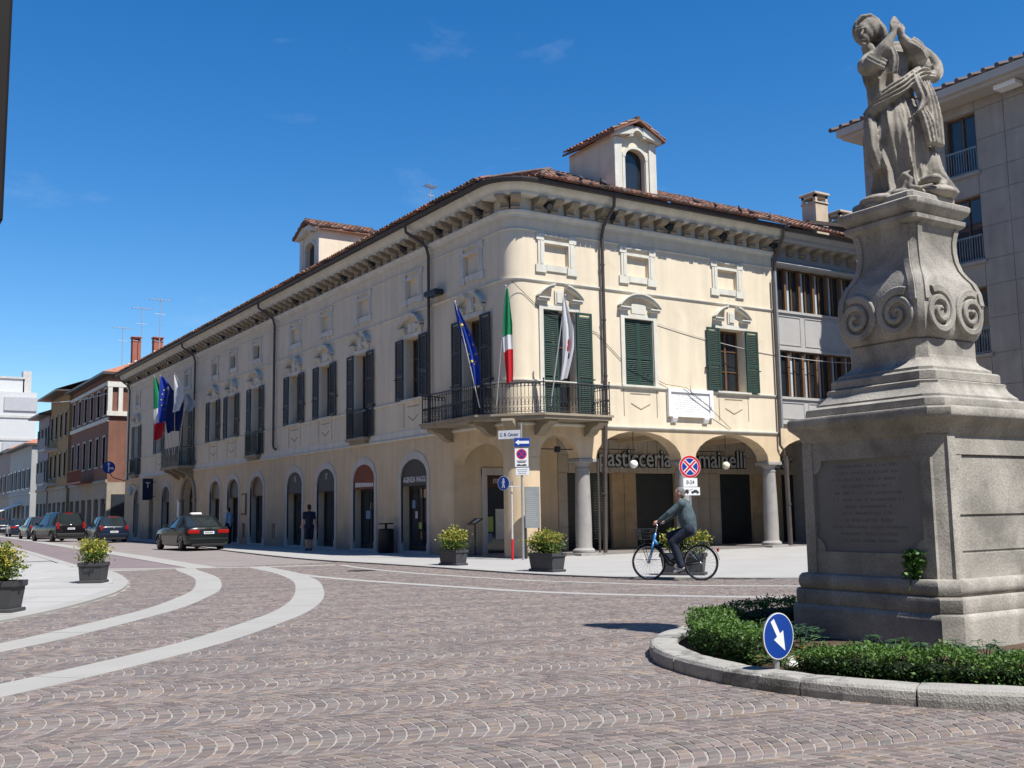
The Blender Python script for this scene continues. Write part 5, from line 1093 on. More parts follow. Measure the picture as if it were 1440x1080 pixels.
rings = [[(KC.x+r_*cos(2*pi*k/n), KC.y+r_*sin(2*pi*k/n), z+noise.noise(Vector((r_*3, k*.7, 0)))*.015) for k in range(n)] for r_, z in zip(rr_[1:], zz_[1:])]; q.loft(list(reversed(rings))); struct(q, 'bed_soil', SOIL, smooth=True)
LEAF = M('leaf', (.06, .11, .03), .5, .15, 40, spec=.35, attr=True, trans=.25)
def leaf(mb, p, size, R, asp=.55, upb=.3):
    d = Vector((R.gauss(0, 1), R.gauss(0, 1), R.gauss(upb, .8))).normalized(); s = d.orthogonal().normalized(); s.rotate(Matrix.Rotation(R.uniform(0, 6.28), 3, d)); n = d.cross(s)
    L_ = size*R.uniform(.7, 1.25); w = L_*asp*.5; p = Vector(p)
    mb.add([p, p+d*L_*.5+s*w+n*L_*.06, p+d*L_, p+d*L_*.5-s*w+n*L_*.06], [(0, 1, 2, 3)])
def leafcol(R, pal, lo=.7, hi=1.3): k = R.uniform(lo, hi); c = R.choice(pal); return tuple(a*k for a in c)
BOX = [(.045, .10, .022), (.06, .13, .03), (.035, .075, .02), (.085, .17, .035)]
def hedge(a0, a1, r0, r1, z0, z1, n, seed, label):
    H = empty('box_hedge', (KC.x+(r0+r1)/2*cos((a0+a1)/2), KC.y+(r0+r1)/2*sin((a0+a1)/2), z0), label, 'hedge'); R = random.Random(seed)
    q = MB(); m = max(4, int((a1-a0)*12)); rings = []
    for i in range(m+1):
        t = a0+.02+(a1-a0-.04)*i/m; h = z1-.09+.03*noise.noise(Vector((t*6, seed, 0))); rings.append([(KC.x+r_*cos(t), KC.y+r_*sin(t), z) for r_, z in ((r0+.07, z0), (r0+.05, h-.03), (r0+.11, h), (r1-.11, h), (r1-.05, h-.03), (r1-.07, z0))])
    q.loft(rings); q.build('twigs', M('hedge_core', (.022, .03, .012), .9, .4, 12, .6, 40), H)
    q = MB()
    for _ in range(n):
        t = R.uniform(a0, a1); s = R.random(); bump_ = .06*noise.noise(Vector((t*5, 0, seed)))+.07*noise.noise(Vector((t*16, 3, seed))); zt = z1+bump_
        if s < .45: r_ = R.uniform(r0, r1); z = zt+R.gauss(-.015, .018)
        elif s < .75: r_ = r1+R.gauss(-.025, .022)+bump_*.5; z = R.uniform(z0+.02, zt)
        elif s < .93: r_ = r0+R.gauss(.02, .02); z = R.uniform(z0+.02, zt)
        else: t = R.choice((a0, a1)); r_ = R.uniform(r0, r1); z = R.uniform(z0, zt)
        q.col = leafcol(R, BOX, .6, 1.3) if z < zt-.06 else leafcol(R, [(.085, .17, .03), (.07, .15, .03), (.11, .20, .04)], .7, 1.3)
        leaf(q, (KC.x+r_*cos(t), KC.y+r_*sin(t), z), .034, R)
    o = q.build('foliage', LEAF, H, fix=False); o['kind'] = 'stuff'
    return H
rd = radians
hedge(rd(150), rd(176), 2.02, 2.46, .09, .36, 5200, 1, 'sunlit clipped box hedge at the rounded end of the flower bed')
hedge(rd(112), rd(147), 2.02, 2.44, .09, .35, 3600, 2, 'clipped box hedge behind the planted corner in the shade of the pedestal')
hedge(rd(70), rd(108), 2.02, 2.44, .09, .36, 3000, 3, 'clipped box hedge directly behind the pedestal, facing the arcade')
hedge(rd(187), rd(262), 2.06, 2.46, .09, .30, 12500, 4, 'long low box hedge in front of the pedestal along the stone kerb')
hedge(rd(-95), rd(-20), 2.06, 2.46, .09, .30, 3000, 5, 'low box hedge on the far right side of the flower bed')
def rosette(x, y, h, n, seed, label, pal, size=.11):
    R = random.Random(seed); P = empty('bed_plant', (x, y, .11), label, 'plant', 'leafy plants in the flower bed'); q = MB(); s = MB()
    for k in range(n):
        a = R.uniform(0, 6.28); r_ = R.uniform(.04, .20); b = Vector((x+r_*cos(a), y+r_*sin(a), .11+h*R.uniform(.55, 1))); s.tube([(x, y, .10), (x+r_*.4*cos(a), y+r_*.4*sin(a), .1+h*.5), b], .004, 4, False)
        q.col = leafcol(R, pal)
        for m in range(5):          # lobed leaf
            aa = a+(m-2)*.55; L_ = size*R.uniform(.75, 1.1)*(1-.12*abs(m-2)); d = Vector((cos(aa), sin(aa), R.uniform(-.35, .15))).normalized(); sd = Vector((-sin(aa), cos(aa), 0))
            q.add([b, b+d*L_*.5+sd*L_*.2, b+d*L_, b+d*L_*.5-sd*L_*.2], [(0, 1, 2, 3)])
    q.build('leaves', LEAF, P, fix=False); s.build('stems', M('stem_green', (.06, .10, .03), .7, .2), P)
GP = [(.045, .10, .045), (.06, .13, .05), (.035, .08, .04)]
R = random.Random(3)
for k, (ang, r_) in enumerate(((158, 1.75), (150, 1.6), (166, 1.65), (143, 1.8), (196, 1.7), (201, 1.8), (206, 1.7), (211, 1.8), (216, 1.72), (222, 1.8), (228, 1.85), (247, 1.88), (254, 1.88), (260, 1.88))):
    rosette(KC.x+r_*cos(rd(ang)), KC.y+r_*sin(rd(ang)), .23, 14, k, 'dark green lobed-leaf plant between the hedge and the pedestal', GP)
for k, (ang, r_) in enumerate(((180, 2.3), (183, 2.05), (178, 2.0), (184, 2.4))):
    rosette(KC.x+r_*cos(rd(ang)), KC.y+r_*sin(rd(ang)), .10, 12, 40+k, 'low light green plant in the open gap of the hedge', [(.12, .19, .05), (.09, .16, .04), (.30, .17, .06)], .07)
for k, (ang, r_, s) in enumerate(((181, 2.18, .06), (183, 2.22, .05), (185, 2.12, .06), (184, 2.35, .05), (176, 1.85, .05), (236, 2.05, .08), (245, 2.08, .07), (257, 2.1, .06), (230, 2.05, .05))):
    q = MB(); q.ell((KC.x+r_*cos(rd(ang)), KC.y+r_*sin(rd(ang)), .12+s*.35+(.14 if 225 < ang < 260 else 0)), (s*1.2, s, s*.75), 8, 6, Matrix.Rotation(k, 3, 'Z')); 
    if 225 < ang < 260: q.ell((KC.x+r_*cos(rd(ang)), KC.y+r_*sin(rd(ang)), .12+s*.3), (s*1.4, s*1.3, s*2.2), 8, 6)
    q.thing('bed_stone', M('white_pebble', (.6, .58, .54), .8, .15, 8), 'rounded pale stone in the gap of the hedge' if ang < 200 else 'rounded pale stone behind the long hedge at the pedestal foot', 'stone', (KC.x+r_*cos(rd(ang)), KC.y+r_*sin(rd(ang)), .1), 'pale stones in the hedge gap' if ang < 200 else 'pale stones at the pedestal foot', True)
# ivy on the pedestal tablet
R = random.Random(8); iv = empty('ivy', (MX-.84, MY-.5, .75), 'small tuft of bright green ivy hanging on the pedestal below the tablet', 'ivy'); q = MB()
for _ in range(420):
    z = .62+.36*sqrt(R.random()); wd = .10*min(1, (z-.58)/.16); q.col = leafcol(R, [(.08, .19, .04), (.06, .14, .03), (.11, .24, .05)]); leaf(q, (MX-.845-abs(R.gauss(0, .025)), MY-.5+R.gauss(0, .5)*wd, z), .038, R, .8)
q.build('leaves', LEAF, iv, fix=False); q = MB(); q.tube([(MX-.83, MY-.5, 1.0), (MX-.86, MY-.5, .85), (MX-.93, MY-.5, .64)], .005, 5); q.build('stem', M('stem_green', (.06, .1, .03)), iv)
# keep-right arrow sign in the hedge gap
SGB = M('sign_blue', (.008, .045, .26), .4, .05, 5, spec=.4); SGW = M('sign_white', (.72, .72, .72), .45, .03, 5); SGR = M('sign_red', (.55, .015, .03), .4, .05, 5); ALU = M('sign_back', (.35, .36, .37), .45, .1, 4, metal=.5); POLE = M('zinc_pole', (.40, .41, .42), .4, .15, 6, metal=.5)
def disc_sign(name, parent, c, nrm, r, layers, back=True):
    """layers: list of (poly in sign plane, material, name)"""
    n = Vector(nrm).normalized(); U = Vector((0, 0, 1)); s = U.cross(n).normalized(); t = n.cross(s); c = Vector(c)
    W_ = lambda x, y, d: c-s*(-x)*1.0+t*y+n*d
    q = MB(); k = 36; q.frustum([W_(r*cos(2*pi*i/k), r*sin(2*pi*i/k), -.012) for i in range(k)], [W_(r*cos(2*pi*i/k), r*sin(2*pi*i/k), 0) for i in range(k)]); b = q.build(name, ALU, parent)
    for i, (P, m, nm) in enumerate(layers):
        q = MB(); z = .0015*(i+1); q.frustum([W_(x, y, z-.0012) for x, y in P], [W_(x, y, z) for x, y in P]); q.build(nm, m, b)
    return b, W_
circ = lambda r, n=36: [(r*cos(2*pi*i/n), r*sin(2*pi*i/n)) for i in range(n)]
ks = empty('keep_right_sign', (-10.46, -20.10, .08), 'round blue sign with white diagonal arrow on a short post in the hedge gap', 'sign')
q = MB(); q.tube([(-10.46, -20.10, .06), (-10.46, -20.10, .42)], .026, 10); q.build('post', POLE, ks); q = MB(); q.cbox(-10.72, -10.42, -20.18, -19.9, .085, .115, .008); q.build('base_plate', STONE, ks)
ar = [(-.03, .40), (.03, .40), (.03, -.05), (.12, -.05), (0, -.34), (-.12, -.05), (-.03, -.05)]; ang = radians(30)   # arrow down, turned to the right
arw = [((x*1.05)*cos(ang)-(y*.40)*sin(ang), x*1.05*sin(ang)+y*.40*cos(ang)) for x, y in [(-.021, .36), (.021, .36), (.021, .02), (.062, .02), (0, -.34), (-.062, .02), (-.021, .02)]]
nd = (CAM-Vector((-10.5, -20.1, CAM.z))).normalized(); nd.rotate(Matrix.Rotation(radians(50), 3, 'Z'))
disc_sign('sign_disc', ks, Vector((-10.46, -20.10, .385))+nd*.035, nd, .180, [(circ(.180), SGW, 'rim'), (circ(.172), SGB, 'blue_face'), (arw, SGW, 'arrow')])
# ================================================================= VEHICLES
TYRE = M('tyre', (.018, .018, .018), .85, .2, 8); RIM = M('rim', (.42, .43, .44), .3, .1, 6, metal=.8); TAIL = M('tail_lamp', (.30, .010, .010), .2, .1, 6, spec=.5); PLATE = M('number_plate', (.7, .7, .68), .5, .05); CHROME = M('chrome', (.6, .6, .6), .15, .05, metal=1.0); CARGL = M('car_glass', (.02, .026, .028), .03, .2, 1.5, spec=.7); TRIMB = M('car_trim', (.02, .02, .021), .6, .15)
def car(name, label, x, y, head, paint, L_=4.5, Wd=1.8, H=1.43, belt=.92, kind='sedan', taxi=False):
    """local: +Y forward, rear at y=0"""
    C = lempty(name, (x, y, 0), label, 'car', None, head); w = Wd/2; gc = .17
    if kind == 'sedan': deck = [(0, .52, .80), (.03, .50, .92), (.10, .46, .985), (.45, .44, 1.0), (.75, .44, .97)]; hood = .95; rw = (.60, 1.25); ws = (L_-1.75, L_-2.55)
    elif kind == 'hatch': deck = [(0, .5, .78), (.03, .45, .90), (.08, .42, .95)]; hood = .98; rw = (.12, .50); ws = (L_-1.25, L_-2.0)
    else: deck = [(0, .55, .85), (.03, .5, 1.0), (.06, .45, 1.05)]; hood = 1.08; rw = (.10, .42); ws = (L_-1.2, L_-1.95)
    def sec(yy, zb, zt, ww):
        pts = [(ww*.80, zb), (ww*.95, zb+.05), (ww, zb+.22), (ww*1.0, zt-.30), (ww*.985, zt-.12), (ww*.93, zt-.015), (ww*.5, zt+.012)]
        return [(-a, yy, z) for a, z in pts]+[(a, yy, z) for a, z in reversed(pts)]
    b = deck[-1][2]; rings = []
    for yy, zb, zt in deck: rings.append(sec(yy, .28 if yy < .05 else .22, zt, w*(.86 if yy == 0 else .93 if yy < .05 else .97 if yy < .2 else 1)))
    for t in (.3, .5, .7): rings.append(sec(L_*t, gc, b-.01*t, w))
    rings += [sec(L_-1.15, gc+.02, hood-.02, w), sec(L_-.5, gc+.04, hood-.12, w*.98), sec(L_-.12, .24, hood-.25, w*.90), sec(L_, .32, hood-.36, w*.74)]
    q = MB(); q.loft(rings); body = q.build('body', paint, C, 50)
    # cabin: glass volume, roof skin and pillars
    zt = H; zb = b-.04; wb = w*.925; wt = w*.70
    st = [(rw[0], zb, wb*.93, zb+.02, wb*.90), (rw[1], zb, wb, zt-.03, wt*.97), ((rw[1]+ws[1])/2, zb, wb, zt, wt), (ws[1], zb, wb, zt-.035, wt*.98), (ws[0], zb, wb*.95, zb+.02, wb*.92)]
    def csec(s): yy, z0, a, z1, c = s; return [(-a, yy, z0), (-c, yy, z1-.0), (-c*.86, yy, z1+.025), (c*.86, yy, z1+.025), (c, yy, z1), (a, yy, z0)]
    q = MB(); q.loft([csec(s) for s in st]); cab = q.build('cabin_glass', CARGL, C, 30)
    q = MB(); q.loft([[(-s[4]*1.02, s[0], s[3]-.02), (-s[4]*.88, s[0], s[3]+.04), (0, s[0], s[3]+.052), (s[4]*.88, s[0], s[3]+.04), (s[4]*1.02, s[0], s[3]-.02)] for s in (st[1], st[2], st[3])]); q.build('roof', paint, C, 50)
    def lp(s0, s1, t, sd, off=1.012): a = csec(s0); e = csec(s1); i0, i1 = (0, 1) if sd < 0 else (5, 4); lo = Vector(a[i0]).lerp(Vector(e[i0]), t); hi = Vector(a[i1]).lerp(Vector(e[i1]), t); return Vector((lo.x*off, lo.y, lo.z)), Vector((hi.x*off, hi.y, hi.z))
    for sd in (-1, 1):
        q = MB(); A = csec(st[0]); B_ = csec(st[1]); i = 1 if sd < 0 else 4
        q.tube([Vector(A[i]), Vector(B_[i])], .055, 6); q.build('rear_pillar', paint, C)
        A = csec(st[3]); B_ = csec(st[4]); q = MB(); q.tube([Vector(A[i]), Vector(B_[i])], .04, 6); q.build('windscreen_pillar', paint, C)
        lo, hi = lp(st[1], st[3], .5, sd); q = MB(); q.tube([lo, hi], .032, 6); q.build('door_pillar', TRIMB, C)
        if kind == 'sedan' or True:
            lo, hi = lp(st[1], st[3], .06, sd); q = MB(); q.tube([lo, hi], .06, 6); q.build('rear_door_pillar', paint, C)
        q = MB(); q.cbox(min(sd*w*.98, sd*(w+.16)), max(sd*w*.98, sd*(w+.16)), ws[0]-.35, ws[0]-.22, b-.02, b+.12, .02); q.build('door_mirror', paint, C)
        for yy in (L_*.33, L_*.55): q = MB(); q.cbox(min(sd*w*.985, sd*(w+.02)), max(sd*w*.985, sd*(w+.02)), yy, yy+.17, b-.16, b-.125, .006); q.build('door_handle', paint, C)
        # tail lamp
        q = MB(); z0, z1 = (.70, .86) if kind == 'sedan' else (.72, .98) if kind == 'hatch' else (.78, 1.18)
        xi, xo = (w*.42, w*.945) if kind == 'sedan' else (w*.76, w*.925)
        q.cbox(min(sd*xi, sd*xo), max(sd*xi, sd*xo), -.012, .16, z0, z1, .02); q.build('tail_lamp', TAIL, C)
        for yy in (.88 if kind == 'sedan' else .72, L_-.85):
            q = MB(); r = .315 if kind != 'van' else .34; xo = sd*(w+.004); xi = sd*(w-.20)
            prof = [(r*.60, 0), (r*.97, .015), (r, .05), (r, .15), (r*.97, .19), (r*.5, .2)]
            rg = [[(xo-sd*d, yy+rr*cos(2*pi*k/20), r+rr*sin(2*pi*k/20)) for k in range(20)] for rr, d in prof]; q.loft(rg); tw = q.build('wheel', TYRE, C, 40)
            q = MB(); q.loft([[(xo-sd*d, yy+rr*cos(2*pi*k/20), r+rr*sin(2*pi*k/20)) for k in range(20)] for rr, d in ((r*.62, .0), (r*.60, .03), (r*.18, .012), (.02, .0))])
            for k in range(5): a = 2*pi*k/5; q.tube([(xo+sd*.002, yy+.04*cos(a), r+.04*sin(a)), (xo+sd*.004, yy+r*.58*cos(a), r+r*.58*sin(a))], .022, 5)
            q.build('rim', RIM, tw)
            q = MB(); rr = r+.05; q.tube([(sd*(w+.001), yy+rr*cos(pi*k/8), r+rr*sin(pi*k/8)) for k in range(9)], .022, 5); q.build('wheel_arch', TRIMB, C)
    q = MB(); q.cbox(-w*.93, w*.93, -.05, .12, .30, .52, .04); q.build('bumper', paint if kind != 'van' else TRIMB, C); q = MB(); q.cbox(-w*.80, w*.80, -.03, .3, .17, .31, .03); q.build('bumper_valance', TRIMB, C)
    zp = .74 if kind == 'sedan' else .62 if kind == 'hatch' else .80
    q = MB(); q.box(-.26, .26, -.028 if kind == 'sedan' else -.03, -.012, zp-.055, zp+.055); pl = q.build('number_plate', PLATE, C); q = MB(); q.box(-.26, -.215, -.032, -.0285, zp-.055, zp+.055); q.box(.215, .26, -.032, -.0285, zp-.055, zp+.055); q.build('plate_band', SGB, pl)
    q = MB(); [q.box(-.17+.05*n, -.14+.05*n, -.032, -.0285, zp-.03, zp+.03) for n in range(7)]; q.build('plate_characters', TRIMB, pl)['kind'] = 'stuff'
    if kind == 'sedan':
        q = MB(); [q.tube([(-.105+.07*n+.045*cos(2*pi*k/12), -.006, .905+.045*sin(2*pi*k/12)) for k in range(13)], .007, 5, False) for n in range(4)]; q.build('emblem', CHROME, C)
    else: q = MB(); q.ell((0, .02 if kind == 'van' else .0, zp+.22), (.06, .02, .04), 10, 6); q.build('emblem', CHROME, C)
    if kind != 'sedan': q = MB(); q.box(-.25, .25, rw[1]-.02, rw[1]+.05, H-.045, H-.0); q.build('brake_lamp', TAIL, C)
    if taxi: q = MB(); q.cbox(-.24, .24, 1.55, 1.80, H+.045, H+.16, .04); tx = q.build('taxi_lamp', WHITE, C); q = MB(); q.box(-.2, .2, 1.6, 1.75, H+.02, H+.05); q.build('lamp_foot', TRIMB, tx)
    return C
PB = M('paint_black_green', (.010, .013, .013), .25, .1, 1, spec=.4, coat=.25); PN = M('paint_dark_blue', (.010, .016, .03), .25, .1, 1, spec=.4, coat=.25); PK = M('paint_black', (.007, .007, .008), .25, .1, 1, spec=.4, coat=.25); PG = M('paint_dark_grey', (.015, .017, .02), .28, .1, 1, spec=.4, coat=.25)
car('taxi', 'dark saloon taxi with white roof lamp driving beside the shaded front', -3.72, 17.8, radians(3), PB, 4.65, 1.83, 1.42, taxi=True)
car('parked_car', 'small dark blue hatchback behind the taxi near the palazzo end', -3.35, 37.5, radians(2), PN, 3.95, 1.70, 1.48, kind='hatch')
car('parked_car', 'tall black people carrier with high tail lamps in the street', -4.55, 44.0, radians(11), PK, 4.6, 1.9, 1.78, kind='van')
car('parked_car', 'dark grey estate car ahead of the people carrier', -4.5, 55.0, radians(2), PG, 4.6, 1.83, 1.55, kind='hatch')
car('parked_car', 'dark blue saloon ahead of the estate car', -4.0, 69.0, radians(-2), PN, 4.5, 1.8, 1.45)
car('parked_car', 'black hatchback further up the queue near the lilac house', -3.85, 82.0, radians(-2), PK, 4.1, 1.75, 1.48, kind='hatch')
car('parked_car', 'dark car at the far end of the street by the pale low house', -3.6, 95.0, radians(-2), PG, 4.3, 1.75, 1.45, kind='hatch')
# ================================================================= PEOPLE AND BICYCLE
SKIN = M('skin', (.52, .27, .19), .55, .08, 8, spec=.3); HAIRG = M('grey_hair', (.16, .15, .14), .8, .25, 20); HAIRD = M('dark_hair', (.03, .02, .016), .7, .25, 20)
def hand_pts(mb, w, d, up_=Vector((0, 0, 1)), curl=.4, side=1):
    d = Vector(d).normalized(); s = d.cross(up_).normalized(); n = s.cross(d); w = Vector(w); pc = w+d*.05
    mb.limb([w, pc, w+d*.085], [.026, .036, .034], 8)
    for k, L_ in enumerate((.07, .08, .076, .06)):
        b = w+d*.088+s*(.024-.016*k); m = b+d*L_*.5-n*curl*.02; e = m+d*L_*.42*(1-curl)-n*L_*.55*curl; mb.limb([b, m, e], [.0095, .009, .0075], 6)
    b = w+d*.035+s*side*.03; mb.limb([b, b+d*.03+s*side*.022-n*.01, b+d*.06+s*side*.024-n*.02], [.012, .011, .009], 6)
def person(name, label, loc, rz, J, top, bottom, shoe, hair, short_sleeve=False, short_legs=False, hands=None, face=Vector((1, 0, 0)), belly=.0):
    P = lempty(name, loc, label, 'person', None, rz); V = {k: Vector(v) for k, v in J.items()}; face = Vector(face).normalized()
    b = MB(); pel = (V['hipL']+V['hipR'])/2; ch = (V['shL']+V['shR'])/2
    b.limb([pel, pel.lerp(ch, .45), pel.lerp(ch, .8)], [.125, .118, .13], 12); b.limb([V['shL'], V['shR']], .07, 10); b.limb([pel.lerp(ch, .95), V['head']-Vector((0, 0, .09))], [.062, .055], 10)
    h = V['head']; rot = face.to_track_quat('X', 'Z').to_matrix(); b.ell(h+Vector((0, 0, .01)), (.098, .076, .115), 14, 10, rot); b.ell(h+face*.035-Vector((0, 0, .05)), (.06, .055, .06), 10, 8, rot)
    b.limb([h+face*.098+Vector((0, 0, .012)), h+face*.112-Vector((0, 0, .022))], [.010, .015], 6); sd = rot @ Vector((0, 1, 0))
    for s in (-1, 1): b.ell(h+sd*s*.078-face*.005, (.022, .010, .032), 8, 6, rot); b.limb([h+face*.09+sd*s*.03+Vector((0, 0, .03))], .010, 6)
    b.limb([h+face*.092+sd*.02-Vector((0, 0, .06)), h+face*.092-sd*.02-Vector((0, 0, .06))], .007, 6)
    for s in 'LR':
        b.limb([V['sh'+s], V['el'+s], V['ha'+s]], [.052, .041, .028], 10); d = (V['ha'+s]-V['el'+s]) if not hands else Vector(hands[s]); hand_pts(b, V['ha'+s], d, curl=.75 if hands else .35, side=1 if s == 'R' else -1)
        b.limb([V['hip'+s], V['kn'+s], V['an'+s], V['to'+s]], [.085, .058, .040, .032], 10)
    me = remeshed(b, 'body', SKIN, .011, 2); o = D.objects.new('body', me); o.parent = P; COL.objects.link(o)
    def cloth(nm, fn, mat, vox=.013, sm=3, disp=(.012, .09)):
        q = MB(); fn(q); m = remeshed(q, nm, mat, vox, sm, disp=disp); c = D.objects.new(nm, m); c.parent = P; COL.objects.link(c)
    def f_top(q):
        q.limb([pel+Vector((0, 0, .0)), pel.lerp(ch, .4), pel.lerp(ch, .8)], [.150, .150+belly, .158], 14); q.limb([V['shL'], V['shR']], .088, 12); q.limb([pel.lerp(ch, .9), ch+Vector((0, 0, .045))], [.11, .075], 10)
        for s in 'LR':
            e = V['el'+s]; w = V['ha'+s]; q.limb([V['sh'+s], V['sh'+s].lerp(e, .62)] if short_sleeve else [V['sh'+s], e, e.lerp(w, .97)], [.066, .064] if short_sleeve else [.074, .062, .044], 12)
    cloth('shirt' if short_sleeve else 'jacket', f_top, top)
    def f_bot(q):
        q.limb([V['hipL'], V['hipR']], .125, 12); q.limb([pel, pel.lerp(ch, .16)], [.142, .138], 12)
        for s in 'LR': q.limb([V['hip'+s], V['kn'+s]] if short_legs else [V['hip'+s], V['kn'+s], V['an'+s]+Vector((0, 0, .02))], [.108, .092] if short_legs else [.115, .092, .072], 12)
    cloth('shorts' if short_legs else 'trousers', f_bot, bottom)
    for s in 'LR':
        def f_sh(q, s=s): a, t = V['an'+s], V['to'+s]; d = (t-a); d.z *= .5; q.limb([a-Vector((0, 0, .03))-d*.18, a+d*.5-Vector((0, 0, .03)), t], [.045, .046, .036], 10)
        cloth('shoe', f_sh, shoe, .010, 1, (.004, .05))
    def f_hair(q): q.ell(h-face*.018+Vector((0, 0, .032)), (.098, .083, .105), 14, 10, rot); q.ell(h-face*.045-Vector((0, 0, .01)), (.065, .075, .09), 12, 8, rot)
    cloth('hair', f_hair, hair, .011, 1, (.01, .02)); return P
TEAL = M('teal_jacket', (.062, .09, .10), .75, .15, 9); DENIM = M('dark_denim', (.014, .02, .036), .85, .2, 12); NAVY = M('navy_cotton', (.016, .022, .045), .85, .18, 9); SHOEW = M('grey_white_trainer', (.5, .5, .49), .7, .35, 30); SHOED = M('dark_shoe', (.02, .018, .017), .6, .2); PALEB = M('pale_blue_shirt', (.42, .50, .58), .8, .1, 9)
# cyclist: local +X forward, origin on the ground midway between the wheels
bx, by = -2.72, -10.12; ba = atan2(-9.66+10.58, -3.02+2.42)
J = dict(hipL=(-.33, .09, .99), hipR=(-.33, -.09, .99), knL=(-.02, .12, .74), anL=(-.17, .13, .27), toL=(-.04, .14, .17), knR=(.10, -.12, .86), anR=(.0, -.13, .50), toR=(.14, -.14, .43),
         shL=(-.22, .19, 1.50), shR=(-.22, -.19, 1.50), elL=(.00, .26, 1.32), elR=(.00, -.26, 1.32), haL=(.22, .25, 1.165), haR=(.22, -.25, 1.165), head=(-.15, 0, 1.70))
person('person', 'grey-haired cyclist in a teal jacket and dark jeans riding the blue bicycle', (bx, by, 0), ba, J, TEAL, DENIM, SHOEW, HAIRG, hands=dict(L=(1, 0, -.35), R=(1, 0, -.35)), belly=.03, face=Vector((1, .15, -.05)))
BK = lempty('bicycle', (bx, by, 0), 'light blue city bicycle with front basket ridden past the planter', 'bicycle', None, ba)
BLU = M('bike_blue', (.05, .22, .52), .3, .1, 5, spec=.5, coat=.4); WR_ = .345
for wx in (.53, -.53):
    q = MB(); q.tube([(wx+WR_*.965*cos(2*pi*k/36), 0, WR_+WR_*.965*sin(2*pi*k/36)) for k in range(37)], .019, 7, False); w = q.build('wheel', TYRE, BK, True)
    q = MB(); q.tube([(wx+WR_*.90*cos(2*pi*k/36), 0, WR_+WR_*.90*sin(2*pi*k/36)) for k in range(37)], .010, 6, False); q.tube([(wx, -.05, WR_), (wx, .05, WR_)], .022, 8); q.build('rim', CHROME, w, True)
    q = MB(); [q.tube([(wx+.02*cos(a), (.03 if k % 2 else -.03), WR_+.02*sin(a)), (wx+WR_*.9*cos(a), 0, WR_+WR_*.9*sin(a))], .0018, 4) for k in range(24) for a in (2*pi*k/24,)]; q.build('spokes', CHROME, w)['kind'] = 'stuff'
    q = MB(); a0, a1 = (35, 150) if wx > 0 else (20, 175)
    pa = [(wx+(WR_+.03)*cos(radians(a)), WR_+(WR_+.03)*sin(radians(a))) for a in range(a0, a1+1, 9)]; q.loft([[(x, -.028, z), (x, 0, z+.008), (x, .028, z), (x, 0, z+.004)] for x, z in pa]); q.build('mudguard', IRON, BK, True)
q = MB(); q.tube([(.37, 0, .92), (.405, 0, .80), (.41, 0, .76)], .026, 8); q.tube([(.405, 0, .80), (.33, 0, .69)], .026, 8); q.build('head_tube', BLU, BK, True)
q = MB(); q.tube([(.33, 0, .69), (.10, 0, .38), (-.05, 0, .30)], .024, 8); q.tube([(.385, 0, .70), (.12, 0, .30), (-.05, 0, .28)], .020, 8); q.build('frame', IRON, BK, True)
q = MB(); q.tube([(-.05, 0, .29), (-.20, 0, .86)], .018, 8); [q.tube([(-.05, s*.03, .29), (-.53, s*.055, WR_)], .011, 6) for s in (-1, 1)]; [q.tube([(-.16, s*.02, .70), (-.53, s*.055, WR_)], .009, 6) for s in (-1, 1)]; q.build('rear_stays', IRON, BK, True)
q = MB(); [q.tube([(.41, s*.035, .75), (.44, s*.05, .62), (.53, s*.055, WR_)], [.018, .016, .010], 7) for s in (-1, 1)]; q.tube([(.41, -.04, .76), (.41, .04, .76)], .02, 7); q.build('fork', BLU, BK, True)
q = MB(); q.tube([(.37, 0, .92), (.335, 0, 1.06), (.34, 0, 1.10)], .014, 8); q.tube([(.14, -.27, 1.10), (.26, -.25, 1.12), (.34, -.12, 1.12), (.345, 0, 1.10), (.34, .12, 1.12), (.26, .25, 1.12), (.14, .27, 1.10)], .011, 7); hb = q.build('handlebar', CHROME, BK, True)
for s in (-1, 1): q = MB(); q.tube([(.14, s*.27, 1.10), (.25, s*.255, 1.118)], .017, 7); q.build('grip', BLACK, hb)
q = MB(); q.ell((-.30, 0, .905), (.14, .085, .04), 12, 8); q.tube([(-.19, 0, .90), (-.10, 0, .895)], [.05, .02], 8); q.tube([(-.20, 0, .84), (-.22, 0, .90)], .014, 7); q.build('saddle', BLACK, BK, True)
q = MB()          # wire basket
for z, e in ((.80, .0), (.87, .02), (.94, .035), (1.01, .05)):
    c = [(.46-e*.3, -.14-e), (.70+e, -.14-e), (.70+e, .14+e), (.46-e*.3, .14+e)]; [q.tube([(c[k][0], c[k][1], z), (c[(k+1) % 4][0], c[(k+1) % 4][1], z)], .0055, 5) for k in range(4)]
for k in range(9):
    t = k/8; [q.tube([(.46+.24*t, s*.14, .80), (.445+.305*t, s*.19, 1.01)], .004, 4) for s in (-1, 1)]; [q.tube([(x0_, -.14+.28*t, .80), (x1_, -.19+.38*t, 1.01)], .004, 4) for x0_, x1_ in ((.46, .445), (.70, .75))]; q.tube([(.46+.24*t, -.14, .80), (.46+.24*t, .14, .80)], .004, 4)
q.tube([(.66, .10, .80), (.54, .07, .36)], .007, 5); q.tube([(.66, -.10, .80), (.54, -.07, .36)], .007, 5); q.build('basket', IRON, BK)
q = MB(); q.tube([(-.05, -.05, .28), (-.05, .05, .28)], .05, 10); q.tube([(-.05, .055, .28), (-.10, .06, .17)], .012, 6); q.tube([(-.05, -.055, .28), (.0, -.06, .39)], .012, 6); q.build('crank', CHROME, BK)
for p in ((-.10, .10, .155), (.02, -.11, .40)): q = MB(); q.cbox(p[0]-.045, p[0]+.045, p[1]-.045, p[1]+.045, p[2]-.012, p[2]+.012, .004); q.build('pedal', BLACK, BK)
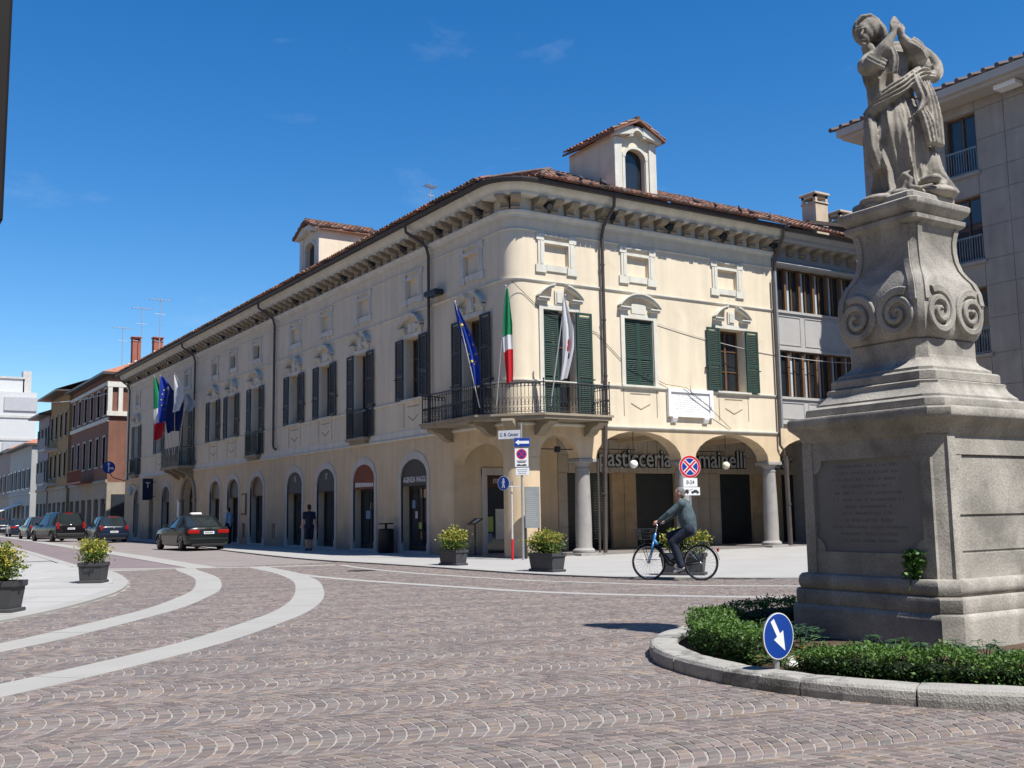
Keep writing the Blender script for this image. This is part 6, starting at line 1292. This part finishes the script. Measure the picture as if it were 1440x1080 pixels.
q = MB(); q.loft([[(x, y_, z) for x, z in ((-.02, .33), (-.05, .23), (-.5, .32), (-.5, .38))] for y_ in (-.075, -.06)]); q.build('chain_guard', IRON, BK)
q = MB(); [q.tube([(-.30, s*.05, .76), (-.72, s*.06, .735)], .007, 5) for s in (-1, 1)]; [q.tube([(-.45-.09*k, -.06, .75), (-.45-.09*k, .06, .75)], .006, 5) for k in range(4)]; [q.tube([(-.66, s*.06, .735), (-.53, s*.06, WR_)], .006, 5) for s in (-1, 1)]; q.build('rear_carrier', IRON, BK)
q = MB(); q.cbox(-.90, -.86, -.035, .035, .56, .63, .008); q.build('rear_reflector', TAIL, BK)
# man walking along the shaded front, seen from behind
J = dict(hipL=(0, .09, .93), hipR=(0, -.09, .93), knL=(-.02, .10, .50), anL=(-.10, .10, .10), toL=(.04, .11, .045), knR=(.06, -.10, .50), anR=(.10, -.10, .085), toR=(.25, -.11, .045), shL=(.0, .175, 1.42), shR=(0, -.175, 1.42), elL=(.0, .235, 1.15), elR=(-.04, -.235, 1.15), haL=(.16, .24, .98), haR=(-.02, -.28, .91), head=(.02, 0, 1.65))
person('person', 'man in navy shirt and shorts walking past the arched shop doors', (-1.45, 12.4, .03), radians(86), J, NAVY, NAVY, SHOED, HAIRD, True, True)
J = dict(hipL=(0, .09, .95), hipR=(0, -.09, .95), knL=(.02, .10, .51), anL=(0, .10, .09), toL=(.14, .12, .045), knR=(.02, -.10, .51), anR=(0, -.10, .09), toR=(.14, -.12, .045), shL=(.0, .20, 1.45), shR=(0, -.20, 1.45), elL=(-.02, .25, 1.16), elR=(-.02, -.25, 1.16), haL=(.06, .24, .93), haR=(.06, -.24, .93), head=(.03, 0, 1.68))
person('person', 'person in pale blue shirt and dark trousers standing at an arched doorway', (-.30, 26.0, .035), radians(120), J, PALEB, DENIM, SHOED, HAIRD)
# ================================================================= PLANTERS, SIGNS, FLAGS, LAMPS
PLM = M('dark_planter', (.055, .056, .06), .6, .12, 3, spec=.3)
VAR = [(.12, .18, .03), (.17, .22, .035), (.38, .34, .05), (.50, .43, .07), (.07, .13, .025), (.32, .31, .05), (.44, .40, .07)]
def planter(label, x, y, ang, L_, Wd, H, n, hs, seed, dens=1.0):
    P = lempty('shrub_planter', (x, y, .03), label, 'planter', 'shrub planters on the pavement', ang)
    def ring(l, w, z): return [(-l/2, -w/2, z), (l/2, -w/2, z), (l/2, w/2, z), (-l/2, w/2, z)]
    q = MB(); q.loft([ring(L_*.86, Wd*.80, .05), ring(L_*.93, Wd*.92, H*.72), ring(L_*.935, Wd*.93, H*.86)]); q.build('box', PLM, P)
    q = MB(); q.loft([ring(L_*.97, Wd*.98, H*.80), ring(L_*1.0, Wd*1.02, H*.84), ring(L_*1.0, Wd*1.02, H), ring(L_*.92, Wd*.88, H), ring(L_*.92, Wd*.88, H-.05)]); q.build('rim', PLM, P)
    q = MB(); q.cbox(-L_*.49, L_*.49, -Wd*.48, Wd*.48, 0, .055, .008); q.build('foot', PLM, P)
    q = MB(); q.poly(ring(L_*.915, Wd*.875, H-.045)); q.build('soil', SOIL, P)
    R = random.Random(seed); lf = MB(); st = MB(); nst = int(10*L_/.6)+4
    for k in range(nst):
        bx_ = R.uniform(-.38, .38)*L_; by_ = R.uniform(-.3, .3)*Wd; h = hs*R.uniform(.55, 1.0)*(1-.35*abs(bx_)/(L_*.5)); tx = bx_*1.18+R.gauss(0, .05); ty = by_*1.3+R.gauss(0, .05)
        mid = Vector(((bx_+tx)/2+R.gauss(0, .03), (by_+ty)/2+R.gauss(0, .03), H+h*.5)); tip = Vector((tx, ty, H+h)); base = Vector((bx_, by_, H-.05)); st.tube([base, mid, tip], [.009, .006, .003], 5)
        m = int(n/nst)
        for i in range(m):
            t = .12+.88*R.random()**.8; c = base.lerp(mid, t*2) if t < .5 else mid.lerp(tip, t*2-1); rr = .085*(1-.45*t)+.02
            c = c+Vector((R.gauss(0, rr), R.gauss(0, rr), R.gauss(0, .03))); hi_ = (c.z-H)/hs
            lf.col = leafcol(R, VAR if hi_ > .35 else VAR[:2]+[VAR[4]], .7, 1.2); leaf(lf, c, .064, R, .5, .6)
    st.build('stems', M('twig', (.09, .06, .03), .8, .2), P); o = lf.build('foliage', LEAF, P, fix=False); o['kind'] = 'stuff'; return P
planter('dark planter with yellow-green shrub by the travel agency door, beside the corner bar', -3.05, -1.75, radians(97), .82, .40, .40, 2300, .66, 1)
planter('dark planter with yellow-green shrub in front of the information board at the corner', -3.0, -6.05, radians(94), .92, .41, .42, 2600, .62, 2)
planter('dark planter with yellow-green shrub behind the passing cyclist', -1.75, -9.30, radians(-52), .95, .42, .45, 2400, .58, 3)
planter('square dark planter with bright yellow-green shrub at the tip of the pale plaza', -12.10, -2.15, radians(-31), .52, .47, .43, 2000, .58, 4)
planter('large dark planter with green shrub on the pale plaza edge beside the curved band', -14.80, -8.55, radians(-34), .92, .46, .46, 2800, .62, 5)
# --- sign post at the corner
sx, sy = -.22, -.80; nC = Vector((CAM.x-sx, CAM.y-sy, 0)).normalized(); sR = Vector((0, 0, 1)).cross(nC).normalized()
SP = empty('sign_post', (sx, sy, .03), 'tall zinc post with street name, one-way arrow and no-stopping boards at the corner', 'sign post')
q = MB(); q.tube([(sx, sy, .03), (sx, sy, 3.95)], .032, 10); q.build('post', POLE, SP)
def board(par, name, cx_, z0, z1, w, mat, dirR=sR, n=nC, off=.045, c=(sx, sy)):
    q = MB(); o_ = Vector((c[0], c[1], 0))+n*off+dirR*cx_; P = lambda u, z, d: o_+dirR*u+n*(-d)+Vector((0, 0, z)); q.fbox(P, -w/2, w/2, z0, z1, 0, .012); b = q.build(name, ALU, par)
    q = MB(); q.fbox(P, -w/2+.006, w/2-.006, z0+.006, z1-.006, -.003, 0); q.build('face', mat, b); return b, P
rot20 = Matrix.Rotation(radians(-22), 3, 'Z'); dR = rot20 @ sR; dn = rot20 @ nC
b, Pn = board(SP, 'street_name_board', -.36, 3.50, 3.76, .70, SGW, dR, dn); text_on('lettering', 'C. B. Cavour', Pn, 0, 3.63, -.004, .13, M('sign_navy', (.02, .03, .12), .5, 0), b, .85)
b, Pn = board(SP, 'one_way_board', .02, 3.26, 3.52, .46, SGB); q = MB(); q.fprism(Pn, [(-.20, 3.39), (-.09, 3.47), (-.09, 3.43), (.20, 3.43), (.20, 3.35), (-.09, 3.35), (-.09, 3.31)], -.006, -.003); q.build('arrow', SGW, b)
b, Pn = board(SP, 'no_stopping_board', .0, 2.68, 3.22, .40, SGW)
def no_stop(P, r, zc, b, d0=-.003):
    pl = lambda pts, d, m, nm: (MB().fprism(P, [(x, zc+y) for x, y in pts], d0-d, d0-d+.002)).build(nm, m, b)
    pl(circ(r), .002, SGR, 'red_ring'); pl(circ(r*.80), .004, SGW, 'white_ring') if r > .2 else None
    pl(circ(r*.76), .005, SGB, 'blue_face')
    for a in (45, 135):
        c, s = cos(radians(a)), sin(radians(a)); w1 = r*.17; w2 = r*.085; e = r*.74
        for w, d, m, nm in ((w1, .0065, SGW, 'white_stroke') if r > .2 else (None,)*4, (w2 if r > .2 else r*.08, .008+.0005*(a > 90), SGR, 'red_stroke')):
            if w: pl([(e*c-w*s, e*s+w*c), (-e*c-w*s, -e*s+w*c), (-e*c+w*s, -e*s-w*c), (e*c+w*s, e*s-w*c)], d+.0004*(a > 90), m, nm)
no_stop(Pn, .15, 3.05, b)
TXT = M('sign_text', (.03, .03, .03), .6, 0)
q = MB(); [q.fbox(Pn, -.14+.02*(k % 2), .14-.03*(k % 3), z, z+.022, -.006, -.003) for k, z in enumerate((2.84, 2.80))]; q.fprism(Pn, [(-.14, 2.71), (-.14, 2.75), (-.05, 2.76), (-.03, 2.74), (.02, 2.74), (.04, 2.76), (.14, 2.75), (.14, 2.71)], -.006, -.003); q.build('pictogram', TXT, b)
b, Pn = board(SP, 'supplementary_board', .02, 2.44, 2.66, .40, SGW); q = MB(); [q.fbox(Pn, -.16+.02*k, .15-.02*k, 2.59-.055*k, 2.61-.055*k, -.006, -.003) for k in range(3)]; q.build('small_print', M('small_print', (.3, .32, .36), .6, 0), b)
# pedestrian sign on an arm
q = MB(); q.tube([(sx, sy, 2.12), (sx-sR.x*.02-.42, sy+.28, 2.12)], .014, 6); q.build('arm', POLE, SP)
pc = Vector((-.66, -.50, 2.22)); pn = (nC+Vector((-.6, .35, 0))).normalized(); ped = [((x)*.16, (y)*.16) for x, y in [(-.05, .55), (.18, .5), (.3, .05), (.22, 0), (.1, .3), (.06, .05), (.3, -.85), (.14, -.88), (-.02, -.25), (-.18, -.88), (-.34, -.82), (-.14, .05), (-.2, .2), (-.32, -.05), (-.4, 0), (-.25, .42)]]
disc_sign('pedestrian_disc', SP, pc, pn, .21, [(circ(.205), SGW, 'rim'), (circ(.195), SGB, 'blue_face'), (ped, SGW, 'walking_figure'), ([(x*.03, .115+y*.03) for x, y in circ(1, 12)], SGW, 'figure_head')])
# red and white painted pole beside it
q = MB(); q.tube([(-.42, -.55, .03), (-.42, -.55, .62)], .034, 10); rp = empty('painted_pole', (-.42, -.55, .03), 'slim white pole with a red lower part beside the sign post', 'pole'); q.build('red_part', SGR, rp); q = MB(); q.tube([(-.42, -.55, .62), (-.42, -.55, 2.3)], .03, 10); q.build('white_part', M('dirty_white', (.5, .49, .46), .6, .2, 8), rp)
# information board on two posts in front of the corner pier
ib = empty('information_board', (.35, -.5, .03), 'narrow grey information board on two dark posts before the corner pier', 'board'); iR = Matrix.Rotation(radians(-6), 3, 'Z') @ Vector((1, 0, 0)); iN = Vector((-.1, -1, 0)).normalized(); IP = lambda u, z, d: Vector((.33, -.5, z))+iR*u-iN*d
q = MB(); q.fbox(IP, -.24, .24, .92, 2.12, 0, .03); pnl = q.build('panel', M('info_grey', (.20, .215, .22), .5, .1, 4), ib); q = MB(); R = random.Random(2)
for k in range(17): q.fbox(IP, -.20, .20-R.uniform(0, .12), 1.0+.06*k, 1.012+.06*k, -.003, 0)
q.build('small_print', M('info_print', (.33, .34, .34), .6, 0), pnl)
for u in (-.24, .20): q = MB(); q.fbox(IP, u, u+.04, .0, 1.2, .03, .06); q.build('post', IRON, ib)
# --- no-stopping sign before the arcade
px_, py_ = 2.5, -4.9; NS = empty('no_stopping_sign', (px_, py_, .03), 'round red and blue no-stopping sign with two white plates before the arcade', 'sign'); n2 = Vector((CAM.x-px_, CAM.y-py_, 0)).normalized(); n2.rotate(Matrix.Rotation(radians(22), 3, 'Z')); r2_ = Vector((0, 0, 1)).cross(n2).normalized()
q = MB(); q.tube([(px_, py_, .03), (px_, py_, 2.78)], .027, 10); q.build('post', POLE, NS)
P2_ = lambda u, z, d: Vector((px_, py_, z))+n2*(.04-d)+r2_*u
q = MB(); q.fprism(P2_, [(x, 2.53+y) for x, y in circ(.305)], 0, .012); dsc = q.build('disc', SGW, NS); no_stop(P2_, .298, 2.53, dsc, 0)
for z0, z1, w in ((1.995, 2.225, .40), (1.765, 1.98, .53)):
    q = MB(); q.fbox(P2_, -w/2, w/2, z0, z1, 0, .01); pb = q.build('plate', SGW, NS)
    if w < .5: text_on('lettering', '0-24', P2_, 0, 2.11, -.003, .14, TXT, pb, .9)
    else:
        q = MB(); q.fprism(P2_, [(-.22, 1.82), (-.22, 1.88), (-.16, 1.89), (-.14, 1.92), (-.06, 1.92), (-.05, 1.83), (-.10, 1.82)], -.004, 0); q.fprism(P2_, [(-.04, 1.90), (.06, 1.94), (.06, 1.93), (-.03, 1.89)], -.004, 0); q.fprism(P2_, [(.01, 1.83), (.02, 1.87), (.07, 1.88), (.10, 1.91), (.17, 1.91), (.21, 1.87), (.24, 1.86), (.24, 1.83)], -.004, 0); [q.fprism(P2_, [(u+.022*cos(2*pi*k/10), 1.82+.022*sin(2*pi*k/10)) for k in range(10)], -.0045, 0) for u in (-.17, -.09, .06, .19)]; q.build('tow_pictogram', TXT, pb)
# --- globe lamps in the arches
GLO = M('opal_globe', (.80, .79, .76), .35, .03, 3, spec=.4)
for i, (x, lab) in enumerate(((4.83, 'white globe lamp hanging in the arch below the pasticceria lettering'), (8.91, 'cream globe lamp hanging in the arch below the mainelli lettering'))):
    g = empty('globe_lamp', (x, .3, 2.87), lab, 'lamp'); q = MB(); q.ell((x, .3, 2.87), .135, 20, 14); q.build('globe', GLO if i == 0 else M('cream_globe', (.70, .66, .50), .35, .03, 3), g, True)
    q = MB(); q.tube([(x, .3, 3.0), (x, .3, 3.93)], .012, 6); q.tube([(x, .3, 2.98), (x, .3, 3.03)], .04, 10); q.build('rod', IRON, g)
# --- flags
FG_ = {'g': M('flag_green', (.015, .22, .09), .8, .06, 6, trans=.25), 'w': M('flag_white', (.70, .70, .70), .8, .04, 6, trans=.25), 'r': M('flag_red', (.55, .02, .03), .8, .06, 6, trans=.25), 'b': M('flag_blue', (.012, .04, .30), .8, .06, 6, trans=.25), 'k': M('flag_navy', (.008, .02, .10), .8, .06, 6, trans=.2), 'y': M('flag_yellow', (.65, .50, .03), .7, 0), 'l': M('flag_pale', (.32, .38, .42), .8, .05, 5, trans=.2)}
def flag(label, base, tip, hoist, fly, bands, seed, sag=.92, spread=.26, stars=False, mark=False, out=None, grp='flags'):
    R = random.Random(seed); base, tip = Vector(base), Vector(tip); fl = empty('flag', base, label, 'flag'); dr = (tip-base).normalized()
    q = MB(); q.tube([base, tip+dr*.05], [.019, .014], 8); q.ell(tip+dr*.07, .03, 8, 6); q.build('pole', M('flag_pole', (.5, .5, .5), .4, .1, metal=.3), fl)
    h = Vector((dr.x, dr.y, 0)); h = h.normalized() if h.length > 1e-3 else Vector((1, 0, 0)); h = Vector(out).normalized() if out else h; n = Vector((-h.y, h.x, 0)); ns, nt_ = 26, 12; ph = R.uniform(0, 6)
    ac = Vector(out); dv = Vector((0, 0, 0)); n = Vector((-ac.y, ac.x, 0)).normalized()
    def pt(s, t):
        w = spread*min(1, (s+.04)/.42)**.75*(1-.35*max(0, s-.62)/.38)
        fo = (.10*sin(t*8.5+ph+s*2.2)+.045*sin(t*15+s*7+ph))*min(1, s*3+.25)*min(1, spread*1.6)
        return tip+(base-tip)*(hoist/(base-tip).length)*s*sag+Vector((0, 0, -1))*max(0, fly-hoist*sag*abs(dr.z))*s*(1-.10*t*(1-t)-.06*t)+ac*(w*(t-.12))+n*(fo+.05*s)-ac*(.05*sin(s*5+ph))
    q = MB(); nb = len(bands)
    G_ = [[pt(i/ns, j/nt_) for j in range(nt_+1)] for i in range(ns+1)]; P = [p for r_ in G_ for p in r_]; o_ = len(q.v); q.v += [tuple(p) for p in P]
    for i in range(ns):
        for j in range(nt_): k = i*(nt_+1)+j; q.f.append([k, k+1, k+nt_+2, k+nt_+1]); q.c.append(None); q.m.append(min(nb-1, int((i+.5)/ns*nb)))
    cl = q.build('cloth', [FG_[b] for b in bands], fl, True)
    if stars:
        for k in range(12):
            a = 2*pi*k/12; s, t = .5+.24*cos(a), .5+.34*sin(a); c = pt(s, t); e1 = (pt(s+.02, t)-c).normalized(); e2 = (pt(s, t+.02)-c); e2 = (e2-e1*e2.dot(e1)).normalized(); nn = e1.cross(e2)
            for sg in (-1, 1): q = MB(); q.poly([c+nn*sg*.008+e1*(r_*cos(pi*m/5))+e2*(r_*sin(pi*m/5)) for m in range(10) for r_ in ((.055 if m % 2 == 0 else .022),)]); q.build('star', FG_['y'], cl)
    if mark:
        for s, t, m in ((.55, .5, 'r'), (.62, .45, 'r'), (.72, .6, 'k')):
            c = pt(s, t); e1 = (pt(s+.02, t)-c).normalized(); e2 = (pt(s, t+.02)-c); e2 = (e2-e1*e2.dot(e1)).normalized(); nn = e1.cross(e2)
            for sg in (-1, 1): q = MB(); q.poly([c+nn*sg*.008+e1*(.10*cos(2*pi*k/9))+e2*(.07*sin(2*pi*k/9)) for k in range(9)]); q.build('emblem', FG_[m], cl)
    return fl
RR_ = (cos(YAW), -sin(YAW), 0)
flag('blue european flag with yellow stars leaning out from the corner balcony', (-.80, .55, 4.5), (-1.5, .72, 7.62), 2.4, 2.45, 'b', 1, 1.0, .33, stars=True, out=RR_)
flag('green white and red flag hanging limp at the rounded corner balcony', (-.42, .22, 4.5), (-.62, -.70, 7.92), .6, 2.9, 'gggwrr', 2, .6, .28, out=RR_)
flag('white flag with red emblem hanging on the sunlit side of the balcony', (.84, -.80, 4.5), (1.08, -1.3, 7.70), 1.2, 2.5, 'w', 3, .9, .33, mark=True, out=RR_)
flag('green white and red flag over the portal balcony of the street front', (-1.0, 35.4, 4.9), (-1.75, 35.7, 9.5), .6, 3.8, 'ggwr', 4, .6, .75, out=RR_)
flag('bright blue european flag with yellow stars over the portal balcony', (-1.0, 34.9, 4.9), (-1.7, 34.6, 9.4), .8, 2.7, 'b', 5, .8, .85, stars=True, out=RR_)
flag('navy flag hanging behind the others over the portal balcony', (-1.0, 34.2, 4.9), (-1.5, 33.6, 8.6), .8, 2.5, 'k', 6, .8, 1.0, out=RR_)
flag('white flag over the portal balcony of the street front', (-1.0, 33.8, 4.9), (-1.6, 31.9, 9.2), .6, 2.1, 'w', 7, .8, .55, out=RR_)
flag('pale grey flag closest to the wall over the portal balcony', (-.9, 33.4, 4.9), (-1.1, 31.4, 8.1), .5, 1.0, 'l', 8, .8, .6, out=RR_)
# --- street furniture and small wall things
bn = empty('litter_bin', (-.42, 7.75, .03), 'dark cylindrical litter bin with ashtray top beside the travel agency door', 'litter bin'); q = MB(); q.lathe([(.26, .03), (.28, .06), (.28, .85), (.26, .87), (.20, .88)], 18, (-.42, 7.75, 0)); q.build('drum', BLACK, bn, 40); q = MB(); q.tube([(-.42, 7.75, .86), (-.42, 7.75, 1.05)], .05, 8); q.cbox(-.60, -.24, 7.5, 8.0, 1.03, 1.08, .015); q.build('ashtray_top', BLACK, bn)
ms = empty('menu_stand', (.15, 2.6, .05), 'slanted brown menu stand inside the corner arch', 'stand'); q = MB(); q.frustum([(.05, 2.35, 1.0), (.35, 2.35, 1.18), (.35, 2.85, 1.18), (.05, 2.85, 1.0)], [(.05, 2.35, 1.04), (.35, 2.35, 1.22), (.35, 2.85, 1.22), (.05, 2.85, 1.04)]); q.build('rack', WOOD, ms); q = MB(); q.tube([(.2, 2.6, .05), (.2, 2.6, 1.1)], .025, 8); q.cbox(.05, .35, 2.45, 2.75, .05, .09, .01); q.build('leg', IRON, ms); q = MB(); q.poly([(.09, 2.42, 1.07), (.3, 2.42, 1.196), (.3, 2.6, 1.196), (.09, 2.6, 1.07)]); q.build('leaflet', SGW, ms)
fr = empty('menu_board', (-.02, 24.55, 1.45), 'dark framed menu board on the wall between two arched doorways', 'board'); q = MB(); q.fbox(FL, 24.2, 24.9, 1.45, 2.5, -.06, 0); q.build('case', WOOD, fr); q = MB(); q.fbox(FL, 24.28, 24.82, 1.54, 2.42, -.065, -.06); bp = q.build('pane', POST[4], fr)
nt2 = empty('notice', (-.02, 36.4, 1.4), 'white paper notice on the wall beside the portal', 'notice'); q = MB(); q.fbox(FL, 36.0, 36.7, 1.45, 2.4, -.03, 0); q.build('sheet', SGW, nt2); q = MB(); q.fbox(FL, 35.95, 36.75, 1.40, 1.45, -.04, 0); q.fbox(FL, 35.95, 36.75, 2.4, 2.45, -.04, 0); q.build('rail', ALU, nt2)
hs_ = empty('hanging_sign', (-.4, 42.0, 2.6), 'dark blue projecting sign with a white letter T on the street front', 'sign'); FPj = lambda u, z, d: (-u, 42.0+d, z); q = MB(); q.fbox(FPj, .15, .80, 2.5, 3.85, -.06, .06); bo = q.build('box', M('navy_sign', (.012, .02, .05), .4, .1), hs_); text_on('lettering', 'T', FPj, .48, 3.42, -.065, .5, SGW, bo, .9, flip=True); q = MB(); q.fbox(FPj, 0, .2, 3.6, 3.65, -.03, .03); q.fbox(FPj, 0, .2, 2.7, 2.75, -.03, .03); q.build('bracket', IRON, hs_)
ln = empty('wall_lantern', (-.35, 47.0, 2.9), 'white glazed lantern on the wall above the last doorway', 'lantern'); q = MB(); q.lathe([(.10, 0), (.20, .35), (.22, .36), (.05, .6), (.02, .7)], 6, (-.4, 47.0, 2.9)); q.build('lantern', M('lantern_white', (.55, .55, .5), .4, .05), ln); q = MB(); q.tube([(0, 47, 3.55), (-.3, 47, 3.65), (-.4, 47, 3.58)], .02, 6); q.build('arm', IRON, ln)
ds = empty('direction_sign', (-1.2, 50.2, 4.3), 'round blue sign with white arrows on a bracket at the end of the palazzo', 'sign'); FD = lambda u, z, d: (-1.2+u, 50.0+d, z)
q = MB(); q.fprism(FD, [(.42*cos(2*pi*k/28), 4.9+.42*sin(2*pi*k/28)) for k in range(28)], 0, .03); dd_ = q.build('disc', SGB, ds); q = MB(); q.fprism(FD, [(-.06, 4.6), (.02, 4.6), (.02, 4.8), (.2, 4.78), (.2, 4.7), (.34, 4.84), (.2, 4.96), (.2, 4.88), (.02, 4.9), (.02, 5.1), (.1, 5.1), (-.02, 5.26), (-.14, 5.1), (-.06, 5.1)], -.006, 0); q.build('arrows', SGW, dd_); q = MB(); q.tube([(-1.2, 50.04, 4.6), (-.9, 50.06, 4.2), (-.2, 50.06, 4.0), (0, 50.06, 4.0)], .03, 6); q.build('bracket', IRON, ds)
# overhead wires
q = MB(); a, b = Vector((5.74, -.04, 7.52)), Vector((15.95, .0, 6.85)); q.tube([a.lerp(b, t/20)-Vector((0, 0, 1.3*(t/20)*(1-t/20))) for t in range(21)], .011, 5); q.thing('overhead_wire', M('pale_wire', (.5, .48, .45), .7, 0), 'pale wire sagging across the sunlit wall towards the stone block', 'wire', tuple(a))
q = MB(); a, b = Vector((-1.3, 81, 12.5)), Vector((0.1, 57.0, 10.9)); q.tube([a.lerp(b, t/16)-Vector((0, 0, 1.2*(t/16)*(1-t/16))) for t in range(17)], .03, 5); q.thing('overhead_wire', M('pale_wire', (.5, .48, .45)), 'pale wire strung along the amber house and the red house', 'wire', tuple(a))
# aerials on the roofs
ANT = M('aerial_metal', (.35, .36, .38), .5, .1, metal=.4)
for x, y, z0, z1, lab in ((5.2, 69.5, 14.5, 20.2, 'tall television aerial by the brick chimneys of the red house'), (5.2, 63.0, 14.8, 19.8, 'tall television aerial nearer the palazzo on the red house roof'), (5.2, 77.0, 14.5, 19.6, 'slim television aerial on the amber house roof'), (4.0, 12.5, 13.6, 15.5, 'small television aerial on the palazzo roof')):
    an = empty('aerial', (x, y, z0), lab, 'aerial'); q = MB(); k = (z1-z0)/6; q.tube([(x, y, z0), (x, y, z1)], .035 if k > .5 else .02, 6); q.build('mast', ANT, an)
    q = MB(); L_ = .9 if k > .5 else .35; q.tube([(x-L_, y-.2, z1-.15), (x+L_, y+.2, z1-.05)], .025, 5)
    for m in range(7): t = m/6; c = Vector((x-L_+2*L_*t, y-.2+.4*t, z1-.15+.1*t)); q.tube([c-Vector((.0, .35*(L_/.9)+.1, 0)), c+Vector((0, .35*(L_/.9)+.1, 0))], .015, 5)
    q.tube([(x-.5*L_, y, z1-1.6*k), (x+.5*L_, y, z1-1.6*k)], .02, 5); q.build('antenna', ANT, an)

# pigeons on the roof edge
PGM = M('pigeon_grey', (.06, .062, .07), .7, .3, 20)
def pigeon(x, y, z, rz):
    q = MB(); q.ell((0, 0, .09), (.13, .06, .065), 10, 7, Matrix.Rotation(-.35, 3, 'Y')); q.limb([(.09, 0, .14), (.115, 0, .20)], [.034, .030], 8); q.tube([(.14, 0, .20), (.17, 0, .193)], [.010, .003], 5); q.tube([(-.09, 0, .06), (-.22, 0, .02)], [.035, .018], 6)
    for s in (-1, 1): q.tube([(.01, s*.02, .05), (.015, s*.02, 0)], .006, 5)
    o = D.objects.new('pigeon', remeshed(q, 'pigeon', PGM, .012, 1)); o.location = (x, y, z); o.rotation_euler.z = rz; COL.objects.link(o)
    tag(o, 'dark pigeon perched on the roof tile edge of the palazzo', 'pigeon', 'pigeons on the palazzo roof edge')
for x, y, rz in ((1.35, -.78, 2.0), (2.2, -.75, 1.2), (2.95, -.80, 4.0), (3.15, -.70, 3.0), (7.0, -.78, 2.4), (7.9, -.74, 1.0), (9.0, -.80, 3.5), (9.6, -.77, 2.2), (10.5, -.74, .5)): pigeon(x, y, 11.42+SLP*(.93+y)+.11, rz)
